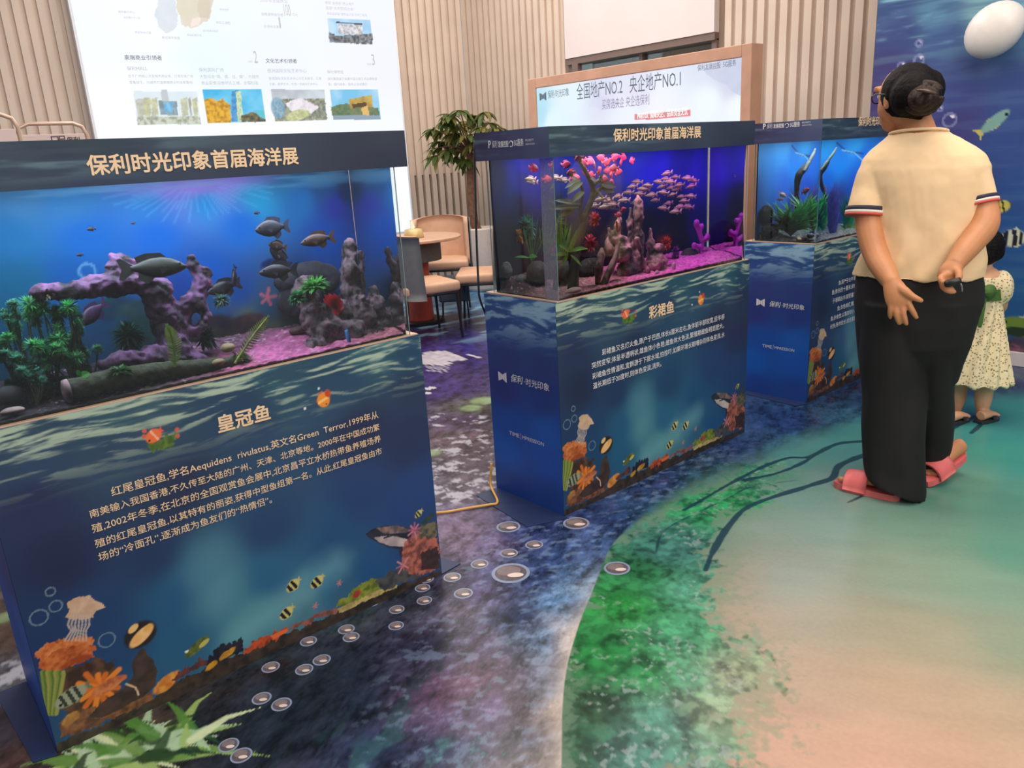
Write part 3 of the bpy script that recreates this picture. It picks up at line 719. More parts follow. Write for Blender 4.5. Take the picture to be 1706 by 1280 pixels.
f = MB(); f.box((uL - .02, -.15, zB - .02), (uR + .02, -.005, zT + .02), rot, tuple(LBP)); f.build('sign_box', mat('sign_case', (226, 226, 230), .5, var=.03), lb)
tx = MB(); tg = MB(); LBT = LBP + WN * .004
def lbt(mb_, s, a, b_, bold=0.0, height=None):
    q_ = MB(); lbt_(q_, s, a, b_, bold, height); q_.build('heading' if mb_ is tx else 'caption', mat('sign_dark_ink', (104, 104, 116), .6, var=.05) if mb_ is tx else mat('sign_grey_ink', (176, 178, 190), .6, var=.05), lb)
def lbt_(mb_, s, a, b_, bold=0.0, height=None):
    p = on_pl(*a, LBT, WN); q = on_pl(*b_, LBT, WN); z = (p[2] + q[2]) / 2
    letters(mb_, s, (p[0], p[1], z), WD, UZ, float(np.linalg.norm((q - p)[:2])), height, bold)
lbt(tx, '高端商业引领者', (208, 100), (270.5, 101), .01); lbt(tx, '文化艺术引领者', (443, 105), (495, 106), .01)
lbt(tg, '2', (424, 105), (430, 105), 0, .11); lbt(tg, 'NO.', (414, 105), (422, 105)); lbt(tg, '3', (620, 109), (625, 109), 0, .11); lbt(tg, 'NO.', (612, 109), (619, 109)); lbt(tg, '100', (474, 27), (485, 27), 0, .11); lbt(tg, '1', (466, 47), (468.5, 47), 0, .10)
lbt(tg, '保利MALL', (212, 118), (246, 118)); lbt(tg, '保利国际广场', (332, 120), (373, 120)); lbt(tg, '琶洲国际文化艺术中心', (446, 121), (511, 122)); lbt(tg, '保利博物馆', (545, 123), (572, 123))
lbt(tg, '2020年全国房企', (434, 4), (480, 5)); lbt(tg, '销售额突破规模', (436, 27), (472, 27)); lbt(tg, '亿元', (487, 27), (496, 27)); lbt(tg, '获得综合第', (440, 47), (465, 47))
for (s, a, b_) in (('荣获“金爵奖”商业地产', (542, 8), (590, 9)), ('荣获“大中型综合体”', (543, 17), (591, 18)), ('荣获国家级“建筑设计奖”优秀工程奖', (545, 26), (612, 27)),
                   ('位于广州核心大型城市商业体，打造华南广场', (214, 129), (322, 130)), ('零售娱乐，为城市打造高端商业时尚聚集地', (216, 140), (321, 140)), ('大型综合“商、酒、住、娱”，为城市', (333, 130), (432, 132)), ('商业配套设施领先之城，全国知名', (336, 141), (430, 142)),
                   ('琶洲国际文化艺术中心与艺术展览，汇聚', (448, 133), (536, 134)), ('名家，荟萃艺术，打造一流城市艺术中心', (449, 142), (530, 143)), ('保利集团旗下收藏中国文物艺术品博物馆', (546, 134), (628, 134)), ('是，国内首家，国有企业创建的', (547, 143), (612, 143)),
                   ('城市展示中心', (197, 22), (225, 23)), ('城市展示中心区', (206, 31), (234, 32)), ('项目地址位置', (225, 56), (252, 57)), ('城市地铁', (366, 18), (381, 18)), ('项目交通图', (360, 40), (384, 41)), ('城市配套设施区', (338, 53), (364, 54)), ('商业配套区域', (312, 60), (336, 61)), ('规划城市发展', (270, 65), (300, 66))):
    lbt(tg, s, a, b_)

# ================================================================== framed display screen before the right wall
SX = 5.30
sc_ = empty('display_screen', (SX + .06, 4.57, 0), 0, 'wide bright display screen in a tall tan timber frame behind the middle aquarium', 'screen')
sy0, sy1 = 3.375, 5.775; st = 2.085
wood = mat('tan_timber', (198, 152, 128), .5, var=.10, scale=6)
q = MB(); a = on_x(893, 150, SX)[1]; b_ = on_x(1236, 110, SX)[1]; zt = on_x(1050, 122, SX)[2] + .012; zb = .78
zt = (on_x(893, 149, SX)[2] + on_x(1236, 93, SX)[2]) / 2
q.bbox((SX - .01, a, 0), (SX + .14, sy1, st), .006).bbox((SX - .01, sy0, 0), (SX + .14, b_, st), .006).bbox((SX - .01, b_, zt), (SX + .14, a, st), .006).bbox((SX - .01, b_, 0), (SX + .14, a, zb), .006)
q.build('frame', wood, sc_)
us = np.arange(b_, a, .008); vs = np.arange(zb, zt, .008); pr = Print(us, vs)
def su(px, py): p = on_x(px, py, SX); return (p[1], p[2])
pr.fill([su(*p) for p in ((900, 190), (920, 205), (1000, 150), (1060, 150), (1100, 180), (1180, 110), (1220, 140), (1210, 110), (1180, 170), (950, 160), (1050, 190), (1230, 180))] + [(4.5, 1.2), (3.8, 1.2)],
        [(178, 222, 240), (224, 244, 250), (220, 222, 240), (226, 226, 244), (240, 244, 250), (220, 228, 244), (212, 216, 236), (196, 206, 230), (240, 248, 252), (226, 240, 250), (236, 240, 250), (240, 248, 254), (220, 230, 240), (220, 230, 240)], 1.8)
pr.poly([su(*p) for p in ((985, 128), (1000, 160), (1040, 172), (1010, 185), (980, 178), (992, 150))], (208, 212, 236), (216, 220, 240), .03, 8, .7)
pr.poly([su(*p) for p in ((1170, 118), (1200, 140), (1234, 160), (1236, 100), (1205, 104))], (196, 202, 226), (208, 214, 234), .03, 8, .8)
pr.poly([su(*p) for p in ((1057, 191), (1150, 183), (1150, 193), (1057, 201))], (226, 130, 136), (220, 150, 156), 0, 20, 1)
P = np.stack([np.full(pr.x.shape, SX), pr.x, pr.y], 2)
grid_obj('screen', P, pr.c, mat_print('screen_glow', .3, .3, emit=1.02), sc_)
tx = MB(); tw = MB(); tr = MB(); TX = SX - .003
ink = mat('screen_dark_ink', (84, 104, 124), .5, var=.05)
line_side(tx, '全国地产NO.2   央企地产NO.1', (961, 168), (1134, 143.5), TX, height=.135); tx.build('headline', ink, sc_); tx = MB()
line_side(tx, '保利·时光印象', (913, 165), (948, 159.5), TX, height=.07); tx.build('name_lettering', ink, sc_); tx = MB()
line_side(tr, '买房选央企 央企选保利', (1003, 183), (1081.6, 174), TX, height=.085)
line_side(tx, '保利发展控股  5G服务', (1162, 118.5), (1226, 110), TX, height=.045); tx.build('brand_lettering', ink, sc_); tx = MB()
line_side(tw, 'PART07. 保障央企、品质安全无忧', (1062, 199), (1146, 192), TX, height=.06)
def bow(mb_, o, u, s):                      # bow-shaped emblem
    u = np.array(u, float); o = np.array(o, float)
    for w in ([(-1, .75), (-.5, .62), (-.5, -.62), (-1, -.75)], [(-.45, .6), (0, .35), (0, -.35), (-.45, -.6)], [(.05, .35), (.45, .62), (.45, -.62), (.05, -.35)], [(.5, .64), (1, .85), (1, -.85), (.5, -.64)]):
        mb_.add([tuple(o + u * x * s + UZ * y * s) for x, y in w], [(0, 1, 2, 3)])
bow(tx, (TX,) + tuple(on_x(904.5, 161, TX)[1:]), (0, -1, 0), .045)
tx.build('emblem', ink, sc_); tr.build('small_lettering', mat('screen_violet_ink', (150, 140, 176), .5, var=.05), sc_); tw.build('banner_lettering', mat('screen_white_ink', (250, 244, 246), .5, var=0, emis=(250, 244, 246), estr=.8), sc_)

# ================================================================== blue sea mural board on the right
BX = 5.27
bb = empty('sea_mural_board', (BX + .05, .6, 0), 0, 'tall blue undersea mural board with printed fish behind the two people', 'backdrop')
y0, y1, z1 = -1.2, 2.47, 3.2
us = np.arange(y0, y1 + .008, .0085); vs = np.arange(.09, z1, .0085); pr = Print(us, vs)
def mu(px, py): p = on_x(px, py, BX); return (p[1], p[2])
mp = [((1480, 10), (64, 104, 150)), ((1560, 10), (78, 138, 170)), ((1640, 5), (110, 176, 186)), ((1700, 60), (76, 128, 168)), ((1500, 60), (56, 84, 138)), ((1580, 60), (60, 100, 150)), ((1490, 110), (60, 66, 124)), ((1600, 110), (56, 82, 140)),
      ((1470, 170), (62, 60, 118)), ((1600, 160), (56, 78, 140)), ((1690, 130), (50, 82, 142)), ((1600, 210), (58, 66, 126)), ((1690, 220), (44, 80, 142)), ((1650, 280), (44, 76, 138)), ((1690, 330), (40, 84, 146)), ((1680, 400), (38, 92, 152)), ((1690, 470), (36, 98, 150)),
      ((1680, 530), (32, 96, 148)), ((1690, 570), (48, 80, 110)), ((1690, 590), (60, 70, 96)), ((1460, 300), (50, 70, 130))]
pr.fill([mu(*p) for p, _ in mp], [c for _, c in mp], 1.7, .12, 2)
pr.c = pr.c * np.array([1.30, .92, .98])
rip = fbm(pr.x * 3.2 + 2 * fbm(pr.x * 2, pr.y * 5, 3, 4), pr.y * 26, 4, 18); up_ = sstep(1.75, 2.25, pr.y)
pr.mix(sstep(.50, .68, rip) * .8 * (up_ * .95 + .05), (146, 206, 218)); pr.mix(sstep(.48, .34, rip) * .5 * (up_ * .8 + .2), (34, 56, 112))
for (px, py, r) in ((1531, 72, 5), (1531, 100, 8), (1502, 111, 7), (1566, 181, 4), (1582, 200, 10.5)):
    c = mu(px, py); R = r / 1290 * 4.6; pr.ring(*c, R, .008, (150, 156, 204), .6); pr.ell(c[0] - R * .4, c[1] + R * .5, R * .35, R * .25, .5, (226, 226, 246))
def mfish(px, py, l, ang, *a, **k): c = mu(px, py); pr.fish(c[0], c[1], l, ang, *a, **k)
mfish(1658, 202, .19, math.radians(-40), (124, 166, 160), None, (196, 186, 96), hgt=.17)
mfish(1668, 344, .10, 2.9, (206, 196, 90), [(-.15, .08, (40, 36, 40)), (.1, .06, (40, 36, 40))], (80, 76, 50), hgt=.36)
mfish(1688, 397, .14, 3.1, (214, 214, 190), [(-.28, .07, (30, 34, 44)), (.05, .09, (30, 34, 44)), (.3, .06, (30, 34, 44))], (200, 206, 200), hgt=.36)
mfish(1698, 544, .24, 3.2, (110, 140, 60), None, (200, 206, 214), hgt=.24); c = mu(1700, 548); pr.ell(c[0], c[1] - .02, .10, .03, 0, (40, 60, 40))
for k in range(40):
    c = mu(1660 + 70 * random.random(), 572 + 26 * random.random()); pr.ell(c[0], c[1], .03 + .04 * random.random(), .02 + .03 * random.random(), 0, random.choice([(150, 90, 110), (96, 70, 90), (60, 80, 90), (130, 120, 110), (40, 50, 60)]), (70, 60, 80), .9, .3, 40, k, .3)
P = np.stack([np.full(pr.x.shape, BX), pr.x, pr.y], 2)
grid_obj('printed_face', P, pr.c, mat_print('mural_print', .45, .4), bb)
MB().box((BX + .002, y0, .09), (BX + .06, y1, z1)).build('board', mat('board_back', (210, 206, 204), .6, var=.03), bb)
MB().bbox((BX - .015, y0, 0), (BX + .06, y1, .088), .004).build('base_rail', mat('white_rail', (220, 208, 208), .5, var=.03), bb)
# balloon fixed to the mural
bl = empty('balloon', tuple(on_x(1657, 50, BX - .13)), 0, 'white oval balloon stuck high on the blue sea mural', 'balloon')
c = np.array(bl.location); ax = Matrix.Rotation(math.radians(52), 3, 'X')
m_ = MB(); V = []
m_.ball(tuple(c), (.098, .138, .160), 28, ax)
m_.build('balloon_skin', mat('balloon_white', (232, 224, 220), .32, var=.03, sss=.2), bl, True)
e = Vector(c) + Vector((.082, .016, -.070))
MB().tube([e + Vector((-.012, 0, .008)), e, e + Vector((.012, 0, -.012))], [.012, .005, .012], 10).build('knot', mat('balloon_white', (232, 224, 220)), bl, True)
MB().tube([e, e + Vector((.015, .005, -.012)), (BX - .001, e.y + .01, e.z - .01)], .0015, 6).build('string', mat('white_rail', (220, 208, 208)), bl)
# ================================================================== printed cabinets with aquariums on top
CABZ, CANZ, TOPZ = .868, 1.388, 1.492
BASE_X, BASE_W = 0.14, 1.215
def sea_ripple(pr, amt, top, depth, hi, lo, seed=0, sx=7.0, sz=62.0):
    r = fbm(pr.x * sx + 1.6 * fbm(pr.x * 3 + seed, pr.y * 9, 3, 14 + seed), pr.y * sz + 9 * fbm(pr.x * 2.2, pr.y * 4, 3, 23 + seed), 4, 31 + seed)
    m = sstep(top - depth, top - depth * .2, pr.y)
    pr.mix(sstep(.56, .36, r) * m * amt * .7, lo); pr.mix(sstep(.49, .66, r) * m * amt, hi)
def front_print(W):
    """colours of the front poster: gradient, ripples and sea life, same picture on each cabinet"""
    us = np.arange(0, W + .0025, .0026); vs = np.arange(0, CABZ + .001, .0026); pr = Print(us, vs)
    def q(px, py):
        p = on_y(px, py, FRONT_Y); return ((p[0] - BASE_X) / BASE_W * W, p[2] / .865 * CABZ)
    L = lambda pts: [q(*p) for p in pts]
    g = [((20, 720), (46, 70, 80)), ((200, 690), (62, 94, 96)), ((450, 610), (50, 92, 98)), ((620, 580), (52, 96, 102)), ((690, 580), (34, 70, 92)), ((60, 770), (46, 66, 88)), ((200, 740), (44, 66, 86)), ((400, 690), (36, 62, 86)), ((560, 640), (38, 70, 92)),
         ((690, 640), (34, 48, 74)), ((60, 840), (34, 44, 72)), ((300, 820), (34, 46, 70)), ((600, 720), (34, 42, 70)), ((680, 740), (34, 44, 76)), ((100, 940), (30, 38, 64)), ((250, 920), (32, 52, 82)), ((450, 880), (34, 62, 94)), ((600, 820), (33, 58, 100)), ((690, 830), (34, 60, 106)),
         ((150, 1020), (30, 58, 92)), ((300, 1000), (32, 80, 112)), ((345, 960), (54, 102, 120)), ((380, 990), (66, 116, 126)), ((450, 960), (40, 92, 120)), ((560, 900), (32, 72, 108)), ((620, 960), (30, 74, 114)), ((540, 960), (44, 98, 124)), ((430, 1030), (70, 126, 132)),
         ((300, 1060), (34, 84, 112)), ((200, 1080), (28, 62, 96)), ((80, 1050), (28, 50, 82)), ((700, 900), (34, 60, 96)), ((500, 1010), (70, 116, 124)), ((590, 985), (50, 90, 110))]
    pr.fill(L([a for a, _ in g]), [c for _, c in g], 1.8, .05, 4)
    sea_ripple(pr, .90, CABZ + .02, .23, (164, 180, 150), (30, 58, 76))
    d = seg_dist(pr.x, pr.y, L([(395, 1062), (470, 1010), (560, 940)])); pr.mix((1 - sstep(.0, .09, d + .04 * (fbm(pr.x * 14, pr.y * 14, 4, 6) - .5))) * .30, (128, 182, 176))
    d = seg_dist(pr.x, pr.y, L([(355, 930), (360, 1000)])); pr.mix((1 - sstep(0, .13, d)) * .24, (104, 156, 158))
    pr.c = pr.c * np.array([1.12, 1.16, 1.34])
    # sea floor along the foot
    fl = [(90, 1240), (150, 1215), (260, 1160), (300, 1132), (380, 1098), (450, 1066), (520, 1040), (600, 1000), (640, 985), (735, 950), (735, 975), (90, 1265)]
    pr.poly(L(fl), (44, 40, 40), (70, 58, 48), .012, 50)
    E = lambda px, py, r, ry, ang, c1, c2=None, **k: pr.ell(*q(px, py), r / 540, ry / 540, ang, c1, c2, **k)
    # orange coral head on brown rock, left
    pr.poly(L([(95, 1122), (130, 1105), (160, 1100), (190, 1098), (197, 1140), (200, 1175), (120, 1190), (85, 1160)]), (58, 40, 36), (96, 66, 52), .02, 45)
    pr.poly(L([(58, 1092), (75, 1074), (110, 1066), (150, 1061), (162, 1082), (150, 1100), (110, 1112), (85, 1128), (70, 1120)]), (206, 116, 60), (150, 66, 34), .012, 70)
    pr.poly(L([(58, 1092), (75, 1074), (110, 1066), (150, 1061), (156, 1072), (100, 1082), (70, 1100)]), (226, 146, 84), (190, 96, 50), .010, 90, .8)
    for k in range(9): a = 72 + 5 * k; pr.line(L([(78 + 2 * k, 1190), (74 + 4 * k, 1150 - 3 * k), (70 + 4.4 * k, 1120)]), .006, ((120, 140, 60), (90, 110, 50), (150, 150, 80))[k % 3])
    pr.star(*q(165, 1147), .052, 13, (226, 130, 50), (206, 104, 40), .30, seed=2); E(180, 1143, 22, 9, .2, (210, 130, 80), (160, 80, 50))
    pr.fish(*q(118, 1161), .085, .25, (150, 156, 130), [(-.22, .05, (50, 56, 50)), (0, .05, (50, 56, 50)), (.2, .05, (50, 56, 50))], (110, 116, 90), hgt=.26)
    pr.poly(L([(95, 1200), (150, 1180), (200, 1172), (250, 1150), (258, 1165), (130, 1222), (98, 1232)]), (140, 92, 62), (84, 56, 44), .012, 60)
    E(118, 1198, 12, 8, .3, (206, 160, 84), (160, 110, 60), rough=.3); E(175, 1183, 14, 7, .3, (170, 120, 76), (110, 80, 60), rough=.3)
    # a sea lion balancing a striped ball
    pr.poly(L([(146, 1196), (172, 1168), (205, 1148), (222, 1128), (220, 1105), (226, 1093), (236, 1080), (242, 1082), (244, 1092), (256, 1100), (262, 1118), (258, 1142), (240, 1160), (200, 1182), (170, 1196)]), (54, 40, 40), (74, 56, 52), .002, 40)
    pr.line(L([(210, 1140), (226, 1146), (231, 1158)]), .003, (214, 180, 150))
    E(234, 1058, 23, 20, .3, (40, 34, 36)); E(236, 1060, 20, 9, .55, (232, 172, 104), (240, 190, 130)); E(222, 1048, 8, 5, .6, (230, 186, 120)); E(246, 1046, 7, 4, .5, (220, 170, 90))
    # jellyfish and bubbles
    pr.poly(L([(110, 1006), (122, 997), (150, 993), (162, 1002), (176, 1014), (160, 1018), (158, 1030), (140, 1033), (126, 1034), (110, 1028), (116, 1014)]), (214, 184, 156), (196, 160, 134), .006, 40)
    for k in range(7): pr.line(L([(118 + 5 * k, 1026), (113 + 6 * k, 1042), (119 + 4 * k, 1052), (108 + 6 * k, 1068)]), .003, (190, 176, 166), .8)
    for (px, py, r) in ((84, 987, 6), (93, 1011, 8), (65, 1030, 11), (178, 1067, 11)): pr.ring(*q(px, py), r / 560, .0022, (130, 156, 172), .6)
    # reef along the bottom
    E(277, 1138, 22, 11, .4, (226, 156, 76), (196, 116, 50), rough=.2); pr.poly(L([(286, 1128), (310, 1112), (336, 1096), (346, 1106), (318, 1120), (292, 1136)]), (110, 60, 56), (70, 50, 54), .016, 60)
    E(328, 1078, 21, 8, .45, (110, 122, 56), (70, 80, 40)); E(340, 1072, 9, 4, .45, (190, 180, 90)); E(311, 1086, 3, 2, 0, (226, 226, 216))
    for (px, py) in ((352, 1100), (362, 1088), (371, 1082), (381, 1080), (391, 1076), (400, 1072)): pr.poly(L([(px - 7, 1110 - (px - 350) * .4), (px - 5, py - 6), (px, py - 10), (px + 5, py - 5), (px + 6, 1106 - (px - 350) * .4)]), (28, 30, 44), (44, 44, 56), .006, 80)
    for (px, py) in ((352, 1109), (374, 1092), (383, 1087)): E(px, py, 10, 5, .4, (206, 150, 50), (170, 120, 40), rough=.3)
    pr.poly(L([(408, 1084), (425, 1066), (452, 1056), (478, 1044), (482, 1052), (440, 1076), (412, 1090)]), (196, 84, 48), (120, 50, 40), .014, 70); pr.poly(L([(450, 1060), (478, 1047), (480, 1052), (456, 1066)]), (226, 110, 60), None)
    pr.poly(L([(480, 1046), (530, 1022), (560, 1012), (566, 1018), (500, 1044)]), (150, 96, 84), (110, 70, 64), .012, 60)
    pr.poly(L([(558, 1012), (566, 998), (584, 990), (592, 980), (606, 972), (628, 964), (640, 972), (634, 984), (590, 1006)]), (140, 150, 60), (90, 104, 40), .012, 70); E(594, 990, 9, 6, .4, (196, 80, 60), (150, 60, 50), rough=.3)
    pr.poly(L([(560, 1016), (630, 984), (660, 972), (662, 978), (600, 1006), (566, 1022)]), (196, 180, 110), (150, 130, 90), .005, 70)
    pr.poly(L([(626, 968), (655, 950), (690, 940), (700, 960), (660, 976), (640, 984)]), (84, 84, 84), (50, 56, 64), .014, 60)
    # shark coming from behind pink coral, right
    pr.poly(L([(609, 890), (620, 882), (640, 877), (668, 876), (690, 884), (694, 905), (680, 915), (668, 930), (664, 915), (645, 912), (628, 904), (612, 896)]), (36, 38, 52), (50, 52, 66), .002, 40)
    pr.poly(L([(626, 880), (662, 876), (686, 884), (676, 888), (640, 890)]), (150, 120, 116), (90, 78, 84), .002, 60); pr.poly(L([(622, 896), (650, 892), (688, 902), (680, 912), (650, 910), (632, 904)]), (206, 190, 186), (160, 146, 150), .002, 30)
    pr.line(L([(640, 897), (660, 890), (682, 898)]), .004, (40, 40, 54))
    pr.poly(L([(672, 905), (684, 892), (700, 884), (722, 890), (732, 910), (730, 948), (690, 960), (668, 942)]), (190, 110, 92), (110, 64, 60), .012, 70); pr.poly(L([(690, 892), (704, 872), (726, 868), (732, 890), (716, 900)]), (120, 110, 84), (70, 70, 66), .014, 70)
    pr.poly(L([(698, 925), (730, 910), (733, 946), (704, 950)]), (74, 50, 50), (50, 40, 44), .012, 60); pr.star(*q(690, 884), .03, 9, (196, 120, 140), (160, 90, 110), .25, seed=4); pr.star(*q(672, 942), .026, 8, (206, 130, 140), (170, 100, 110), .25, seed=5)
    pr.poly(L([(700, 872), (722, 852), (726, 856), (708, 876)]), (40, 60, 60), (60, 70, 60), .008, 80)
    for (px, py, l) in ((488, 976, .050), (528, 970, .050), (477, 1022, .050), (697, 857, .034)):
        pr.fish(*q(px, py), l, .5, (206, 196, 120), [(-.25, .10, (30, 32, 40)), (.08, .10, (30, 32, 40))], (190, 180, 90), hgt=.34)
    for (px, py) in ((565, 972), (525, 1010)): pr.star(*q(px, py), .010, 6, (206, 130, 120), (180, 110, 110), .4)
    # little goldfish beside the headline
    pr.poly(L([(244, 742), (250, 732), (262, 738), (280, 726), (294, 720), (292, 740), (286, 748), (246, 752)]), (96, 124, 50), (60, 90, 44), .012, 80)
    pr.fish(*q(256, 728), .046, .5, (230, 110, 60), [(.05, .06, (240, 180, 150))], (226, 80, 70), hgt=.36)
    for (px, py) in ((241, 720), (240, 729), (295, 717), (296, 728)): E(px, py, 3, 3, 0, (206, 90, 80))
    pr.fish(*q(539, 668), .048, 1.9, (236, 140, 50), [(.0, .08, (244, 196, 110))], (214, 80, 40), hgt=.42); E(546, 657, 5, 7, .3, (196, 70, 40)); E(531, 649, 2, 2, 0, (200, 220, 226)); E(508, 682, 2.4, 2.4, 0, (220, 220, 214))
    return pr
def side_print(D):
    us = np.arange(0, D + .003, .004); vs = np.arange(0, CABZ + .001, .004); pr = Print(us, vs)
    pr.fill([(D * a, b_) for a, b_ in ((.2, .86), (.8, .86), (.2, .74), (.8, .74), (.3, .62), (.8, .62), (.2, .48), (.8, .48), (.3, .34), (.8, .34), (.2, .2), (.8, .2), (.3, .04), (.8, .04))],
            [(54, 92, 146), (74, 116, 160), (44, 70, 130), (46, 74, 126), (46, 56, 112), (46, 58, 112), (42, 50, 112), (38, 56, 116), (26, 72, 148), (30, 84, 160), (22, 84, 164), (28, 78, 158), (32, 62, 132), (36, 66, 132)], 1.8, .05, 5)
    pr.c = pr.c * np.array([1.1, 1.25, 1.35])
    sea_ripple(pr, .85, CABZ + .03, .26, (160, 198, 220), (40, 66, 120), 3, 9, 58)
    return pr
def canopy_print(W, H, dark, ramp):
    us = np.arange(0, W + .004, .005); vs = np.arange(0, H + .001, .004); pr = Print(us, vs)
    pr.fill([(W * .05, H * .9), (W * .3, H * .9), (W * .6, H * .9), (W * .95, H * .9), (W * .05, .01), (W * .3, .01), (W * .6, .01), (W * .95, .01)], ramp, 1.6, .05, 6)
    r = fbm(pr.x * 5, pr.y * 55, 4, 61); m = sstep(W * .75, W * .15, pr.x) * sstep(0, H * .6, pr.y)
    pr.mix(sstep(.52, .72, r) * m * .55, (110, 142, 150)); pr.mix(sstep(.45, .3, r) * m * .4, (26, 40, 54))
    return pr
gold = mat('cream_lettering', (236, 204, 166), .5, var=.04); white_ink = mat('white_lettering', (226, 224, 230), .5, var=.04)
navy = mat('navy_board_edge', (38, 54, 92), .55, var=.08); tanb = mat('pale_board_edge', (206, 172, 150), .6, var=.08)
p_board = mat_print('poster_print', .42, .45, bump=.03, bscale=180); p_side = mat_print('side_print', .42, .4); p_can = mat_print('canopy_print', .5, .35)
glass_m = mat_pane('clear_glass'); edge_m = mat('glass_edge', (120, 144, 152), .25, var=.05, spec=.6); water_m = mat_water('clear_water')
black_m = mat('black_plastic', (24, 24, 28), .45, var=.1)
def stand(x0, x1, label, title, lines, width_line, tr_px, side=None, flaps=()):
    W = x1 - x0; D0, D1 = FRONT_Y, FRONT_Y + .42
    s = empty('aquarium_cabinet', (x0 + W / 2, (D0 + D1) / 2, 0), 0, label, 'cabinet', 'printed cabinets under the aquariums')
    pr = front_print(W)
    grid_obj('front_poster', np.stack([pr.x + x0, np.full(pr.x.shape, D0 - .0006), pr.y], 2), pr.c, p_board, s)
    m_ = MB(); m_.box((x0, D0, .0), (x1, D0 + .012, CABZ)); m_.box((x0, D0 + .012, 0), (x0 + .012, D1, CABZ)); m_.box((x1 - .012, D0 + .012, 0), (x1, D1, CABZ)); m_.box((x0 + .012, D1 - .012, 0), (x1 - .012, D1, CABZ))
    m_.build('body', navy, s)
    MB().box((x0 + .013, D0 + .0125, CABZ - .016), (x1 - .013, D1 - .0125, CABZ + .001)).box((x0 + .01, D0 + .002, CABZ), (x1 - .006, D1 - .002, CABZ + .004)).build('top_board', tanb, s)
    pr = side_print(D1 - D0)
    grid_obj('side_poster', np.stack([np.full(pr.x.shape, x0 - .0006), D1 - pr.x, pr.y], 2), pr.c, p_side, s)
    for fl in flaps: MB().prism([(a, b_, .0008) for a, b_ in fl], (0, 0, .002)).build('base_flap', mat('flap_blue', (26, 42, 84), .5, var=.1), s)
    if title: tb = MB(); line_front(tb, title, *tr_px, D0 - .0022, bold=.022); tb.build('headline', gold, s)
    for t, a, b_ in lines:
        tb = MB(); line_front(tb, t, a, b_, D0 - .0022, .0255 * len(t) if title is None else None, bold=.006); tb.build('text_line', gold if width_line else white_ink, s)
    if side:
        sx = x0 - .0016; tb = MB(); (e, t0, t1, i0, i1) = side
        o = on_x(*e, sx); bow(tb, o, (0, -1, 0), .026); tb.build('emblem', white_ink, s); tb = MB()
        a = on_x(*t0, sx); b_ = on_x(*t1, sx); L_ = a[1] - b_[1]; z = (a[2] + b_[2]) / 2
        letters(tb, '保利', (sx, a[1], z), (0, -1, 0), UZ, L_ * .33, None, .01, .25); letters(tb, '·时光印象', (sx, a[1] - L_ * .36, z), (0, -1, 0), UZ, L_ * .64, None, .004); tb.build('name_lettering', white_ink, s); tb = MB()
        a = on_x(*i0, sx); b_ = on_x(*i1, sx); L_ = a[1] - b_[1]; z = (a[2] + b_[2]) / 2
        letters(tb, 'TIME', (sx, a[1], z), (0, -1, 0), UZ, L_ * .30, .017); letters(tb, 'I', (sx, a[1] - L_ * .335, z - .006), (0, -1, 0), UZ, .004, .030, 0, .3); letters(tb, 'MPRESSION', (sx, a[1] - L_ * .39, z), (0, -1, 0), UZ, L_ * .61, .016)
        tb.build('motto_lettering', white_ink, s)
    return s
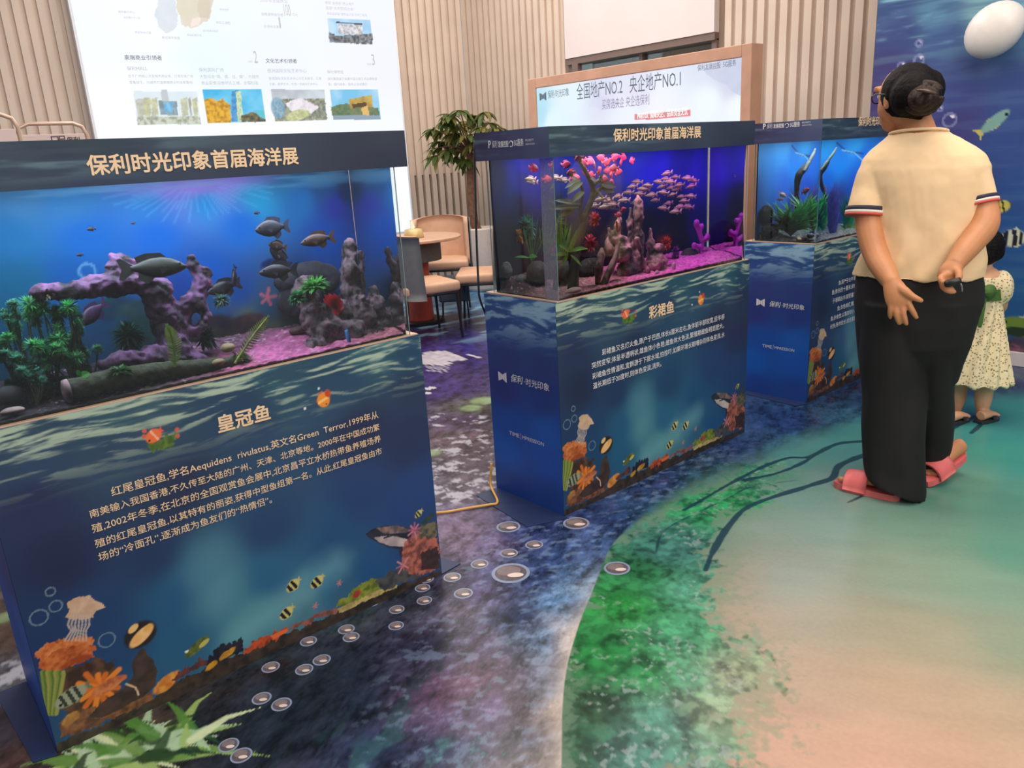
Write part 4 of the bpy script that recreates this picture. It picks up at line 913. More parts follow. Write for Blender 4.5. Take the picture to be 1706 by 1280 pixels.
def tank(x0, x1, label, cx0, cx1, poster, leds, ttl, side=None):
    """glass box, water, backing print, lamp and printed hood"""
    y0, y1 = FRONT_Y + .003, BACK_Y; zb = CABZ + .004; g = .008
    t = empty('aquarium', ((x0 + x1) / 2, (y0 + y1) / 2, zb), 0, label, 'aquarium', 'lit aquariums of the exhibition')
    for q in (((x0, y0, zb), (x1, y0 + g, CANZ + .032)), ((x0, y1 - g, zb), (x1, y1, CANZ + .032)), ((x0, y0 + g, zb), (x0 + g, y1 - g, CANZ + .032)), ((x1 - g, y0 + g, zb), (x1, y1 - g, CANZ + .032))):
        MB().box(*q).build('glass_pane', glass_m, t)
    for ex in (x0, x1 - .004):
        for ey in (y0 - .0005, y1 - .0035): MB().box((ex + (.002 if ex > x0 else 0), ey, zb), (ex + (.004 if ex > x0 else .002), ey + .003, CANZ)).build('glass_edge', edge_m, t)
    MB().box((x0 + g + .001, y0 + g + .001, zb + .001), (x1 - g - .001, y1 - g - .001, CANZ + .03)).build('water', water_m, t)
    pr = poster; P = np.stack([pr.x, np.full(pr.x.shape, y1 - g - .006), pr.y], 2)
    grid_obj('backing_print', P, pr.c, mat_print('backing_print', .6, .2), t)
    hood = MB(); D0, D1 = FRONT_Y - .012, FRONT_Y + .40; th = .010
    hood.box((cx0, D0, CANZ), (cx1, D0 + th, TOPZ)); hood.box((cx0, D1 - th, CANZ), (cx1, D1, TOPZ)); hood.box((cx0, D0 + th, CANZ), (cx0 + th, D1 - th, TOPZ)); hood.box((cx1 - th, D0 + th, CANZ), (cx1, D1 - th, TOPZ)); hood.box((cx0 + th, D0 + th, TOPZ - .03), (cx1 - th, D1 - th, TOPZ - .022))
    h = hood.build('hood', mat('hood_board', (46, 56, 82), .55, var=.06), t)
    pr = canopy_print(cx1 - cx0, TOPZ - CANZ, 0, [(58, 76, 86), (54, 70, 84), (62, 74, 88), (52, 60, 76), (44, 60, 84), (46, 58, 84), (48, 56, 80), (44, 50, 70)])
    grid_obj('hood_face', np.stack([pr.x + cx0, np.full(pr.x.shape, D0 - .0006), pr.y + CANZ], 2), pr.c, p_can, h)
    pr = canopy_print(D1 - D0, TOPZ - CANZ, 0, [(66, 60, 96), (64, 62, 104), (76, 80, 116), (84, 96, 128), (60, 60, 94), (62, 66, 104), (66, 72, 112), (72, 82, 118)])
    grid_obj('hood_side_face', np.stack([np.full(pr.x.shape, cx0 - .0006), D1 - pr.x, pr.y + CANZ], 2), pr.c, p_can, h)
    tb = MB(); line_front(tb, '保利时光印象首届海洋展', *ttl, D0 - .0022, min(.545, on_y(*ttl[1], D0)[0] - on_y(*ttl[0], D0)[0]), bold=.024); tb.build('title_lettering', gold, h)
    if side:
        tb = MB(); sx = cx0 - .0016; a = on_x(*side[0], sx); b_ = on_x(*side[1], sx); L_ = a[1] - b_[1]; z = (a[2] + b_[2]) / 2
        f = lambda s, k, w, hh, dz=0, **kw: letters(tb, s, (sx, a[1] - L_ * k, z + dz), (0, -1, 0), UZ, L_ * w, hh, **kw)
        f('P', 0, .06, .028, bold=.03); f('保利', .085, .12, .026, shear=.2); f('发展控股', .22, .23, .023, bold=.02); f('5G服务', .57, .20, .026, bold=.02); f('PROPERTY', .81, .17, .008, .014); f('SERVICES', .81, .19, .006, .002)
        tb.mi = 0
        c = (sx, a[1] - L_ * .505, z + .010)
        tb.tube([(sx, c[1] + .010 * math.cos(w), c[2] + .010 * math.sin(w)) for w in np.linspace(.3, 5.2, 14)], .0016, 6)
        tb.build('side_lettering', white_ink, h)
    for (a, b_, col, st) in leds:
        MB().box((a, y0 + .05, CANZ + .018), (b_, y0 + .20, CANZ + .026)).build('led_light', mat('led_%d_%d_%d' % col, col, .4, var=0, emis=col, estr=st), t)
    return t
def poster_grid(x0, x1, pts):
    us = np.arange(x0 + .012, x1 - .008, .005); vs = np.arange(CABZ + .008, CANZ + .026, .005); pr = Print(us, vs)
    w = lambda px, py: tuple(in_water(px, py, BACK_Y - .014)[[0, 2]])
    pr.fill([w(*p) for p, _ in pts], [c for _, c in pts], 1.7, .04, 4, eps=4e-4)
    return pr, w
# --- left tank backing: deep blue with sun rays and a sandy reef
P1, w1 = poster_grid(.16, 1.322, [((20, 335), (66, 116, 186)), ((20, 400), (20, 100, 176)), ((30, 480), (8, 92, 150)), ((60, 560), (6, 70, 110)), ((120, 330), (50, 112, 190)), ((150, 400), (4, 92, 196)), ((120, 470), (4, 84, 176)), ((240, 340), (40, 110, 200)), ((260, 400), (6, 92, 206)), ((320, 303), (160, 116, 220)),
   ((280, 305), (120, 110, 214)), ((370, 300), (130, 120, 216)), ((340, 340), (30, 120, 206)), ((430, 330), (20, 130, 196)), ((470, 300), (20, 96, 156)), ((400, 380), (6, 92, 200)), ((350, 450), (6, 80, 190)), ((500, 340), (20, 90, 170)), ((540, 320), (16, 66, 130)), ((545, 400), (10, 66, 170)), ((560, 350), (40, 44, 150)), ((580, 330), (16, 34, 80)),
   ((400, 480), (20, 70, 160)), ((300, 480), (14, 60, 160)), ((350, 510), (40, 76, 140)), ((440, 510), (44, 80, 130)), ((420, 530), (110, 106, 96)), ((460, 555), (120, 112, 92)), ((380, 560), (70, 62, 62)), ((330, 560), (44, 44, 60)), ((480, 520), (60, 60, 76)), ((500, 470), (10, 50, 120)), ((240, 560), (30, 44, 60)), ((180, 540), (20, 60, 110)), ((100, 620), (30, 44, 60)), ((500, 560), (60, 84, 84))])
P1.c = P1.c * np.array([.9, 1.25, .88])
c = w1(325, 296); gl_ = np.hypot((P1.x - c[0]) / .30, (P1.y - c[1]) / .055); P1.mix((1 - sstep(.2, 1.15, gl_)) * .75, (176, 140, 232))
for k in range(30):
    t = 3.3 + 2.7 * (k + .5) / 30 + .04 * math.sin(k * 7.1); r0, r1 = .052 + .014 * math.sin(k * 3.3), .080 + .045 * abs(math.sin(k * 1.7))
    P1.line([(c[0] + 2.1 * r0 * math.cos(t), c[1] + r0 * math.sin(t)), (c[0] + 2.1 * r1 * math.cos(t), c[1] + r1 * math.sin(t))], .005, (110, 196, 236), .22, 1.0)
r_ = fbm(P1.x * 4, P1.y * 40, 4, 3); P1.mix(sstep(.5, .7, r_) * sstep(1.32, 1.38, P1.y) * .5, (120, 190, 226))
for (px, py, a, b_, c1, c2) in ((410, 540, .07, .03, (52, 40, 44), (80, 60, 60)), (360, 545, .06, .04, (48, 40, 50), (30, 30, 44)), (340, 580, .09, .05, (66, 58, 48), (40, 40, 40)), (500, 505, .06, .03, (60, 56, 66), (40, 40, 56)), (250, 545, .1, .04, (40, 44, 56), (20, 60, 60)), (190, 515, .06, .03, (24, 52, 80), (20, 70, 70)), (475, 560, .05, .03, (40, 96, 90), (70, 90, 70)), (496, 548, .03, .012, (110, 76, 70), (80, 60, 60)), (450, 440, .03, .016, (20, 40, 90), None), (230, 515, .05, .025, (50, 84, 80), (30, 60, 70))):
    P1.ell(*w1(px, py), a, b_, .1, c1, c2, soft=.25, rough=.25, f=25)
P1.star(*w1(446, 496), .026, 5, (196, 110, 120), (196, 110, 120), .4); P1.ring(*w1(146, 452), .020, .004, (120, 180, 220), .6); P1.ell(*w1(446, 557), .012, .009, 0, (206, 70, 80))
# --- middle tank backing: saturated blue fading into dark
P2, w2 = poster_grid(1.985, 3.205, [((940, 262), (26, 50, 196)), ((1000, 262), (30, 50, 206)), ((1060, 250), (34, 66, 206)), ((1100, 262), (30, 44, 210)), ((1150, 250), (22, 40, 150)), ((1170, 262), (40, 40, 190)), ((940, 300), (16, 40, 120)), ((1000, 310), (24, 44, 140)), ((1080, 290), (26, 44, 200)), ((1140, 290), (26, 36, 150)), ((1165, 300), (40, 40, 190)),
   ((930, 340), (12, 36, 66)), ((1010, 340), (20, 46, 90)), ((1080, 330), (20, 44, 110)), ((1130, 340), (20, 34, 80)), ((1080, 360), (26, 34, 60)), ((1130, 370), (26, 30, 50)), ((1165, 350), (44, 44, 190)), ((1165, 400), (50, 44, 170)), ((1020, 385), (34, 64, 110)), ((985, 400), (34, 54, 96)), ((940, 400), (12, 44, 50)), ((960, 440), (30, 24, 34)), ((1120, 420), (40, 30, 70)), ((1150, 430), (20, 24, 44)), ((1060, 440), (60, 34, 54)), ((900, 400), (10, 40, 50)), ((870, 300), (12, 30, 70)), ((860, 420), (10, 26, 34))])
for k in range(60):
    px, py = random.uniform(900, 1150), random.uniform(385, 445); P2.ell(*w2(px, py), random.uniform(.015, .04), random.uniform(.01, .03), random.random(), random.choice([(90, 50, 70), (60, 44, 80), (40, 70, 60), (120, 70, 70), (70, 60, 40), (60, 34, 60)]), (30, 30, 44), .8, .3, 40, k, .3)
P2.ell(*w2(1108, 405), .05, .035, .1, (196, 104, 56), (150, 80, 50), .9, .25, 40, 2, .25)
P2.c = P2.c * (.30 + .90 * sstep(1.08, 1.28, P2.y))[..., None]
# --- right tank backing
P3, w3 = poster_grid(3.87, 5.095, [((1380, 235), (30, 150, 226)), ((1430, 232), (40, 156, 230)), ((1400, 270), (12, 120, 214)), ((1440, 270), (10, 100, 206)), ((1380, 310), (10, 96, 200)), ((1430, 310), (16, 76, 190)), ((1400, 340), (40, 50, 120)), ((1440, 350), (30, 60, 110)), ((1380, 370), (34, 60, 90)), ((1430, 390), (20, 60, 60)), ((1300, 240), (30, 140, 216)), ((1300, 330), (30, 80, 150)), ((1480, 300), (14, 80, 190)), ((1560, 300), (14, 80, 190))])
P3.line([w3(1396, 238), w3(1412, 252), w3(1440, 256)], .008, (20, 50, 100), .8); P3.line([w3(1405, 250), w3(1425, 254), w3(1438, 266)], .006, (150, 206, 236), .6)

S1 = stand(.14, 1.355, 'leftmost printed cabinet with the long crown fish text, under the dark-fish aquarium', '皇冠鱼',
   [('红尾皇冠鱼,学名Aequidens  rivulatus,英文名Green  Terror,1999年从', (186, 825), (631, 700)), ('南美输入我国香港,不久传至大陆的广州、天津、北京等地。2000年在中国成功繁', (150, 861), (633, 720)), ('殖,2002年冬季,在北京的全国观赏鱼会展中,北京昌平立水桥热带鱼养殖场养', (154, 886), (635, 740)),
    ('殖的红尾皇冠鱼,以其特有的丽姿,获得中型鱼组第一名。从此,红尾皇冠鱼由市', (159, 910), (637, 761)), ('场的“冷面孔”,逐渐成为鱼友们的“热情侣”。', (165, 934), (454, 841))], True, ((364, 722), (452, 701)), None,
   [((1.355, FRONT_Y - .005), (1.445, FRONT_Y + .005), (1.40, FRONT_Y + .16), (1.356, FRONT_Y + .16)), ((.138, FRONT_Y - .01), (.085, FRONT_Y + .005), (.06, FRONT_Y + .40), (.138, FRONT_Y + .40))])
S2 = stand(1.965, 3.245, 'printed cabinet with four lines of text under the red-and-silver-fish aquarium, middle one', '彩裙鱼',
   [('彩裙鱼又名灯火鱼,原产于巴西,体长6厘米左右,鱼体前半部较宽,后半部', (1003, 591), (1206.7, 534)), ('突然变窄,体呈半透明状,雄鱼体小色艳,雌鱼体大色淡,繁殖期雌鱼明显肥大。', (986, 614), (1206, 548)), ('彩裙鱼性情温和,宜群游于下层水域,怕惊吓,如果环境长期嘈杂则体色变浅,水', (987, 631), (1207, 563.5)), ('温长期低于20度时,则体色变淡,消失。', (988, 647), (1102, 613))], False, ((1081, 532), (1123, 522)),
   ((837, 628), (852, 641), (915, 649), (849, 728), (906, 740)), [((1.965, FRONT_Y - .03), (1.80, FRONT_Y + .04), (1.85, FRONT_Y + .42), (1.964, FRONT_Y + .42)), ])
S3 = stand(3.85, 5.115, 'printed cabinet half hidden behind the woman in black trousers', None,
   [('鱼,原产于太平洋与印度洋的珊瑚礁海域中,体长约八', (1397, 474), (1560, 428)), ('鱼,体长约十厘米,体色鲜艳,性情温和,喜群居', (1386, 489), (1560, 440)), ('于珊瑚丛中,颇受喜爱。', (1387, 504), (1480, 478)), ('鱼,体色鲜红,鳍为白色,胸鳍宽大美丽', (1395, 515), (1560, 465)), ('鱼,杂食性,以藻类和小型甲壳动物为食物,生', (1384, 530), (1560, 478)), ('长快,寿命较长,适合家庭饲养观赏。', (1383, 544), (1540, 496))], False, ((1490, 428), (1512, 424)),
   ((1267, 504), (1282, 512), (1340, 517), (1270, 578), (1323, 587)), [((3.85, FRONT_Y - .02), (3.765, FRONT_Y + .02), (3.795, FRONT_Y + .42), (3.849, FRONT_Y + .42))])
T1 = tank(.16, 1.322, 'leftmost aquarium, bright blue backdrop, dark fish and purple driftwood', .12, 1.359, P1, [(.18, .7, (220, 234, 255), 13.5), (.7, 1.31, (222, 232, 255), 11.5)], ((148, 294), (498, 274)))
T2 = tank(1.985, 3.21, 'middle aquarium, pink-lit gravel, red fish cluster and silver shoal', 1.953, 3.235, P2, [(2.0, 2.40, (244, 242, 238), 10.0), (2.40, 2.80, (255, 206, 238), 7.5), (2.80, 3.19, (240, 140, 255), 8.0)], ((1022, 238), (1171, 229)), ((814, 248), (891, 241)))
sm = bpy.data.materials.new('pane_reflection'); sm.use_nodes = True; nt = sm.node_tree; b = nt.nodes['Principled BSDF']; b.inputs['Base Color'].default_value = (*lin((150, 150, 168)), 1)
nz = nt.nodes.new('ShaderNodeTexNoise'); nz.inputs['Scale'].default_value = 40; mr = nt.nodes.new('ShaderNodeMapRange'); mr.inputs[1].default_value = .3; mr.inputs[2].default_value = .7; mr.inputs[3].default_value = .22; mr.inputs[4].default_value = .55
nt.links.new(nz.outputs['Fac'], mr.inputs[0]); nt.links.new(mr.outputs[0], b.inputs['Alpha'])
MB().box((1.9838, FRONT_Y + .006, CABZ + .006), (1.9846, FRONT_Y + .072, CANZ - .002)).build('reflection_strip', sm, T2)  # room reflection on the left glass, painted as an added grey strip
T3 = tank(3.87, 5.095, 'rightmost aquarium, green plants, beside the woman in the cream T-shirt', 3.835, 5.12, P3, [(3.89, 4.4, (226, 240, 250), 12.0), (4.4, 5.07, (226, 240, 250), 12.0)], ((1429, 215), (1560, 202)), ((1271, 217), (1352, 208)))
# ================================================================== what stands and swims in the aquariums
def bed(name, x0, x1, h0, h1, cols, label, seed):
    """loose gravel: one bumpy bed"""
    us = np.arange(x0, x1, .0045); vs = np.arange(FRONT_Y + .0135, BACK_Y - .017, .0045); x, y = np.meshgrid(us, vs)
    t = (y - FRONT_Y) / .37; cell = vnoise(x * 110, y * 110, seed); big = fbm(x * 9, y * 9, 3, seed + 2)
    z = CABZ + .008 + h0 + (h1 - h0) * t + .022 * (big - .5) * sstep(0, .25, t) + .006 * cell
    z = np.maximum(CABZ + .008 + (z - CABZ - .008) * sstep(0, .07, x - x0), CABZ + .008)
    n = vnoise(x * 95 + 7, y * 95, seed + 5); c = idw(x, y, [p for p, _ in cols], [lin(k) for _, k in cols], 2)
    c = c * (.55 + .9 * n)[..., None]
    w = sstep(.8, .9, vnoise(x * 120, y * 120, seed + 9))[..., None]; c = c * (1 - w * .6) + w * .6 * lin((236, 210, 220))
    P_ = np.stack([x, y, z], 2); P_ = np.concatenate([P_[:1], P_, P_[-1:]], 0); P_ = np.concatenate([P_[:, :1], P_, P_[:, -1:]], 1)
    c = np.concatenate([c[:1], c, c[-1:]], 0); c = np.concatenate([c[:, :1], c, c[:, -1:]], 1)
    P_[0, :, 2] = P_[-1, :, 2] = CABZ + .006; P_[:, 0, 2] = P_[:, -1, 2] = CABZ + .006
    o = grid_obj(name, P_, c.clip(0, 1), mat_print('gravel_grain', .7, .3))
    o.data.polygons.foreach_set('use_smooth', [True] * len(o.data.polygons))
    return tag(o, label, 'gravel', None, 'stuff')
bed('gravel', .172, 1.31, -.001, .045, [((.3, 2.1), (60, 50, 56)), ((.5, 2.1), (70, 58, 60)), ((.66, 2.12), (110, 76, 84)), ((.78, 2.1), (204, 108, 140)), ((.9, 2.15), (214, 112, 160)), ((1.05, 2.15), (206, 108, 150)), ((1.25, 2.12), (190, 110, 120)), ((.5, 2.35), (50, 44, 56)), ((.8, 2.38), (120, 84, 100)), ((1.2, 2.35), (90, 66, 80))], 'pink gravel covering the floor of the leftmost aquarium', 11)
bed('gravel', 1.997, 3.198, .004, .05, [((2.05, 2.1), (150, 112, 110)), ((2.2, 2.1), (166, 120, 116)), ((2.32, 2.1), (196, 130, 140)), ((2.5, 2.1), (224, 120, 170)), ((2.9, 2.1), (226, 110, 190)), ((3.15, 2.1), (222, 110, 196)), ((2.1, 2.35), (90, 70, 76)), ((2.9, 2.35), (206, 100, 180))], 'pink and tan gravel in the middle aquarium', 23)
bed('gravel', 3.882, 5.083, .002, .04, [((4., 2.1), (120, 110, 104)), ((4.4, 2.1), (96, 96, 96)), ((4.9, 2.2), (90, 90, 92)), ((4.1, 2.3), (70, 74, 72))], 'grey gravel in the rightmost aquarium', 37)
def wp(px, py, Y): return in_water(px, py, Y)
# ---- leaves
def blade(mb, base, d, up, length, width, bend=.4, n=7, fold=.15):
    """one leaf: from base towards d, drooping, with a mid fold"""
    base = np.array(base, float); d = np.array(d, float); d /= np.linalg.norm(d) + 1e-9
    up = np.array(up, float); sd_ = np.cross(d, up); sd_ /= np.linalg.norm(sd_) + 1e-9; up = np.cross(sd_, d)
    rows = []
    for i in range(n):
        t = i / (n - 1); c = base + d * length * t * (1 - .25 * bend * t) - np.array([0, 0, 1.0]) * bend * length * t * t * .6
        w = width * (math.sin(math.pi * min(1, t * .93 + .06)) ** .75) * .5
        rows.append([c - sd_ * w + up * fold * w, c, c + sd_ * w + up * fold * w])
    return mb.sheet(rows)
def rdir(zmin=-.2, rnd=random):
    while True:
        v = np.array([rnd.uniform(-1, 1), rnd.uniform(-1, 1), rnd.uniform(-1, 1)]); l = np.linalg.norm(v)
        if .1 < l < 1 and v[2] / l > zmin: return v / l
def plant_mat(name, rgb, **k): return mat(name, rgb, .45, var=.35, scale=40, thru=.4, **k)
def tuft(name, c, r, n, m, label, cat='aquarium plant', zmin=-.3, width=.006, bend=.3, stem=None, squash=(1, .7, 1), group=None, rnd=random):
    c = np.array(c); o = empty(name, tuple(c if stem is None else stem), 0, label, cat, group)
    mb = MB()
    for k in range(n):
        d = rdir(zmin, rnd); L = r * rnd.uniform(.6, 1.05); d2 = d * np.array(squash)
        blade(mb, c + d2 * r * .12, d2, (0, 0, 1) if abs(d[2]) < .9 else (1, 0, 0), L, width, bend, 4)
    mb.build('foliage', m, o)
    if stem is not None: MB().tube([stem, (np.array(stem) + c) / 2 + np.array([.004, 0, 0]), c], .003, 6, sub=3).build('stem', mat('water_stem', (60, 70, 40), .6), o)
    return o
# ---- leftmost tank: pompom plants on the left
green_dark = plant_mat('pompom_green', (96, 206, 118)); green_teal = plant_mat('pompom_teal', (110, 200, 176)); green_tip = plant_mat('pompom_tip', (176, 240, 186)); green_lite = plant_mat('leaf_green_light', (130, 190, 70))
pom = [(8, 520, 2.24, .035, 't'), (28, 545, 2.30, .045, 'g'), (60, 535, 2.22, .06, 'g'), (100, 525, 2.20, .055, 'g'), (125, 560, 2.24, .05, 'g'), (70, 580, 2.18, .06, 'g'), (110, 600, 2.17, .055, 'g'), (35, 600, 2.16, .045, 't'), (50, 630, 2.13, .035, 't'), (85, 640, 2.20, .05, 'g'), (10, 580, 2.20, .05, 'g'), (140, 590, 2.28, .045, 'g'), (15, 640, 2.18, .045, 'g'), (140, 620, 2.26, .04, 'g')]
pomlab = ['topmost small green pompom plant at the left photo edge of the leftmost aquarium', 'green pompom plant behind the clump at the left edge of the leftmost aquarium', 'tall green pompom plant left of the purple driftwood branch', 'green pompom plant right under the long driftwood branch', 'dark green pompom plant nearest the driftwood trunk', 'large green pompom plant in the middle of the clump', 'green pompom plant above the mossy log', 'pale teal pompom plant low in front of the clump', 'small teal pompom plant lowest in front, over the gravel', 'green pompom plant just left of the pale log end', 'green pompom plant at the photo edge, mid height', 'dark pompom plant tucked behind the log at the driftwood foot', 'lowest green pompom plant at the left photo edge', 'dim pompom plant behind the mossy log']
for k, (px, py, Y, r, c) in enumerate(pom):
    p = wp(px, py, Y); o = empty('pompom_plant', (p[0], p[1], CABZ + .02), 0, pomlab[k], 'aquarium plant', 'pompom plants in the leftmost aquarium')
    m_ = green_dark if c == 'g' else green_teal; rn = random.Random(k); st = MB(); lv = MB(); tip = MB()
    for q in range(7):
        h = np.array(p) + np.array([rn.uniform(-1, 1) * r * .75, rn.uniform(-.5, .4) * r, rn.uniform(-.85, .75) * r]) * (0 if q == 0 else 1); R_ = r * rn.uniform(.34, .50)
        h[2] = max(h[2], CABZ + .03 + R_ * .6); h[1] = min(max(h[1], FRONT_Y + .03), BACK_Y - .05); h[0] = max(h[0], .205)
        st.tube([(p[0], p[1], CABZ + .02), (h + np.array([p[0], p[1], CABZ + .02])) / 2 + np.array([.006, 0, 0]), h], .002, 5, sub=3)
        for n_ in range(170):
            d = rdir(-.95, rn); blade(lv if n_ % 3 else tip, h + d * R_ * .10, d, (0, 0, 1) if abs(d[2]) < .9 else (1, 0, 0), R_ * rn.uniform(.8, 1.0), .0050, .10, 3)
    lv.build('foliage', m_, o); tip.build('pale_foliage', green_tip, o); st.build('stem', mat('water_stem', (60, 70, 40), .6), o)
# ---- purple driftwood
def wpath(L, Y=None): return [wp(*p) for p in L]
dw_m = mat('driftwood_bark', (120, 80, 120), .7, var=.3, scale=24, bump=.7, c2=(42, 32, 40))
mb = MB()
mb.tube(wpath([(300, 610, 2.20), (288, 570, 2.21), (274, 525, 2.22), (258, 490, 2.22), (232, 464, 2.22), (206, 442, 2.22), (196, 426, 2.22)]), [.050, .040, .042, .044, .038, .030, .020], 14, sub=4)
mb.tube(wpath([(250, 478, 2.21), (215, 470, 2.21), (170, 474, 2.20), (120, 482, 2.20), (80, 487, 2.20), (56, 492, 2.20)]), [.036, .032, .028, .022, .018, .010], 12, sub=4)
mb.tube(wpath([(196, 455, 2.22), (190, 435, 2.22), (187, 424, 2.22)]), [.022, .016, .008], 10, sub=3); mb.tube(wpath([(210, 450, 2.22), (216, 436, 2.22), (214, 426, 2.23)]), [.020, .014, .006], 10, sub=3)
mb.tube(wpath([(292, 560, 2.22), (306, 530, 2.23), (322, 505, 2.24), (338, 478, 2.24), (332, 455, 2.24), (320, 440, 2.24), (316, 426, 2.24)]), [.030, .026, .028, .026, .022, .016, .010], 12, sub=4)
mb.tube(wpath([(300, 515, 2.22), (318, 500, 2.22), (340, 510, 2.22), (342, 535, 2.22), (325, 550, 2.22), (300, 540, 2.22)]), .016, 10, sub=4)
mb.tube(wpath([(330, 455, 2.24), (345, 452, 2.24), (350, 462, 2.24)]), [.016, .014, .008], 8, sub=3)
mb.tube(wpath([(300, 600, 2.2), (250, 596, 2.17), (200, 600, 2.15), (165, 606, 2.14)]), [.034, .026, .020, .010], 12, sub=4)
mb.tube(wpath([(298, 600, 2.2), (330, 600, 2.2), (352, 610, 2.2)]), [.034, .024, .012], 12, sub=3)
dwo = remesh('driftwood', mb, .005, dw_m, None, 3, lambda c: .030 * noise3(c * np.array([.6, 1, 1]), 34, 3) + .014 * noise3(c, 80, 6))
tag(dwo, 'purple-brown branching driftwood with a long left arm in the leftmost aquarium', 'driftwood')
# moss tufts on it
tuft('moss_clump', wp(80, 490, 2.18), .018, 60, plant_mat('moss_brown', (104, 92, 60)), 'brown moss clump at the tip of the long driftwood arm', 'moss', -.9, .005); tuft('moss_clump', wp(368, 500, 2.24), .030, 110, plant_mat('moss_pale', (120, 160, 130)), 'pale green moss clump right of the driftwood ring', 'moss', -.9, .008, squash=(1, .6, .6))
tuft('moss_clump', wp(215, 560, 2.3), .055, 200, plant_mat('moss_deep', (40, 86, 60)), 'dark green moss clump under the driftwood arch', 'moss', -.9, .010); tuft('moss_clump', wp(345, 562, 2.26), .04, 140, plant_mat('moss_deep', (40, 86, 60)), 'dark green moss clump at the right foot of the driftwood', 'moss', -.9, .010)
# ---- mossy log lying in front
mb = MB(); mb.tube([wp(116, 652, 2.10), wp(180, 636, 2.105), wp(250, 622, 2.11), wp(330, 612, 2.115), wp(402, 600, 2.12)], [.030, .028, .026, .022, .014], 14, sub=4)
lg = remesh('mossy_log', mb, .005, mat('log_bark', (66, 70, 44), .8, var=.5, scale=60, bump=.6), None, 2, lambda c: .006 * noise3(c, 50, 9))
tag(lg, 'dark mossy log lying along the front glass of the leftmost aquarium', 'log')
a = np.array(wp(116, 652, 2.10)); b_ = np.array(wp(150, 644, 2.103)); d = (a - b_) / np.linalg.norm(a - b_)
MB().tube([a + d * .000, a + d * .010, a + d * .014], [.031, .030, .018], 16).build('cut_end', mat('log_end', (206, 166, 170), .8, var=.25, scale=60), lg, True)
tuft('moss_clump', wp(200, 620, 2.095), .036, 160, plant_mat('moss_log', (84, 130, 60)), 'green moss clump growing on the left half of the mossy log', 'moss', -.4, .007, squash=(1.3, .6, .4)); tuft('moss_clump', wp(400, 598, 2.125), .036, 140, plant_mat('moss_log', (84, 130, 60)), 'green moss clump at the thin right end of the mossy log', 'moss', -.4, .008, squash=(1.5, .6, .5))
# ferns and leaves
def fern(name, base, tip, m, label, n=22, wdt=.018):
    base, tip = np.array(base), np.array(tip); o = empty(name, tuple(base), 0, label, 'aquarium plant'); mid = (base + tip) / 2 + np.array([.008, 0, .012])
    P = spline([base, mid, tip], 12); MB().tube(P, [.0022 + .002 * (1 - i / len(P)) for i in range(len(P))], 6).build('stalk', m, o)
    mb = MB()
    for i in range(3, len(P) - 1):
        t = P[min(i + 1, len(P) - 1)] - P[i - 1]; t /= np.linalg.norm(t); s_ = np.cross(t, (0, 1, 0)); k = math.sin(math.pi * (i / len(P)) ** .8) * wdt + .004
        for g in (-1, 1): blade(mb, P[i], s_ * g + t * .5, (0, -1, 0), k, .0045, .1, 4)
    for g in (-.3, .3): blade(mb, P[-1], (tip - mid) / np.linalg.norm(tip - mid) + np.array([g, 0, 0]), (0, -1, 0), .01, .006, 0, 4)
    mb.build('leaflets', m, o); return o
fern_m = plant_mat('fern_yellow_green', (200, 222, 110))
fern('fern_frond', wp(292, 612, 2.09), wp(280, 545, 2.09), fern_m, 'upright light green fern frond before the driftwood trunk', 22, .020); fern('fern_frond', wp(392, 606, 2.10), wp(446, 530, 2.11), fern_m, 'slanting light green fern frond beside the pink gravel', 26, .020)
def leafset(name, items, m, label, cat='aquarium plant', base=None, group=None, stem_m=None, stem_w=.0022):
    b0 = np.array(base if base is not None else items[0][0]); o = empty(name, tuple(b0), 0, label, cat, group); mb = MB(); st = MB()
    for (p, tip, w, bend) in items:
        p, tip = np.array(p), np.array(tip); d = tip - p; L = np.linalg.norm(d)
        blade(mb, p, d, (0, -.8, .6), L, w, bend, 8, .2)
        if stem_m is not None and np.linalg.norm(p - b0) > .004: st.tube([b0, (b0 + p) / 2 + np.array([0, 0, .01]), p], stem_w, 6, sub=3)
    mb.build('leaves', m, o)
    if st.V: st.build('stems', stem_m, o)
    return o
leafset('leaf_sprig', [(wp(255, 652, 2.08), wp(242, 643, 2.075), .014, .1), (wp(250, 652, 2.08), wp(280, 644, 2.075), .016, .1), (wp(240, 656, 2.08), wp(228, 650, 2.075), .012, .1)], plant_mat('sprig_green', (120, 176, 64)), 'small bright green leaf sprig low against the front glass'); leafset('leaf_sprig', [(wp(135, 628, 2.08), wp(128, 616, 2.08), .012, .1), (wp(135, 628, 2.08), wp(150, 620, 2.08), .02, .1)], plant_mat('sprig_vivid', (70, 170, 50)), 'small vivid green leaf sprig on top of the log end')
leafset('leaf_sprig', [(wp(355, 610, 2.12), wp(345, 596, 2.12), .01, .1), (wp(358, 610, 2.12), wp(360, 590, 2.12), .01, .1), (wp(360, 610, 2.12), wp(372, 598, 2.12), .01, .1)], plant_mat('sprig_green', (120, 176, 64)), 'small spiky leaf sprig between the driftwood and the slanting fern')
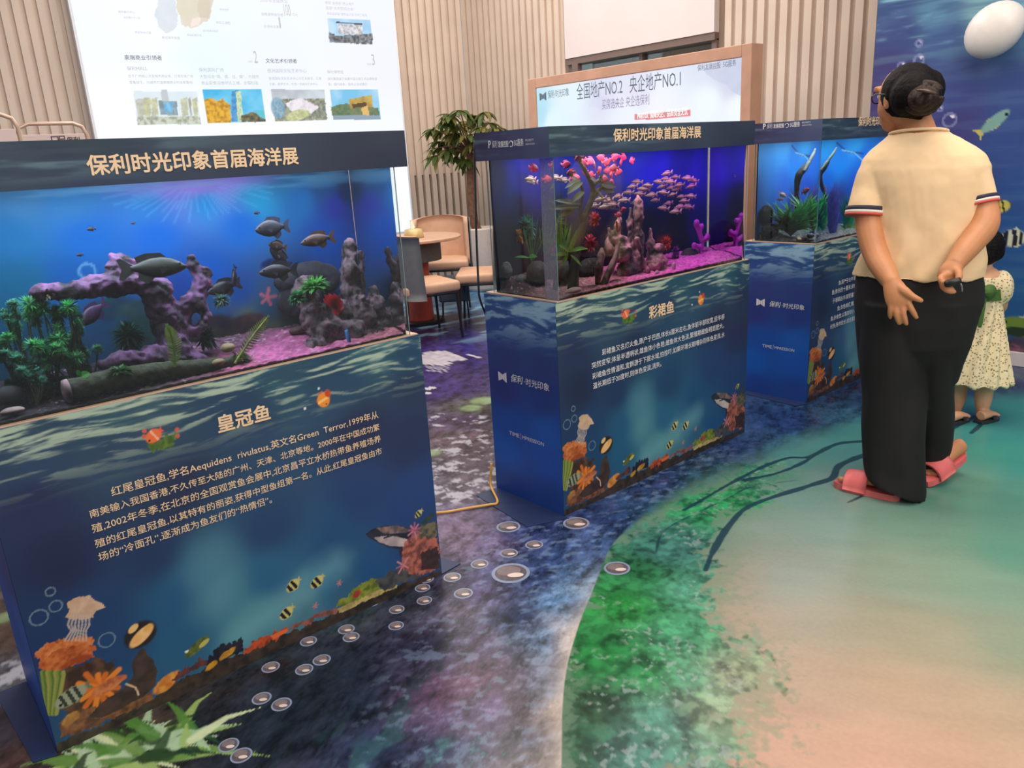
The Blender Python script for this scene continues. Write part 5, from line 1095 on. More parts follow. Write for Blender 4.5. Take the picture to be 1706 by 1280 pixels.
# ---- dark rock at the right end with moss and a red plant
rock_m = mat('dark_rock', (116, 94, 98), .8, var=.5, scale=36, bump=.8, c2=(48, 40, 40))
def spire(mb, base, tip, r0, r1=.006, lean=0, n=12):
    b, t = np.array(base), np.array(tip); P = [b + (t - b) * k + np.array([lean * math.sin(k * 3), 0, 0]) for k in (0, .3, .6, .85, 1)]
    mb.tube(P, [r0, r0 * .92, r0 * .72, r0 * .45 + r1 * .4, r1], n, sub=3)
mb = MB()
for (px, py, Y, r) in ((545, 555, 2.17, (.06, .05, .05)), (580, 560, 2.16, (.06, .045, .05)), (525, 530, 2.22, (.05, .05, .05)), (560, 520, 2.2, (.045, .045, .05)), (620, 560, 2.17, (.05, .04, .035)), (655, 555, 2.17, (.032, .035, .03)), (530, 575, 2.15, (.045, .04, .03)), (600, 520, 2.2, (.04, .04, .06)), (510, 490, 2.25, (.04, .04, .05))): mb.ball(wp(px, py, Y), r, 14)
spire(mb, wp(590, 530, 2.23), wp(580, 398, 2.24), .038, .012); spire(mb, wp(600, 520, 2.25), wp(602, 420, 2.26), .024, .006); spire(mb, wp(632, 555, 2.2), wp(622, 478, 2.21), .034, .010); spire(mb, wp(650, 560, 2.18), wp(628, 490, 2.19), .032, .010); spire(mb, wp(615, 540, 2.17), wp(603, 492, 2.17), .026, .006)
rk = remesh('dark_rock', mb, .006, rock_m, None, 2, lambda c: .034 * noise3(c, 28, 5) + .016 * noise3(c * np.array([1, 1, .5]), 80, 8))
tag(rk, 'craggy dark rock with tall spires at the right end of the leftmost aquarium', 'rock')
mb = MB()
for (px, py, Y, r) in ((515, 460, 2.36, (.075, .02, .05)), (480, 470, 2.36, (.05, .02, .03)), (545, 465, 2.365, (.05, .018, .05)), (500, 500, 2.36, (.08, .02, .06))): mb.ball(wp(px, py, Y), r, 14)
rk2 = remesh('dark_rock', mb, .006, mat('smooth_black_rock', (44, 42, 52), .8, var=.4, scale=40, bump=.5), None, 2, lambda c: .008 * noise3(c, 30, 15))  # near-black is the rock's own colour
tag(rk2, 'smooth round-topped black rock against the blue backing, behind the mossy crag', 'rock')
o = tuft('moss_clump', wp(525, 478, 2.18), .05, 260, plant_mat('moss_bright', (110, 190, 90)), 'bright green moss clump crowning the craggy dark rock', 'moss', -.3, .011, squash=(1.15, .7, .5)); tuft('moss_clump', wp(497, 496, 2.17), .032, 140, plant_mat('moss_mid', (70, 150, 80)), 'mid green moss clump on the left shoulder of the craggy rock', 'moss', -.6, .010, squash=(1, .7, .8))
leafset('red_leaf_plant', [(wp(560, 515, 2.115), wp(a, b, 2.10), .022, .1) for a, b in ((540, 488), (548, 486), (557, 486), (566, 490), (572, 500), (574, 512), (538, 496), (568, 522), (562, 526))], plant_mat('leaf_scarlet', (226, 30, 44)), 'fan-shaped scarlet leaf plant on the front of the dark rock')
MB().tube([wp(578, 550, 2.10), wp(581, 562, 2.095), wp(584, 576, 2.095)], [.006, .007, .005], 10, sub=3).build('ornament', mat('ornament_blue', (70, 160, 226), .4, var=.15), None, True)
tag(bpy.data.objects['ornament'], 'small pale blue stick ornament at the foot of the craggy rock', 'ornament')
def stone(px, py, Y, r, m, label, seed=1, group=None):
    mb = MB(); mb.ball((0, 0, 0), r, 18); V = np.array(mb.V); n_ = noise3(V + seed * 3.3, 26, seed); V = V * (1 + .22 * n_)[:, None]
    c = wp(px, py, Y); V[:, 2] = np.maximum(V[:, 2], .8765 - c[2]); o = empty('stone', tuple(c), 0, label, 'stone', group)
    bpy.data.objects.remove(o); s_ = mesh_obj('stone', V, mb.F, m, None, True); s_.location = tuple(c)
    return tag(s_, label, 'stone', group)
st_tan = mat('stone_tan', (176, 150, 108), .7, var=.2, scale=30, bump=.3); st_pale = mat('stone_pale', (206, 176, 166), .7, var=.2, scale=30, bump=.3)
stone(380, 580, 2.16, (.022, .018, .014), st_tan, 'round tan stone left of the slanting fern', 2); stone(365, 604, 2.09, (.018, .014, .010), st_tan, 'flat tan stone in front of the driftwood foot', 3); stone(498, 550, 2.28, (.03, .02, .012), mat('stone_brown', (110, 80, 74), .7, var=.3), 'flat brown stone left of the craggy rock', 4)
stone(20, 686, 2.09, (.026, .016, .010), st_pale, 'pale stone low at the left end of the leftmost aquarium', 5); stone(10, 660, 2.14, (.04, .025, .022), mat('stone_dark', (60, 60, 60), .8, var=.3), 'dark stone under the pompom plants at the photo edge', 6)
# ---- fish
def fish(name, p, L, yaw, m_body, m_fin, label, hgt=.40, pitch=0.0, roll=0.0, group=None, parts=True, dors=.5, thick=.17, bands=None):
    """head towards -X; yaw turns it about the upright axis"""
    o = empty(name, tuple(p), 0, label, 'fish', group); o.rotation_euler = (roll, pitch, yaw)
    prof = [(-.50, .02, .0), (-.46, .24, -.02), (-.38, .50, -.01), (-.25, .80, .0), (-.08, 1.0, .0), (.08, .94, .0), (.22, .66, .01), (.32, .38, .01), (.38, .26, .01), (.42, .27, .01)]
    mb = MB(); mb.rings([((x * L, 0, dz * L), (0, L * thick * .5 * (h ** .8), 0), (0, 0, L * hgt * .5 * h)) for x, h, dz in prof], 16)
    fb = mesh_obj('body', mb.V, mb.F, m_body, o, True, local=False)
    def fin(nm, pts):
        q = MB(); q.prism([(x * L, -.004 * L, z * L) for x, z in pts], (0, .008 * L, 0)); return mesh_obj(nm, q.V, q.F, m_fin, o if parts else None, False, local=False)
    shapes = [('tail_fin', [(.38, .06), (.56, .19), (.62, .17), (.56, 0), (.62, -.17), (.56, -.19), (.38, -.06)]),
              ('dorsal_fin', [(-.18, hgt * .44), (-.08, hgt * .5 + .07 * dors * 2), (.16, hgt * .42 + .10 * dors * 2), (.34, hgt * .40 + .05), (.30, hgt * .18), (.1, hgt * .42)]),
              ('anal_fin', [(.04, -hgt * .44), (.16, -hgt * .5 - .09), (.32, -hgt * .34 - .06), (.30, -hgt * .18)])]
    if parts:
        for s_ in shapes: fin(*s_)
        for g in (-1, 1):
            e = MB(); e.ball((-.375 * L, g * L * thick * .27, .045 * L), (.026 * L, .012 * L, .026 * L), 10); mesh_obj('eye', e.V, e.F, mat('fish_eye', (20, 18, 18), .2, var=0), o, True, local=False)
            q = MB(); q.prism([(-.18 * L, g * L * thick * .48, -.02 * L), (-.05 * L, g * L * (thick * .48 + .06), -.02 * L), (-.06 * L, g * L * (thick * .48 + .05), -.12 * L)], (0, .005 * L, 0)); mesh_obj('pectoral_fin', q.V, q.F, m_fin, o, False, local=False)
    else:
        bm = MB(); bm.V, bm.F, bm.M = mb.V[:], mb.F[:], [0] * len(mb.F); bm.mi = 1
        for _, pts in shapes: bm.prism([(x * L, -.004 * L, z * L) for x, z in pts], (0, .008 * L, 0))
        bm.mi = 2
        for g in (-1, 1): bm.ball((-.375 * L, g * L * thick * .27, .045 * L), (.03 * L, .014 * L, .03 * L), 8)
        bpy.data.objects.remove(fb); loc, rot = o.location.copy(), o.rotation_euler.copy(); bpy.data.objects.remove(o)
        o = mesh_obj(name, bm.V, bm.F, [m_body, m_fin, mat('fish_eye', (20, 18, 18), .2, var=0)], None, True, bm.M); o.location = loc; o.rotation_euler = rot
        tag(o, label, 'fish', group)
    return o
fg, fgf = mat('cichlid_grey', (50, 52, 60), .4, var=.5, scale=60), mat('cichlid_fin_dark', (52, 54, 74), .5, var=.3)
fb_, fbf = mat('cichlid_brown', (86, 62, 56), .4, var=.45, scale=60), mat('cichlid_fin_brown', (86, 66, 62), .5, var=.3)
fk, fkf = mat('cichlid_black', (32, 27, 38), .4, var=.4, scale=60), mat('cichlid_fin_black', (34, 30, 46), .5, var=.3)
fo, fof = mat('cichlid_olive', (60, 64, 58), .4, var=.45, scale=50), mat('cichlid_fin_olive', (64, 66, 66), .5, var=.3)
fp, fpf = mat('cichlid_violet', (74, 48, 84), .45, var=.4, scale=50), mat('cichlid_fin_violet', (84, 58, 100), .5, var=.3)
GF = 'dark cichlids of the leftmost aquarium'
k540 = 1 / 560.
for (px, py, Y, len_, yaw, pitch, mb_, mf, lab, h) in (
    (452, 380, 2.24, .108, .25, 0, fg, fgf, 'dark grey spotted fish highest of the group near the right end', .46), (462, 410, 2.26, .062, .3, -.3, fb_, fbf, 'small reddish-brown fish just below the highest grey fish', .46),
    (528, 400, 2.22, .112, .15, .05, fb_, fbf, 'brown banded fish swimming alone left of the rock spires', .34), (466, 428, 2.27, .088, .4, -.75, fk, fkf, 'black fish diving tail-up below the small reddish one', .42),
    (462, 452, 2.22, .120, .2, -.08, fk, fkf, 'long dark purple fish with a pointed snout above the starfish', .36), (262, 446, 2.15, .150, 3.0, .05, fo, fof, 'olive grey fish resting across the driftwood branches', .36),
    (154, 524, 2.27, .088, .4, .5, fp, fpf, 'violet fish with head down below the long driftwood arm', .46), (391, 462, 2.3, .062, .9, 1.0, fk, fkf, 'small black fish pointing up right of the driftwood', .44), (372, 480, 2.32, .10, .2, .1, fk, fkf, 'black fish gliding low just right of the driftwood', .42)):
    fish('cichlid', wp(px, py, Y), len_, yaw, mb_, mf, lab, h, -pitch, 0, GF)
for (px, py, l, lab) in ((152, 382, .020, 'tiny dark fry high over the long driftwood arm'), (133, 425, .016, 'tiny dark fry just above the printed bubble'), (428, 355, .018, 'tiny dark fry over the highest grey fish'), (222, 372, .012, 'tiniest dark fry near the tank middle')):
    fish('fry', wp(px, py, 2.3), l, random.uniform(-.3, .3), fk, fkf, lab, .5, 0, 0, 'tiny fry of the leftmost aquarium', parts=False)

# ---- middle tank
pinkrock = mat('pink_lit_rock', (178, 136, 136), .75, var=.35, scale=22, bump=.7, c2=(84, 76, 62)); mossrock = mat('moss_rock', (104, 104, 78), .8, var=.45, scale=40, bump=.6)
mb = MB()
spire(mb, wp(1062, 470, 2.22), wp(1065, 326, 2.23), .042, .010); spire(mb, wp(1048, 470, 2.2), wp(1052, 345, 2.22), .024, .008); spire(mb, wp(1086, 465, 2.23), wp(1086, 378, 2.24), .030, .012)
for (px, py, Y, r) in ((1040, 420, 2.2, (.05, .045, .045)), (1050, 450, 2.2, (.07, .05, .045)), (1035, 402, 2.22, (.036, .035, .03)), (1095, 440, 2.2, (.06, .05, .045)), (1105, 455, 2.18, (.05, .04, .03)), (1100, 413, 2.21, (.036, .03, .018)), (1020, 395, 2.24, (.028, .028, .03)), (1118, 452, 2.2, (.035, .03, .03))): mb.ball(wp(px, py, Y), r, 14)
spire(mb, wp(1028, 400, 2.22), wp(1034, 352, 2.22), .022, .006); spire(mb, wp(1016, 420, 2.23), wp(1016, 378, 2.24), .020, .010); spire(mb, wp(1082, 460, 2.16), wp(1062, 398, 2.17), .014, .008); spire(mb, wp(1112, 458, 2.17), wp(1130, 445, 2.16), .012, .006)
rw = remesh('rock_formation', mb, .006, pinkrock, None, 2, lambda c: .028 * noise3(c, 30, 25) + .014 * noise3(c, 80, 28))
tag(rw, 'pinkish rock formation with a tall central spire in the middle aquarium', 'rock')
def slab(path, rads, m, label, seed):
    mb = MB(); mb.tube([wp(*p) for p in path], rads, 12, sub=4); o = remesh('leaning_stone', mb, .004, m, None, 2, lambda c: .005 * noise3(c, 45, seed)); return tag(o, label, 'stone')
slab([(997, 474, 2.13), (999, 450, 2.13), (1003, 425, 2.14), (1004, 412, 2.14)], [.012, .020, .018, .005], pinkrock, 'leaf-shaped pale pink stone standing left of the rock formation', 41)
slab([(1005, 478, 2.12), (1014, 458, 2.12), (1026, 432, 2.13), (1034, 402, 2.13)], [.016, .018, .015, .006], pinkrock, 'long pink stone leaning right, in front of the rock formation', 42)
stone(957, 487, 2.10, (.045, .026, .018), st_pale, 'pale flat stone under the dark tree trunk in the middle aquarium', 7); stone(1096, 456, 2.10, (.016, .010, .014), mat('stone_pinkwhite', (236, 196, 216), .6, var=.1), 'pale pink pebble upright on the gravel before the rock formation', 8); stone(1026, 472, 2.12, (.045, .02, .015), mossrock, 'mossy arched stone at the foot of the leaning pink stone', 9)
stone(1124, 445, 2.12, (.012, .010, .020), mat('stone_pinkwhite', (236, 196, 216), .6, var=.1), 'slim pink pebble at the right foot of the rock formation', 10)
blackrock = mat('black_rock', (48, 46, 48), .8, var=.5, scale=40, bump=.6)
for k, (px, py, Y, r, lab) in enumerate(((935, 455, 2.26, (.07, .05, .05), 'black stone behind the dark tree trunk of the middle aquarium'), (985, 450, 2.3, (.07, .04, .05), 'black stone right of the tree trunk in the middle aquarium'), (1150, 430, 2.33, (.07, .04, .05), 'black stone below the purple coral'))): stone(px, py, Y, r, blackrock, lab, 12 + k)
# seen through the left end glass
def lw(px, py, X):                          # point seen through the left end glass of the middle tank
    d = ray(px, py); p = EYE + d * (1.985 - EYE[0]) / d[0]; k = 1 / 1.33; t = np.array([0, d[1], d[2]]) * k; t[0] = math.sqrt(1 - t[1] ** 2 - t[2] ** 2); return p + t * (X - 1.985) / t[0]
mb = MB(); mb.ball(lw(842, 450, 2.06), (.035, .03, .035), 12); mb.ball(lw(870, 470, 2.10), (.05, .04, .03), 12); mb.ball(lw(835, 480, 2.04), (.03, .03, .03), 12)
tag(remesh('grey_rock', mb, .005, mat('grey_rock', (104, 104, 104), .8, var=.5, scale=50, bump=.6), None, 2, lambda c: .01 * noise3(c, 36, 55)), 'grey rough rock behind the left end glass of the middle aquarium', 'rock')
# tree-like ornament: trunk, roots and broad leaves
bark = mat('tree_bark_dark', (44, 38, 28), .7, var=.45, scale=50, bump=.5)
tr = empty('aquarium_tree', tuple(wp(957, 482, 2.14)), 0, 'dark twisted tree ornament with broad green leaves in the middle aquarium', 'aquarium tree')
mb = MB(); mb.tube(wpath([(956, 484, 2.14), (958, 450, 2.145), (962, 420, 2.15), (970, 385, 2.15), (980, 350, 2.15), (988, 328, 2.15), (988, 308, 2.15), (978, 288, 2.15), (966, 268, 2.15), (955, 256, 2.15)]), [.028, .022, .020, .018, .015, .013, .012, .010, .008, .005], 10, sub=4)
mb.tube(wpath([(972, 375, 2.15), (968, 345, 2.15), (972, 318, 2.15), (965, 300, 2.15)]), [.012, .010, .008, .005], 8, sub=3); mb.tube(wpath([(988, 310, 2.15), (1003, 298, 2.14), (1012, 294, 2.14)]), [.010, .008, .005], 8, sub=3); mb.tube(wpath([(988, 330, 2.15), (1005, 312, 2.13), (1024, 318, 2.13)]), [.010, .008, .005], 8, sub=3)
remesh('trunk', mb, .004, bark, tr, 2, lambda c: .004 * noise3(c, 60, 33))
lm = plant_mat('anubias_green', (38, 66, 22)); lmd = plant_mat('anubias_dark', (26, 38, 26))
mb = MB()
for (a, b, w, bend) in (((972, 304, 2.14), (944, 316, 2.10), .028, .25), ((968, 300, 2.14), (940, 308, 2.16), .02, .3), ((975, 320, 2.14), (952, 330, 2.10), .026, .3), ((965, 300, 2.14), (950, 292, 2.13), .022, .1), ((968, 340, 2.14), (925, 332, 2.12), .026, .05), ((965, 345, 2.14), (920, 344, 2.12), .03, .1), ((960, 350, 2.14), (935, 358, 2.10), .024, .1)): blade(mb, wp(*a), wp(*b) - wp(*a), (0, -.7, .7), float(np.linalg.norm(wp(*b) - wp(*a))), w, bend, 8)
mb.build('leaves', lm, tr)
mb = MB()
for (a, b, w, bend) in (((1000, 305, 2.13), (1028, 310, 2.11), .040, .05), ((1000, 312, 2.13), (1026, 318, 2.11), .036, .1), ((1012, 314, 2.13), (1022, 336, 2.11), .014, .1), ((1000, 300, 2.13), (1012, 290, 2.12), .024, .05), ((996, 318, 2.13), (1006, 330, 2.11), .022, .1), ((995, 300, 2.13), (985, 296, 2.10), .02, .1)): blade(mb, wp(*a), wp(*b) - wp(*a), (0, -.8, .5), float(np.linalg.norm(wp(*b) - wp(*a))), w, bend, 8)
mb.build('dark_leaves', lmd, tr)
gm1 = plant_mat('sword_green', (130, 206, 72)); gm2 = plant_mat('sword_dark', (92, 170, 92)); yel = plant_mat('leaf_ochre', (226, 184, 84))
leafset('sword_plant', [(wp(930 + k * 3, 425, 2.2), wp(918 + 9 * k, 345 + abs(k - 2) * 12, 2.18), .012, .05) for k in range(6)], gm1, 'upright bright green sword plant left of the tree trunk')
leafset('broad_leaf_plant', [(wp(950, 420, 2.11), wp(984, 404, 2.08), .018, .35), (wp(950, 420, 2.11), wp(930, 400, 2.09), .018, .3), (wp(948, 425, 2.11), wp(938, 388, 2.11), .016, .1), (wp(952, 420, 2.11), wp(962, 384, 2.1), .016, .1), (wp(948, 425, 2.11), wp(922, 420, 2.10), .018, .2), (wp(952, 425, 2.11), wp(972, 440, 2.08), .016, .3), (wp(948, 425, 2.11), wp(935, 440, 2.10), .016, .3)], gm1, 'arching broad-leaved green plant in front of the tree trunk', base=tuple(wp(950, 445, 2.11)), stem_m=mat('water_stem', (60, 70, 40), .6))
leafset('narrow_leaf_plant', [(lw(885, 440, 2.14), lw(868 + 9 * k, 352 + 8 * abs(k - 2), 2.12 + .02 * (k % 2)), .012, .05) for k in range(6)] + [(lw(880, 430, 2.12), lw(855, 425, 2.08), .016, .2), (lw(880, 430, 2.12), lw(895, 418, 2.06), .02, .3)], gm2, 'narrow-leaved green plant behind the left end glass of the middle aquarium')
tuft('ochre_bush', lw(863, 392, 2.20), .035, 120, yel, 'ochre yellow bushy plant behind the left end glass', zmin=-.9, width=.012, squash=(1, 1, 1.3))
tuft('teal_bush', wp(928, 375, 2.33), .06, 160, plant_mat('bush_teal', (60, 136, 118)), 'dark teal bushy plant at the back left of the middle aquarium', zmin=-.9, width=.012)
tuft('root_tuft', wp(985, 440, 2.14), .035, 60, plant_mat('root_grey', (120, 120, 84)), 'thin tangled root tuft right of the dark trunk', zmin=-.9, width=.003)
for (px, py, Y, r, c, lab) in ((992, 365, 2.24, .032, (206, 86, 84), 'coral red bushy plant hanging behind the tree trunk'), (1112, 405, 2.30, .036, (226, 120, 60), 'orange coral bush right of the tall rock spire'), (985, 405, 2.32, .04, (206, 80, 110), 'rosy bush low behind the tree trunk'), (1128, 420, 2.28, .032, (150, 70, 170), 'purple bush beside the orange coral'), (1050, 455, 2.32, .05, (150, 60, 80), 'wine red bush behind the rock formation')):
    tuft('coral_bush', wp(px, py, Y), r, 130, plant_mat('coral_%d' % px, c), lab, 'coral', -.9, .012, .1)
mb = MB()
for (a, b, r) in (((1168, 440, 2.30), (1172, 400, 2.3), .012), ((1172, 405, 2.3), (1162, 372, 2.3), .014), ((1172, 402, 2.3), (1180, 395, 2.3), .014), ((1170, 412, 2.3), (1158, 410, 2.3), .012), ((1166, 392, 2.3), (1170, 378, 2.3), .012)): mb.tube([wp(*a), wp(*b)], [r, r * 1.2], 10); mb.ball(wp(*b), r * 1.4, 10)
tag(remesh('purple_coral', mb, .004, mat('coral_violet', (190, 60, 200), .6, var=.3, scale=50), None, 3, lambda c: .004 * noise3(c, 60, 3)), 'knobbly violet coral standing at the right back corner of the middle aquarium', 'coral')
# red skirt fish near the surface: one built, then copies
tetra_r, tetra_rf = mat('tetra_red', (190, 50, 96), .4, var=.35, scale=90), mat('tetra_red_fin', (196, 56, 92), .5, var=.3)
REDS = [(945, 274, 2.12), (952, 288, 2.13), (966, 264, 2.11), (973, 271, 2.16), (985, 268, 2.2), (992, 276, 2.14), (1000, 284, 2.16), (1003, 263, 2.24), (1012, 270, 2.22), (1026, 262, 2.2), (1036, 271, 2.24), (1024, 280, 2.12), (1031, 286, 2.18), (1008, 298, 2.12), (1020, 292, 2.16), (976, 286, 2.2), (960, 296, 2.24), (1040, 262, 2.28), (1054, 268, 2.24), (1020, 304, 2.2), (900, 280, 2.14), (1014, 284, 2.3), (986, 292, 2.26), (1040, 350, 2.16), (1032, 358, 2.14)]
rl = 'small pinkish-red tall-finned fish of the cluster under the middle hood'
r0 = None
for k, (px, py, Y) in enumerate(REDS):
    L = .046 if k < 23 else .036
    if r0 is None: r0 = fish('red_tetra', (0, 0, 0), .046, 0, tetra_r, tetra_rf, rl, .58, group='red fish under the hood of the middle aquarium', parts=False); o = r0
    else: o = copy_tree(r0)
    o.location = tuple(wp(px, py, Y)); o.rotation_euler = (random.uniform(-.2, .2), random.uniform(-.5, .5), random.choice([.5, 2.6, -.4, 3.4]) + random.uniform(-.5, .5))
    if k >= 23: o['label'] = 'small red fish of the pair above the orange fish, left of the tall rock spire'; o['group'] = 'red fish pair by the rock spire'; o.scale = (.8,) * 3
of = fish('orange_fish', wp(1030, 378, 2.14), .058, .5, mat('fish_orange', (255, 90, 50), .4, var=.25, scale=80), mat('fish_orange_fin', (240, 100, 70), .5), 'bright orange fish diving beside the tall rock spire', .42, 1.2)
# silver shoal
sv, svf = mat('tetra_silver', (158, 136, 128), .32, var=.25, scale=120), mat('tetra_silver_fin', (160, 130, 150), .5)
SIL = [(1062, 303), (1054, 311), (1080, 309), (1047, 321), (1066, 323), (1086, 325), (1106, 321), (1040, 334), (1060, 338), (1112, 289), (1126, 295), (1117, 303), (1132, 309), (1146, 297), (1104, 311), (1121, 325), (1141, 335), (1134, 345), (1114, 339), (1106, 347), (1126, 353), (1147, 345), (1152, 327), (1030, 327), (1021, 341), (1014, 334), (1001, 332), (990, 343), (1152, 311), (1157, 301), (1092, 334), (1073, 315), (1098, 303), (1008, 345), (940, 300), (925, 296), (1110, 298), (1128, 316), (1136, 328), (1118, 313)]
sl = 'small silver-pink fish of the loose shoal before the blue backing of the middle aquarium'
s0 = None
for k, (px, py) in enumerate(SIL):
    if s0 is None: s0 = fish('silver_tetra', (0, 0, 0), .058, 0, sv, svf, sl, .27, group='silver shoal of the middle aquarium', parts=False); o = s0
    else: o = copy_tree(s0)
    o.location = tuple(wp(px, py, random.uniform(2.22, 2.37))); o.rotation_euler = (random.uniform(-.2, .2), random.uniform(-.15, .15), random.choice([-.6, -.5, -.7, -.8]) + random.uniform(-.3, .3)); o.scale = (random.uniform(.85, 1.15),) * 3

# ---- right tank
def lw3(px, py, X):
    d = ray(px, py); p = EYE + d * (3.87 - EYE[0]) / d[0]; k = 1 / 1.33; t = np.array([0, d[1], d[2]]) * k; t[0] = math.sqrt(1 - t[1] ** 2 - t[2] ** 2); return p + t * (X - 3.87) / t[0]
vg = plant_mat('vivid_green', (40, 176, 70)); vg2 = plant_mat('pale_vivid_green', (120, 200, 110))
p = lw3(1318, 365, 3.96); b0 = (p[0], p[1], CABZ + .03)
leafset('bushy_green_plant', [((p[0] + random.uniform(-.03, .03), p[1] + random.uniform(-.07, .07), p[2] - .05), tuple(np.array(p) + np.array([random.uniform(-.05, .05), random.uniform(-.17, .15), random.uniform(-.06, .13)])), .016, .15) for k in range(190)], vg, 'bushy vivid green plant behind the left end glass of the rightmost aquarium', base=b0, stem_m=mat('water_stem', (60, 70, 40), .6))
leafset('pale_green_plant', [(tuple(np.array(lw3(1335, 350, 4.02))), tuple(np.array(lw3(1335, 330, 4.02)) + np.array([random.uniform(-.04, .04), random.uniform(-.10, .08), random.uniform(-.03, .05)])), .012, .15) for k in range(36)], vg2, 'pale green tips of a plant rising above the bushy green plant')
leafset('tall_green_plant', [(wp(1415, 385, 2.2), tuple(np.array(wp(1415 + random.uniform(-14, 20), 345 + random.uniform(-30, 30), 2.2))), .018, .1) for k in range(70)], vg, "green plant in the rightmost aquarium just left of the woman's sleeve")
leafset('low_green_plant', [(wp(1372, 385, 2.12), tuple(np.array(wp(1370 + random.uniform(-12, 12), 345 + random.uniform(-25, 25), 2.13))), .018, .1) for k in range(60)], vg, 'green plant close to the front left edge of the rightmost aquarium')
pv = plant_mat('spike_violet', (120, 110, 214))
leafset('violet_spike_plant', [(wp(1388, 398, 2.2), tuple(np.array(wp(1390 + random.uniform(-12, 12), 335 + random.uniform(-40, 40), 2.2))), .016, .05) for k in range(80)], pv, 'violet spiky plant between the two green plants of the rightmost aquarium')
slab([(1369, 285, 2.2), (1380, 270, 2.2), (1390, 256, 2.2), (1396, 246, 2.2)], [.009, .012, .010, .006], mat('white_branch', (74, 84, 76), .7, var=.3, scale=50), 'pale upright wood piece in the upper left of the rightmost aquarium', 61)
bpy.data.objects['leaning_stone.002' if 'leaning_stone.002' in bpy.data.objects else 'leaning_stone'].name = 'pale_wood'
bpy.data.objects['pale_wood']['category'] = 'driftwood'
slab([(1392, 402, 2.34), (1388, 360, 2.33), (1374, 318, 2.28), (1368, 292, 2.24), (1376, 278, 2.22), (1384, 268, 2.21)], [.022, .016, .014, .020, .020, .010], blackrock, 'dark wood piece behind the pale upright wood in the rightmost aquarium', 62)
bpy.data.objects['leaning_stone.002' if 'leaning_stone.002' in bpy.data.objects else 'leaning_stone'].name = 'dark_wood'
bpy.data.objects['dark_wood']['category'] = 'driftwood'
mb = MB(); mb.ball(lw3(1276, 360, 3.94), (.04, .04, .06), 12); mb.ball(lw3(1282, 385, 3.94), (.06, .05, .04), 12)
tag(remesh('dark_rock', mb, .006, blackrock, None, 2, lambda c: .012 * noise3(c, 30, 75)), 'dark rock at the far left back of the rightmost aquarium', 'rock')
for k, (px, py, X, r, lab) in enumerate(((1335, 397, 3.91, (.035, .03, .018), 'pale stone at the foot of the bushy green plant'), (1350, 393, 3.93, (.025, .02, .014), 'small pale stone beside the front edge of the rightmost aquarium'), (1325, 402, 3.90, (.02, .02, .012), 'smallest pale stone under the bushy green plant'))):
    c = lw3(px, py, X); o = stone(1000, 400, 2.2, r, mat('stone_grey_white', (190, 180, 172), .7, var=.2), lab, 20 + k); o.location = tuple(c)
gw, gr = mat('goldfish_white', (236, 206, 206), .4, var=.15, scale=50), mat('goldfish_red', (220, 70, 84), .4, var=.3, scale=50)
fish('goldfish', lw3(1342, 318, 3.97), .06, 1.2, gr, gw, 'red goldfish seen through the left end glass above the pale green tips', .44, .4); fish('goldfish', lw3(1304, 325, 4.0), .05, 1.9, gw, gw, 'whitish goldfish over the bushy green plant', .44, -.5); fish('goldfish', lw3(1300, 332, 4.02), .04, 1.4, mat('goldfish_pale', (226, 170, 160), .4, var=.2), gw, 'pale pink goldfish just under the whitish one', .44)
fish('goldfish', wp(1377, 316, 2.2), .05, .6, gr, gw, 'red and white goldfish seen through the front glass of the rightmost aquarium', .44, .9)
# ================================================================== seating corner, plant, notice stands, cables
seat_m = mat('seat_tan_leather', (206, 164, 136), .5, var=.06, scale=14); backo_m = mat('chair_shell_grey', (104, 106, 110), .5, var=.08); legm = mat('chair_leg_black', (40, 36, 38), .4, metal=.4, var=.05)
def chair(name, loc, rotz, label):
    o = empty(name, (loc[0], loc[1], 0), 0, label, 'chair', 'padded chairs around the round table')
    mb = MB(); mb.bbox((-.25, -.25, .385), (.25, .24, .47), .03, 4); mesh_obj('seat', mb.V, mb.F, seat_m, o, True, local=False)
    mb = MB(); rows = []
    for z in np.linspace(.40, .86, 8):
        rows.append([(.275 * math.sin(t), .05 + .24 * math.cos(t) + .05 * (z - .4), z + .012 * math.cos(t * 2)) for t in np.linspace(-1.45, 1.45, 17)])
    mb.sheet(rows, -.045); mesh_obj('backrest', mb.V, mb.F, seat_m, o, True, local=False)
    mb = MB(); rows = [[(.285 * math.sin(t), .056 + .252 * math.cos(t) + .05 * (z - .4), z + .012 * math.cos(t * 2)) for t in np.linspace(-1.5, 1.5, 17)] for z in np.linspace(.36, .855, 8)]
    mb.sheet(rows, .012); mesh_obj('back_shell', mb.V, mb.F, backo_m, o, True, local=False)
    mb = MB(); mb.tube([(-.225, -.225, .375), (.225, -.225, .375), (.225, .22, .375), (-.225, .22, .375), (-.225, -.225, .375)], .010, 8); mesh_obj('seat_frame', mb.V, mb.F, legm, o, local=False)
    for sx in (-1, 1):
        for sy in (-1, 1):
            mb = MB(); mb.tube([(.22 * sx, .215 * sy, .375), (.235 * sx, .235 * sy, .0)], [.013, .010], 10); mesh_obj('leg', mb.V, mb.F, legm, o, local=False)
    o.rotation_euler = (0, 0, rotz)
    return o
def along(px, dist):
    d = ray(px, 400); d = d[:2] / np.linalg.norm(d[:2]); return d * dist
pA, pB, pC = along(735, 7.75), along(694, 6.35), along(806, 6.75)
chair('padded_chair', pA, math.radians(-37), 'tan padded chair behind the round table, facing the camera')
chair('padded_chair', pB, math.radians(78), 'tan padded chair with grey shell, partly hidden by the leftmost aquarium')
chair('padded_chair', pC, math.radians(228), 'tan padded chair partly hidden by the middle aquarium')
tp_ = along(688, 7.0)
t = empty('round_table', (tp_[0], tp_[1], 0), 0, 'round wooden table on a terracotta drum in the seating corner', 'table')
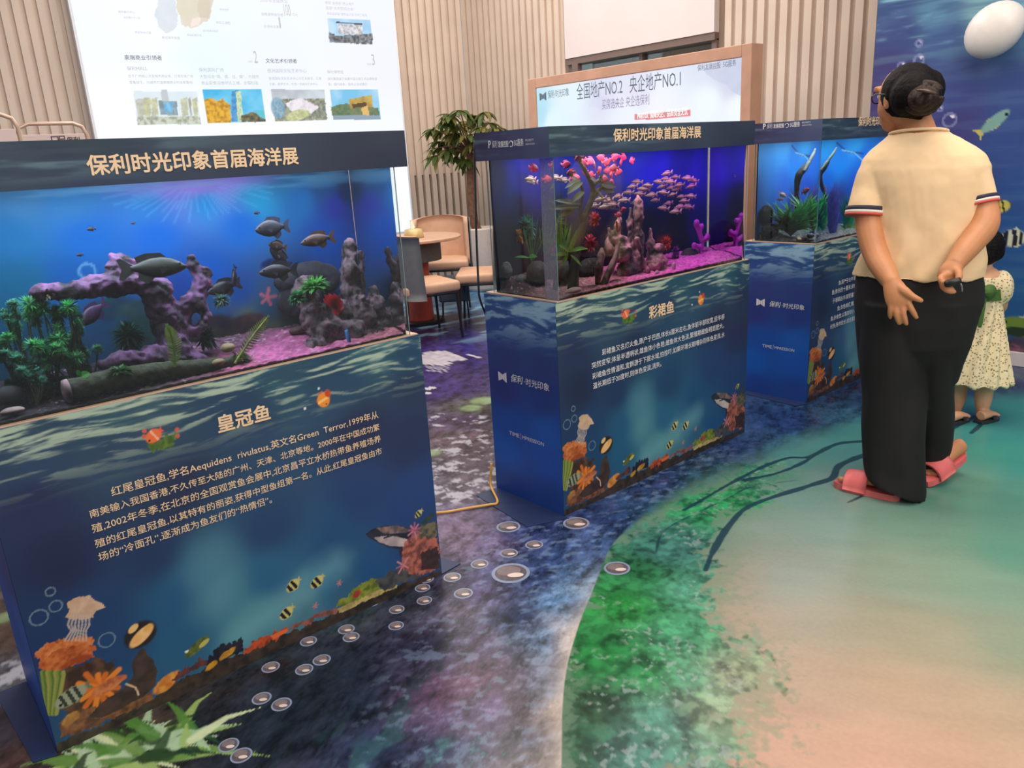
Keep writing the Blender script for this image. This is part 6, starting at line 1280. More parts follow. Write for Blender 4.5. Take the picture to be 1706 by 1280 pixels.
MB().lathe([(.0, .735), (.41, .735), (.425, .742), (.425, .758), (.415, .765), (.0, .765)], (tp_[0], tp_[1], 0), 48).build('tabletop', mat('table_wood', (196, 156, 132), .4, var=.10, scale=8), t)
MB().lathe([(.0, .56), (.24, .56), (.24, .735), (.0, .735)], (tp_[0], tp_[1], 0), 40).build('apron', mat('table_apron_grey', (72, 74, 76), .6, var=.08), t)
MB().lathe([(.0, .03), (.13, .03), (.12, .30), (.12, .56), (.0, .56)], (tp_[0], tp_[1], 0), 40).build('pedestal', mat('table_drum_terracotta', (176, 74, 60), .5, var=.12), t)
MB().lathe([(.0, 0), (.22, 0), (.22, .022), (.20, .03), (.0, .03)], (tp_[0], tp_[1], 0), 48).build('base_plate', legm, t)
fs = along(750, 7.12)
s = empty('footstool', (fs[0], fs[1], 0), math.radians(-37), 'low blue-grey upholstered stool in front of the far chair', 'stool')
mb = MB(); mb.bbox((-.14, -.14, .16), (.14, .14, .37), .02, 3); mesh_obj('cushion_box', mb.V, mb.F, mat('stool_fabric', (78, 92, 110), .8, var=.1), s, True, local=False)
for sx in (-1, 1):
    for sy in (-1, 1): mb = MB(); mb.tube([(.11 * sx, .11 * sy, .165), (.12 * sx, .12 * sy, 0)], .007, 8); mesh_obj('leg', mb.V, mb.F, legm, s, local=False)
# tissue box
tb_ = on_z(675, 385, .765); tb_ = along(672, 6.98); 
c = along(674, 7.02); tz = .765
b_ = empty('tissue_box', (c[0], c[1], tz), math.radians(20), 'small golden tissue holder on the round wooden table', 'tissue box')
b_.location = (*(along(676, 6.9)), tz)
mb = MB(); mb.lathe([(0, 0), (.085, 0), (.09, .01), (.075, .075), (.03, .082), (0, .082)], n=24); mesh_obj('holder', mb.V, mb.F, mat('brass_holder', (196, 172, 118), .45, metal=.2, var=.1), b_, True, local=False)
mb = MB(); rows = [[(.03 * math.cos(a) * (1 - .3 * k), .02 * math.sin(a) * (1 - .3 * k) + .01 * k, .08 + .045 * k + .01 * math.sin(3 * a)) for a in np.linspace(0, 6.28, 13)] for k in (0, .5, 1, 1.5)]; mb.sheet(rows); mesh_obj('tissue', mb.V, mb.F, mat('tissue_paper', (240, 226, 206), .8, var=.04), b_, True, local=False)
b_.location = (*(along(673, 6.86)), tz)
b_.location = (*(along(690, 6.9)), tz)
# potted money tree
pp = along(799, 8.55)
pl = empty('potted_tree', (pp[0], pp[1], 0), 0, 'leafy green potted tree in a tall cream planter by the ribbed wall', 'potted plant')
MB().lathe([(0, 0), (.15, 0), (.165, .04), (.185, .66), (.19, .68), (.17, .68), (.165, .63), (0, .63)], (pp[0], pp[1], 0), 36).build('planter', mat('planter_cream', (222, 206, 196), .5, var=.04), pl, True)
MB().lathe([(0, .62), (.166, .62), (.12, .645), (0, .65)], (pp[0], pp[1], 0), 24).build('soil', mat('soil', (70, 52, 42), .9, var=.4, scale=60, bump=.6), pl, True)
bm_ = mat('trunk_bark', (112, 76, 56), .8, var=.35, scale=30, bump=.5); lv_m = plant_mat('tree_leaf', (80, 98, 44)); lv2 = plant_mat('tree_leaf_olive', (132, 124, 66))
def PLT(px, py, off=0.0):
    d = ray(px, py); k = (np.linalg.norm(pp) + off) / np.linalg.norm(d[:2]); return EYE + d * k
trk = MB(); trk.tube([(pp[0], pp[1], .62), PLT(790, 370), PLT(786, 330), PLT(784, 290), PLT(783, 255)], [.052, .048, .045, .042, .040], 12, sub=4); tk = trk.build('trunk', bm_, pl, True)
rp = random.Random(5); lf = MB(); lf2 = MB(); br = MB()
top = PLT(783, 258)
heads = [(722, 214), (735, 236), (745, 200), (752, 190), (765, 184), (775, 205), (760, 225), (748, 252), (730, 262), (770, 245), (790, 195), (805, 190), (800, 215), (790, 235), (815, 205), (825, 215), (780, 225), (755, 262), (778, 266), (740, 220), (800, 240), (765, 210), (812, 232), (728, 248), (752, 236)]
for (hx, hy) in heads:
    h = PLT(hx + rp.uniform(-3, 3), hy + rp.uniform(-3, 3), rp.uniform(-.30, .30)); br.tube([top, (top + h) / 2 + np.array([0, 0, .05]), h], [.010, .007, .004], 6, sub=3)
    out = h - top; out[2] = 0; out /= np.linalg.norm(out) + 1e-6
    for k in range(12):
        a = k * 2 * math.pi / 12 + rp.random(); d = np.array([math.cos(a), math.sin(a), rp.uniform(-.55, .15)]) + .5 * out
        blade(lf if rp.random() < .7 else lf2, h, d, (0, 0, 1), rp.uniform(.13, .23), rp.uniform(.045, .07), rp.uniform(.4, .9), 7, .25)
br.build('branches', bm_, pl); lf.build('foliage', lv_m, pl); lf2.build('olive_foliage', lv2, pl)
# notice stands behind the leftmost aquarium
rail_m = mat('stand_rail', (206, 176, 158), .35, metal=.3, var=.05); paper = mat('notice_paper', (222, 200, 196), .7, var=.04, scale=3)
def nstand(Yp, a, b_, top_px, label, board_top, marks):
    pL, pR = on_y(a, top_px, Yp), on_y(b_, top_px, Yp); x0, x1 = pL[0], pR[0]; zt = (pL[2] + pR[2]) / 2
    o = empty('notice_stand', ((x0 + x1) / 2, Yp, 0), 0, label, 'notice stand')
    r = .05; MB().tube([(x0, Yp, .02), (x0, Yp, zt - r), (x0 + r * .3, Yp, zt - r * .3), (x0 + r, Yp, zt), (x1 - r, Yp, zt), (x1 - r * .3, Yp, zt - r * .3), (x1, Yp, zt - r), (x1, Yp, .02)], .0085, 10).build('rail', rail_m, o, True)
    for x in (x0, x1): MB().bbox((x - .02, Yp - .18, 0), (x + .02, Yp + .18, .022), .006).build('foot', rail_m, o)
    MB().bbox((x0 + .012, Yp - .012, .62), (x1 - .012, Yp + .004, zt - board_top), .003).build('board', paper, o)
    if marks:
        tb = MB()
        for (px, py, w, s) in marks: q = on_y(px, py, Yp - .0135); letters(tb, s, tuple(q), (1, 0, 0), UZ, w, None, .02)
        tb.build('lettering', mat('notice_ink', (90, 70, 84), .6, var=.05), o)
    return o
nstand(3.75, -70, 25, 191, 'notice stand with a pinkish paper at the far left photo edge', .055, None)
nstand(4.05, 24, 141, 206, 'rail notice stand with pink paper behind the leftmost aquarium', .045, [(87, 240, .03, '口'), (100, 239, .025, '日'), (112, 239, .055, '保利')])
# cables
def cable(name, pts, r, m, label): 
    mb = MB(); mb.tube(pts, r, 8, sub=5); o = mb.build(name, m, None, True); return tag(o, label, 'cable')
zc = .007
g = lambda px, py: tuple(on_z(px, py, zc))
zt = EYE[2] + ray(827, 772)[2] / np.linalg.norm(ray(827, 772)[:2]) * float(np.dot((1.94, 2.47), ray(827, 772)[:2] / np.linalg.norm(ray(827, 772)[:2])))
cable('floor_cable', [g(722, 855), g(745, 853), g(785, 846), g(815, 841), g(829, 836), (1.935, 2.475, .02), (1.94, 2.47, .10), (1.942, 2.468, max(.12, zt))], .0055, mat('cable_yellow', (224, 170, 84), .45, var=.06), 'yellow cable on the floor beside the middle cabinet')
cable('hanging_cable', [(1.955, 2.455, 1.46), (1.952, 2.462, 1.3), (1.945, 2.468, 1.1), (1.94, 2.470, .9), (1.95, 2.478, .84), (2.0, 2.49, .7), (2.05, 2.50, .3), (2.06, 2.52, .008)], .0045, black_m, 'black cable hanging down the left back edge of the middle aquarium')
cable('hanging_cable', [(3.83, 2.455, 1.46), (3.815, 2.46, 1.3), (3.80, 2.462, 1.12), (3.815, 2.462, 1.0), (3.85, 2.478, .88), (3.9, 2.49, .6), (3.92, 2.50, .2), (3.92, 2.52, .008)], .0045, black_m, 'black cable hanging behind the left edge of the rightmost aquarium')
# ================================================================== people
skin = mat('skin_woman', (196, 134, 92), .5, var=.06, scale=20, sss=.08); skin_k = mat('skin_child', (214, 160, 126), .5, var=.05, scale=20, sss=.08)
hair_m = mat('hair_black', (20, 16, 17), .65, spec=.12, var=.45, scale=90, bump=.3)
class Fig:
    def __init__(s, base):
        s.b = np.array([base[0], base[1], 0.0]); s.v = s.b / np.linalg.norm(s.b); s.r = np.array([s.v[1], -s.v[0], 0.0])
    def __call__(s, px, py, off=0.0): return on_pl(px, py, s.b + s.v * off, s.v)
W = Fig((3.12, 1.16)); SCL = 395.0
wo = empty('person', tuple(W.b), 0, 'woman seen from behind in a cream T-shirt and wide black trousers, hands behind her back', 'person')
vv, rr_ = W.v, W.r
# body: one skin
mb = MB()
hc = W(1507, 160, 0.0); fd = -rr_ * .72 + vv * .69; fd /= np.linalg.norm(fd); sl_ = np.cross(UZ, fd)          # face direction, her left
Rh = Matrix((tuple(fd), tuple(sl_), (0, 0, 1))).transposed()
def hd(a, b, c): return hc + fd * a + sl_ * b + UZ * c
mb.ball(hc, (.098, .078, .108), 24, Rh); mb.ball(hd(.035, 0, -.060), (.060, .056, .066), 20, Rh); mb.ball(hd(.060, 0, -.102), (.026, .030, .020), 14, Rh); mb.ball(hd(.028, .048, -.035), (.042, .026, .05), 14, Rh); mb.ball(hd(.028, -.048, -.035), (.042, .026, .05), 14, Rh)
mb.ball(hd(.100, 0, -.030), (.020, .014, .016), 12, Rh); mb.tube([hd(.088, 0, .014), hd(.104, 0, -.024)], [.009, .013], 10); mb.ball(hd(.088, 0, -.068), (.016, .026, .009), 12, Rh); mb.ball(hd(.086, 0, -.080), (.015, .022, .009), 12, Rh)
mb.tube([hd(.085, .055, .030), hd(.092, .02, .034), hd(.092, -.02, .034), hd(.085, -.055, .030)], .012, 8)
for g in (-1, 1): mb.ball(hd(-.006, .080 * g, -.012), (.020, .010, .031), 12, Rh); mb.ball(hd(-.002, .083 * g, -.034), (.010, .008, .010), 10, Rh)
mb.tube([hd(-.012, 0, -.05), W(1524, 205, 0.0), W(1530, 226, -.005), W(1532, 250, -.005)], [.060, .058, .064, .085], 16, sub=3)
A = lambda *p: W(*p)
torso = [(232, 1500, 1562, .055), (250, 1480, 1596, .072), (266, 1468, 1608, .086), (300, 1472, 1614, .095), (350, 1480, 1608, .092), (400, 1482, 1606, .095), (450, 1470, 1606, .105), (500, 1462, 1606, .115), (540, 1466, 1602, .10)]
mb.rings([((W((a + b) / 2, y, 0)), rr_ * (b - a) / 2 / SCL, vv * d) for y, a, b, d in torso], 28)
mb.tube([A(1478, 540, -.02), A(1486, 640, -.03), A(1490, 740, -.06), A(1496, 800, -.09), A(1497, 815, -.09)], [.085, .065, .05, .036, .034], 14, sub=3)
mb.tube([A(1564, 540, .02), A(1556, 600, .06), A(1554, 650, .11), A(1555, 700, .150), A(1558, 740, .182), A(1570, 764, .21)], [.078, .062, .052, .046, .036, .034], 14, sub=3)
# left arm (photo left): open hand, palm to the camera
mb.tube([A(1468, 276, -.01), A(1453, 312, -.02), A(1447, 360, -.05), A(1452, 400, -.09), A(1462, 430, -.13), A(1474, 452, -.18), A(1487, 473, -.225)], [.054, .051, .050, .047, .045, .040, .031], 16, sub=4)
def limb(pts, rad, sub=4, n=12, flat=None): mb.tube([A(*p) for p in pts], rad, n, sub=sub, flat=flat)
limb([(1485, 470, -.225), (1491, 484, -.238), (1497, 500, -.245), (1500, 511, -.245)], [(.030, .024), (.040, .019), (.044, .016), (.036, .012)], 3, 16, rr_)
limb([(1484, 500, -.243), (1484, 514, -.248), (1483, 524, -.243), (1484, 531, -.234)], [.0115, .0105, .0095, .0065]); limb([(1493, 508, -.245), (1493, 522, -.252), (1496, 533, -.248), (1499, 541, -.240)], [.0120, .0110, .0100, .0070])
limb([(1503, 508, -.245), (1505, 522, -.253), (1508, 534, -.250), (1511, 542, -.242)], [.0120, .0110, .0100, .0070]); limb([(1511, 500, -.244), (1517, 512, -.252), (1523, 523, -.250), (1528, 531, -.243)], [.0120, .0110, .0100, .0070])
limb([(1497, 478, -.235), (1508, 486, -.250), (1520, 494, -.256), (1530, 499, -.255), (1537, 502, -.250)], [.018, .017, .0125, .0105, .0075])
# right arm (photo right): fist round a small thing
mb.tube([A(1608, 274, -.01), A(1626, 305, -.01), A(1639, 345, -.03), A(1640, 375, -.07), A(1622, 400, -.12), A(1602, 424, -.17), A(1589, 442, -.205)], [.052, .047, .047, .048, .044, .039, .031], 16, sub=4)
limb([(1589, 440, -.205), (1584, 452, -.22), (1578, 466, -.225)], [(.030, .025), (.038, .024), (.036, .020)], 4, 16, rr_)
for k in range(4): limb([(1578 - 3 * k + 6, 456 + 4 * k, -.232), (1568 + 1.0 * k, 462 + 5 * k, -.262), (1571 + 3 * k, 471 + 4.5 * k, -.275), (1582 + 3.4 * k, 475 + 4.0 * k, -.268)], [.0125, .0115, .0105, .0075])
limb([(1590, 448, -.22), (1597, 455, -.250), (1597, 464, -.268), (1590, 470, -.272)], [.016, .0135, .0115, .008])
# feet
hl, tl = on_z(1502, 820, .035), on_z(1408, 800, .030); d_ = tl - hl; d_[2] = 0; Lf = np.linalg.norm(d_); d_ /= Lf
heelL = hl; toeL = hl + d_ * .235; n_ = np.cross(UZ, d_)
mb.tube([heelL + UZ * .022, heelL + d_ * .07 + UZ * .035, heelL + d_ * .14 + UZ * .022, toeL - d_ * .045 + UZ * .008], [(.034, .034), (.036, .034), (.036, .024), (.038, .014)], 14, sub=4, flat=n_)
for k in range(5): q = toeL - d_ * (.045 + .008 * k) + n_ * (.030 - .0155 * k) + UZ * .008; mb.tube([q - d_ * .01, q + d_ * (.030 + (.010 if k == 0 else 0)), q + d_ * (.040 + (.012 if k == 0 else 0))], [.010, .009 if k else .012, .006], 8)
mb.tube([A(1497, 812, -.09), heelL + d_ * .01 + UZ * .03], [.034, .034], 12)
toeR = on_z(1540, 797, .030); heelR = W(1586, 764, .185); dR = toeR - heelR; LR = np.linalg.norm(dR); dR /= LR; nR = np.cross(UZ, dR); nR /= np.linalg.norm(nR); uR_ = np.cross(dR, nR)
heelR = toeR - dR * .235
mb.tube([heelR + uR_ * .03, heelR + dR * .07 + uR_ * .036, heelR + dR * .14 + uR_ * .024, toeR - dR * .03 + uR_ * .010], [(.032, .034), (.035, .034), (.036, .024), (.038, .014)], 14, sub=4, flat=nR)
for k in range(5): q = toeR - dR * (.035 + .008 * k) - nR * (.030 - .0155 * k) + uR_ * .010; mb.tube([q - dR * .01, q + dR * .035], [.010, .008], 8)
mb.tube([A(1572, 760, .21), heelR + dR * .02 + uR_ * .03], [.034, .034], 12)
body = remesh('body', mb, .0045, skin, wo, 3)
# finger nails of the open hand and face details
for g in (-1, 1):
    e = MB(); e.ball(hd(.083, .032 * g, .006), .012, 12); e.build('eye', mat('eye_white', (236, 232, 228), .3, var=0), wo, True)
hm = MB()
hm.ball(hc + fd * -.022 + UZ * .010, (.100, .092, .102), 26, Rh); hm.ball(W(1521, 158, -.070), (.080, .075, .080), 20); hm.ball(W(1542, 164, -.075), (.052, .052, .06), 20); hm.ball(W(1545, 150, -.01), (.048, .06, .07), 16); hm.ball(W(1518, 137, -.01), (.092, .09, .052), 18)
hm.ball(hd(-.060, .060, -.020), (.04, .028, .045), 12, Rh); hm.ball(hd(-.05, -.070, -.02), (.05, .026, .05), 12, Rh); hm.tube([W(1515, 182, -.05), W(1540, 184, -.05)], [.034, .034], 12)
hair = remesh('hair', hm, .005, hair_m, wo, 4, lambda c: .004 * noise3(c * np.array([1, 1, .35]), 55, 4))
bn = MB()
for k, (r0, off) in enumerate(((.050, -.120), (.034, -.142), (.018, -.155))):
    ctr = W(1538, 163, off); bn.tube([ctr + rr_ * r0 * math.cos(t) * 1.1 + UZ * r0 * math.sin(t) * .95 - vv * .006 * math.sin(2 * t + k) for t in np.linspace(.4 + k, 6.3 + k, 22)], [.013] * 22, 8)
bn.ball(W(1538, 163, -.118), (.046, .046, .044), 14)
remesh('hair_bun', bn, .004, mat('hair_brown', (46, 34, 30), .5, spec=.25, var=.5, scale=110, bump=.3), hair, 2)
MB().tube([W(1528, 150, -.165), W(1545, 152, -.172), W(1560, 156, -.155)], [.004, .006, .004], 8, sub=3).build('hair_clip', mat('hair_clip', (90, 70, 62), .3, var=.1), hair, True)
gl_ = MB()
for g in (-1, 1):
    c = hd(.104, .033 * g, .004); gl_.tube([c + sl_ * .026 * math.cos(t) + UZ * .021 * math.sin(t) - fd * .006 * abs(math.cos(t)) for t in np.linspace(0, 2 * math.pi, 25)], .0024, 6); gl_.tube([hd(.098, .059 * g, .010), hd(.05, .084 * g, .012), hd(-.004, .088 * g, .008)], .0024, 6)
gl_.tube([hd(.108, .008, .006), hd(.110, 0, .008), hd(.108, -.008, .006)], .002, 6)
gl_.build('glasses', mat('glasses_black', (26, 26, 30), .25, var=.05), wo)
# T-shirt
shirt_m = mat('tshirt_cream', (240, 206, 162), .8, var=.03, scale=12, bump=.05)
mb = MB()
sh = [(460, 1438, 1619, .135), (445, 1444, 1619, .134), (420, 1455, 1618, .130), (380, 1466, 1617, .124), (345, 1468, 1619, .122), (305, 1458, 1624, .120), (280, 1452, 1624, .112), (262, 1456, 1616, .100), (248, 1466, 1602, .088), (236, 1478, 1588, .076), (226, 1488, 1573, .066), (219, 1493, 1567, .062)]
mb.rings([((W((a + b) / 2, y, -.005)), rr_ * (b - a) / 2 / SCL, vv * d) for y, a, b, d in sh], 40)
mb.tube([A(1482, 272, -.005), A(1462, 288, -.01), A(1451, 318, -.02), A(1445, 340, -.035), A(1443, 354, -.04)], [.056, .068, .067, .067, .071], 20, sub=4); mb.tube([A(1600, 270, -.005), A(1613, 284, -.01), A(1625, 310, -.015), A(1632, 328, -.02), A(1634, 338, -.022)], [.056, .064, .060, .055, .056], 20, sub=4)
def folds(c):
    z = c[:, 2]; l = (c - W.b) @ rr_
    d = .007 * noise3(c * np.array([1, 1, .4]), 12, 70) + .004 * noise3(c * np.array([1, 1, .5]), 30, 71)
    return d + .006 * np.sin(l * 46 + 9 * z + 2.5 * np.sin(z * 17)) * sstep(1.14, .90, z)
tee = remesh('tshirt', mb, .006, shirt_m, wo, 5, folds)
mb = MB(); ring = [W(1530, 221, -.005) + rr_ * .095 * math.cos(t) + vv * .068 * math.sin(t) + UZ * (.010 * math.cos(t) * 0 - .012 * math.sin(t)) for t in np.linspace(0, 2 * math.pi, 33)]
mb.tube(ring, .0055, 8, cap=False); mb.build('collar', shirt_m, tee, True)
def band(name, c0, c1, r, m):
    q = MB(); c0, c1 = np.array(c0), np.array(c1); q.tube([c0, c0 * .5 + c1 * .5, c1], [r, r * 1.012, r], 28); return q.build(name, m, tee, True)
nv, wt, rd = mat('stripe_navy', (44, 44, 66), .7, var=.05), mat('stripe_white', (236, 226, 216), .7, var=.04), mat('stripe_red', (206, 84, 74), .7, var=.05)
def cuffs(c0, c1, r, tilt):
    c0, c1 = np.array(c0), np.array(c1); L = c1 - c0
    for (a, b, m, k) in ((.0, .46, nv, 1.0), (.46, .74, wt, 1.006), (.74, 1.0, rd, 1.010)): band('sleeve_stripe', c0 + L * a, c0 + L * b, r * k, m)
cuffs(A(1444, 345, -.039), A(1442, 360, -.045), .0735, 0); cuffs(A(1632.5, 329, -.02), A(1635, 342, -.026), .0585, 0)
# trousers
trs = mat('trousers_black', (19, 18, 19), .85, var=.15, scale=10)
mb = MB()
PR = lambda L, n: mb.rings([(W((a + b) / 2, (y0 + y1) / 2, o_), rr_ * (b - a) / 2 / SCL - UZ * (y1 - y0) / 2 / SCL, vv * d) for y0, y1, a, b, d, o_ in L], n)
PR([(452, 452, 1446, 1614, .126, 0), (470, 470, 1441, 1617, .136, 0), (500, 500, 1439, 1617, .146, 0), (535, 535, 1439, 1607, .147, 0), (570, 570, 1440, 1599, .143, .01), (600, 600, 1442, 1590, .118, .03), (632, 632, 1446, 1584, .085, .05)], 36)
PR([(500, 500, 1440, 1530, .138, -.01), (580, 580, 1440, 1533, .138, -.015), (650, 650, 1441, 1534, .130, -.03), (720, 720, 1443, 1535, .122, -.055), (775, 780, 1445, 1535, .120, -.075), (786, 808, 1446, 1535, .122, -.085), (791, 825, 1447, 1536, .124, -.088)], 30)
PR([(500, 500, 1520, 1615, .138, .0), (560, 560, 1520, 1601, .150, .03), (620, 620, 1522, 1588, .145, .08), (680, 680, 1526, 1585, .125, .13), (730, 730, 1528, 1583, .112, .16), (765, 765, 1529, 1581, .110, .175), (781, 781, 1531, 1580, .108, .18)], 30)
def tfold(c):
    l = (c - W.b) @ rr_; z = c[:, 2]; return .006 * noise3(c * np.array([1, 1, .25]), 14, 80) + .005 * np.sin(l * 38 + 3 * np.sin(z * 7)) * sstep(.85, .3, z)
remesh('trousers', mb, .007, trs, wo, 5, tfold)
# slippers
pink = mat('slipper_pink', (232, 112, 112), .5, var=.05)
def slipper(toe, heel_d, n, u, L, lift=0.0):
    toe = np.array(toe); d = np.array(heel_d); w = MB()
    prof = [(0, .030), (.02, .041), (.06, .050), (.10, .050), (.15, .043), (.20, .041), (.235, .036), (.255, .020)]
    rows = []
    for (t, hw) in prof: c = toe - d * t; rows.append((c, hw))
    pts = [c + n * h for c, h in rows] + [c - n * h for c, h in reversed(rows)]
    w.prism(pts, u * .026); o = w.build('slipper', pink, wo, False)
    s_ = MB(); R_ = []
    for t in (.045, .075, .105, .135):
        c = toe - d * t; hh = .052 + .012 * (t - .045) / .09; R_.append([c + n * .052 * math.cos(a) + u * (.012 + (hh + .008) * math.sin(a) ** .8) for a in np.linspace(0, math.pi, 15)])
    s_.sheet(R_, .007); s_.build('strap', pink, o, True)
    c = toe - d * .10 + u * .075; MB().ball(tuple(c), .010, 10).build('charm', mat('charm_gold', (226, 150, 70), .4, var=.1), o, True)
slipper(toeL + d_ * .02 - UZ * (toeL[2] - .001), d_, n_, UZ, .255)
slipper(toeR + dR * .02 - uR_ * .022, dR, nR, uR_, .255)
# the thing in her fist
kf = MB(); kf.tube([A(1576, 473, -.285), A(1586, 471, -.292), A(1600, 467, -.285)], [.012, .013, .011], 12, sub=3)
ko = kf.build('key_fob', black_m, None, True); tag(ko, "small black key fob gripped in the woman's fist behind her back", 'key fob')
MB().tube([A(1598, 469, -.268), A(1602, 476, -.270), A(1603, 486, -.268)], .003, 8, sub=3).build('strap_end', mat('metal_grey', (150, 150, 156), .3, metal=.7, var=.05), ko, True)

# ---- the child
K = Fig((4.14, 1.265)); kv, kr = K.v, K.r; KS = 1290 / 4.36
kd = empty('person', tuple(K.b), 0, 'small child in a cream flowered dress with a green sash, beyond the woman', 'person')
mb = MB(); B = lambda *p: K(*p)
kc = B(1640, 413, 0); kf_ = kv * .9 + kr * .43; kf_ /= np.linalg.norm(kf_); ks = np.cross(UZ, kf_); RK = Matrix((tuple(kf_), tuple(ks), (0, 0, 1))).transposed()
def kh(a, b, c): return kc + kf_ * a + ks * b + UZ * c
mb.ball(kc, (.080, .072, .085), 20, RK); mb.ball(kh(.03, 0, -.045), (.05, .05, .045), 16, RK); mb.ball(kh(.078, 0, -.025), (.012, .010, .010), 10, RK); mb.ball(kh(.066, 0, -.052), (.012, .018, .008), 10, RK)
for g in (-1, 1): mb.ball(kh(0, .072 * g, -.012), (.016, .008, .022), 10, RK); mb.ball(kh(.045, .03 * g, -.03), (.03, .025, .03), 10, RK)
mb.tube([kc - UZ * .05, B(1638, 446, 0), B(1637, 462, 0)], [.040, .040, .075], 14, sub=3)
mb.rings([(B((a + b) / 2, y, 0), kr * (b - a) / 2 / KS, kv * d) for y, a, b, d in ((446, 1622, 1652, .04), (456, 1610, 1662, .06), (480, 1611, 1660, .07), (520, 1612, 1659, .07), (560, 1608, 1658, .075), (600, 1610, 1656, .06))], 24)
mb.tube([B(1658, 468, 0), B(1667, 490, .01), B(1668, 512, .05), B(1660, 520, .14)], [.036, .032, .026, .020], 12, sub=4); mb.tube([B(1614, 468, 0), B(1606, 490, .01), B(1606, 512, .05), B(1612, 520, .14)], [.036, .032, .026, .020], 12, sub=4)
for cx_ in (1660, 1612):
    for k in range(4): mb.tube([B(cx_ - 3 + 2 * k, 520, .14), B(cx_ - 3 + 2 * k, 521, .17), B(cx_ - 3 + 2 * k, 524, .185)], [.008, .007, .005], 8)
    mb.tube([B(cx_, 518, .14), B(cx_, 515, .16), B(cx_, 514, .175)], [.009, .007, .005], 8)
mb.tube([B(1640, 590, 0), B(1641, 635, .0), B(1638, 665, .0), B(1636, 686, .0), B(1636, 694, -.0)], [.052, .044, .040, .027, .026], 14, sub=4); mb.tube([B(1606, 590, .02), B(1599, 635, .03), B(1594, 665, .03), B(1590, 688, .03), B(1590, 694, .03)], [.052, .044, .040, .027, .026], 14, sub=4)
fR, fL = on_z(1637, 697, .022), on_z(1588, 699, .022); kdir = kr * .55 + kv * .83; kdir /= np.linalg.norm(kdir); kn = np.cross(UZ, kdir)
for f_ in (fR, fL):
    mb.tube([f_ - kdir * .02 + UZ * .016, f_ + kdir * .04 + UZ * .016, f_ + kdir * .09 + UZ * .006], [(.026, .026), (.028, .020), (.032, .011)], 12, sub=3, flat=kn)
    for k in range(5): q = f_ + kdir * (.085 - .005 * k) + kn * (.022 - .011 * k) + UZ * .004; mb.tube([q, q + kdir * .03], [.008, .006], 8)
remesh('body', mb, .005, skin_k, kd, 3)
for g in (-1, 1): e = MB(); e.ball(kh(.070, .028 * g, .004), .010, 10); e.build('eye', mat('eye_white', (236, 232, 228), .3, var=0), kd, True)
hm = MB(); hm.ball(kc + UZ * .006 - kf_ * .012, (.093, .090, .092), 22, RK); hm.ball(B(1638, 424, -.045), (.062, .062, .052), 16); hm.ball(B(1655, 420, -.02), (.045, .05, .045), 14); hm.ball(B(1626, 420, -.02), (.045, .05, .045), 14)
remesh('hair', hm, .005, hair_m, kd, 4, lambda c: .003 * noise3(c * np.array([1, 1, .4]), 60, 44))
dm = bpy.data.materials.new('dress_flowered'); dm.use_nodes = True; nt = dm.node_tree; b = nt.nodes['Principled BSDF']; b.inputs['Roughness'].default_value = .8
tc = nt.nodes.new('ShaderNodeTexCoord'); vo = nt.nodes.new('ShaderNodeTexVoronoi'); vo.inputs['Scale'].default_value = 85; nt.links.new(tc.outputs['Object'], vo.inputs['Vector'])
rp_ = nt.nodes.new('ShaderNodeValToRGB'); rp_.color_ramp.elements[0].position = .20; rp_.color_ramp.elements[0].color = (*lin((120, 112, 70)), 1); rp_.color_ramp.elements[1].position = .42; rp_.color_ramp.elements[1].color = (*lin((232, 214, 176)), 1)
nt.links.new(vo.outputs['Distance'], rp_.inputs['Fac']); nt.links.new(rp_.outputs['Color'], b.inputs['Base Color'])
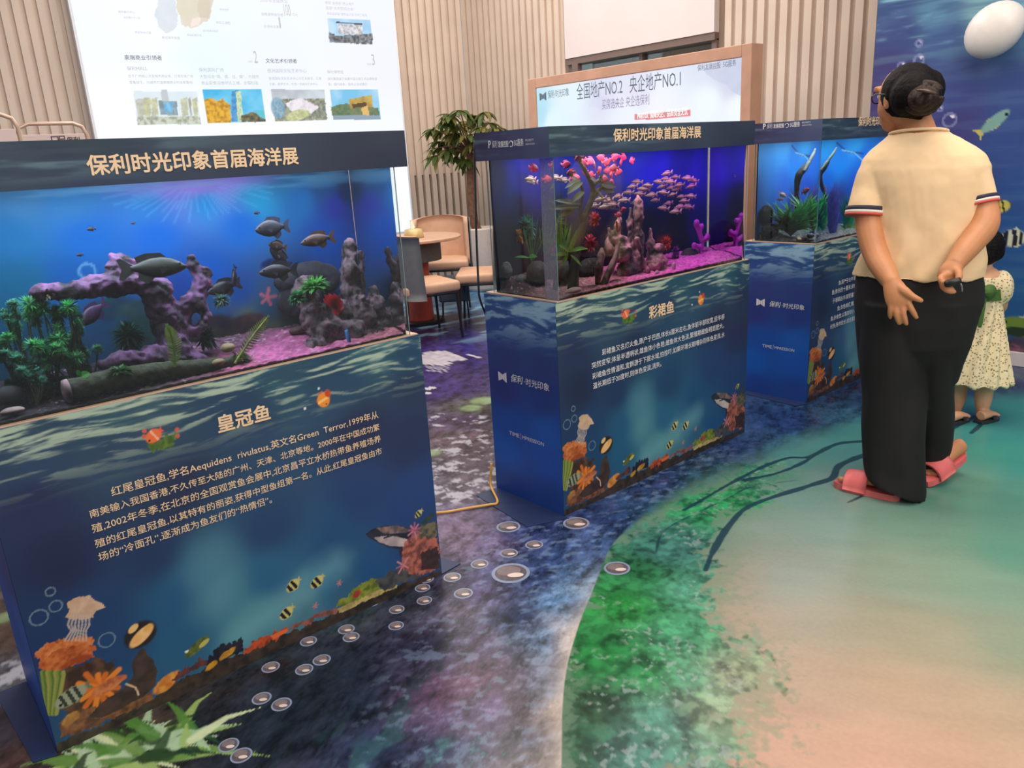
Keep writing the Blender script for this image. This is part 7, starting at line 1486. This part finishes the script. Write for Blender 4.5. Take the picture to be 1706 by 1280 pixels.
mb = MB(); mb.rings([(B((a + b) / 2, y, 0), kr * (b - a) / 2 / KS, kv * d) for y, a, b, d in ((460, 1612, 1660, .078), (480, 1609, 1662, .084), (505, 1611, 1661, .084), (540, 1604, 1662, .10), (580, 1595, 1666, .125), (610, 1588, 1669, .14), (634, 1583, 1673, .15))], 36)
mb.ball(B(1667, 480, 0), (.055, .055, .085), 18); mb.ball(B(1608, 480, 0), (.055, .055, .085), 18)
def dfold(c):
    rel = c - K.b; a = np.arctan2(rel @ kr, rel @ kv); z = c[:, 2]; return .010 * np.sin(a * 11 + z * 5) * sstep(.75, .40, z) + .004 * noise3(c, 30, 88)
remesh('dress', mb, .006, dm, kd, 4, dfold)
sash = mat('sash_green', (62, 100, 40), .7, var=.15)
mb = MB()
mb.ball(B(1636, 484, -.105), (.022, .022, .022), 12); mb.ball(B(1625, 484, -.095), (.045, .035, .04), 12); mb.ball(B(1648, 486, -.09), (.045, .03, .035), 12)
mb.tube([B(1636, 488, -.108), B(1635, 515, -.118), B(1632, 546, -.125)], [(.022, .007), (.018, .006), (.010, .004)], 10, sub=3, flat=kr); mb.tube([B(1628, 488, -.105), B(1624, 505, -.110), B(1620, 512, -.112)], [(.018, .007), (.015, .006), (.010, .004)], 10, sub=3, flat=kr)
sa = remesh('sash', mb, .004, sash, kd, 2)
q = MB(); q.rings([(B((1610 + 1662) / 2, y, 0), kr * (52 / 2 / KS + .006), kv * .092) for y in (478, 486, 496)], 32, cap=False); q.build('sash_band', sash, sa, True)
for f_ in (fR, fL):
    q = MB(); pts = [(0, .022), (.03, .030), (.08, .034), (.12, .030), (.14, .012)]; c0 = f_ - kdir * .035 - UZ * .021
    q.prism([tuple(c0 + kdir * t + kn * h) for t, h in pts] + [tuple(c0 + kdir * t - kn * h) for t, h in reversed(pts)], UZ * .014)
    so = q.build('sandal', mat('sandal_dark', (44, 44, 52), .6, var=.1), kd)
    q = MB(); q.sheet([[c0 + kdir * t + kn * .034 * math.cos(a) + UZ * (.012 + .036 * math.sin(a)) for a in np.linspace(0, math.pi, 11)] for t in (.07, .09, .105)], .004); q.build('strap', mat('sandal_dark', (44, 44, 52)), so, True)
bpy.context.view_layer.update()
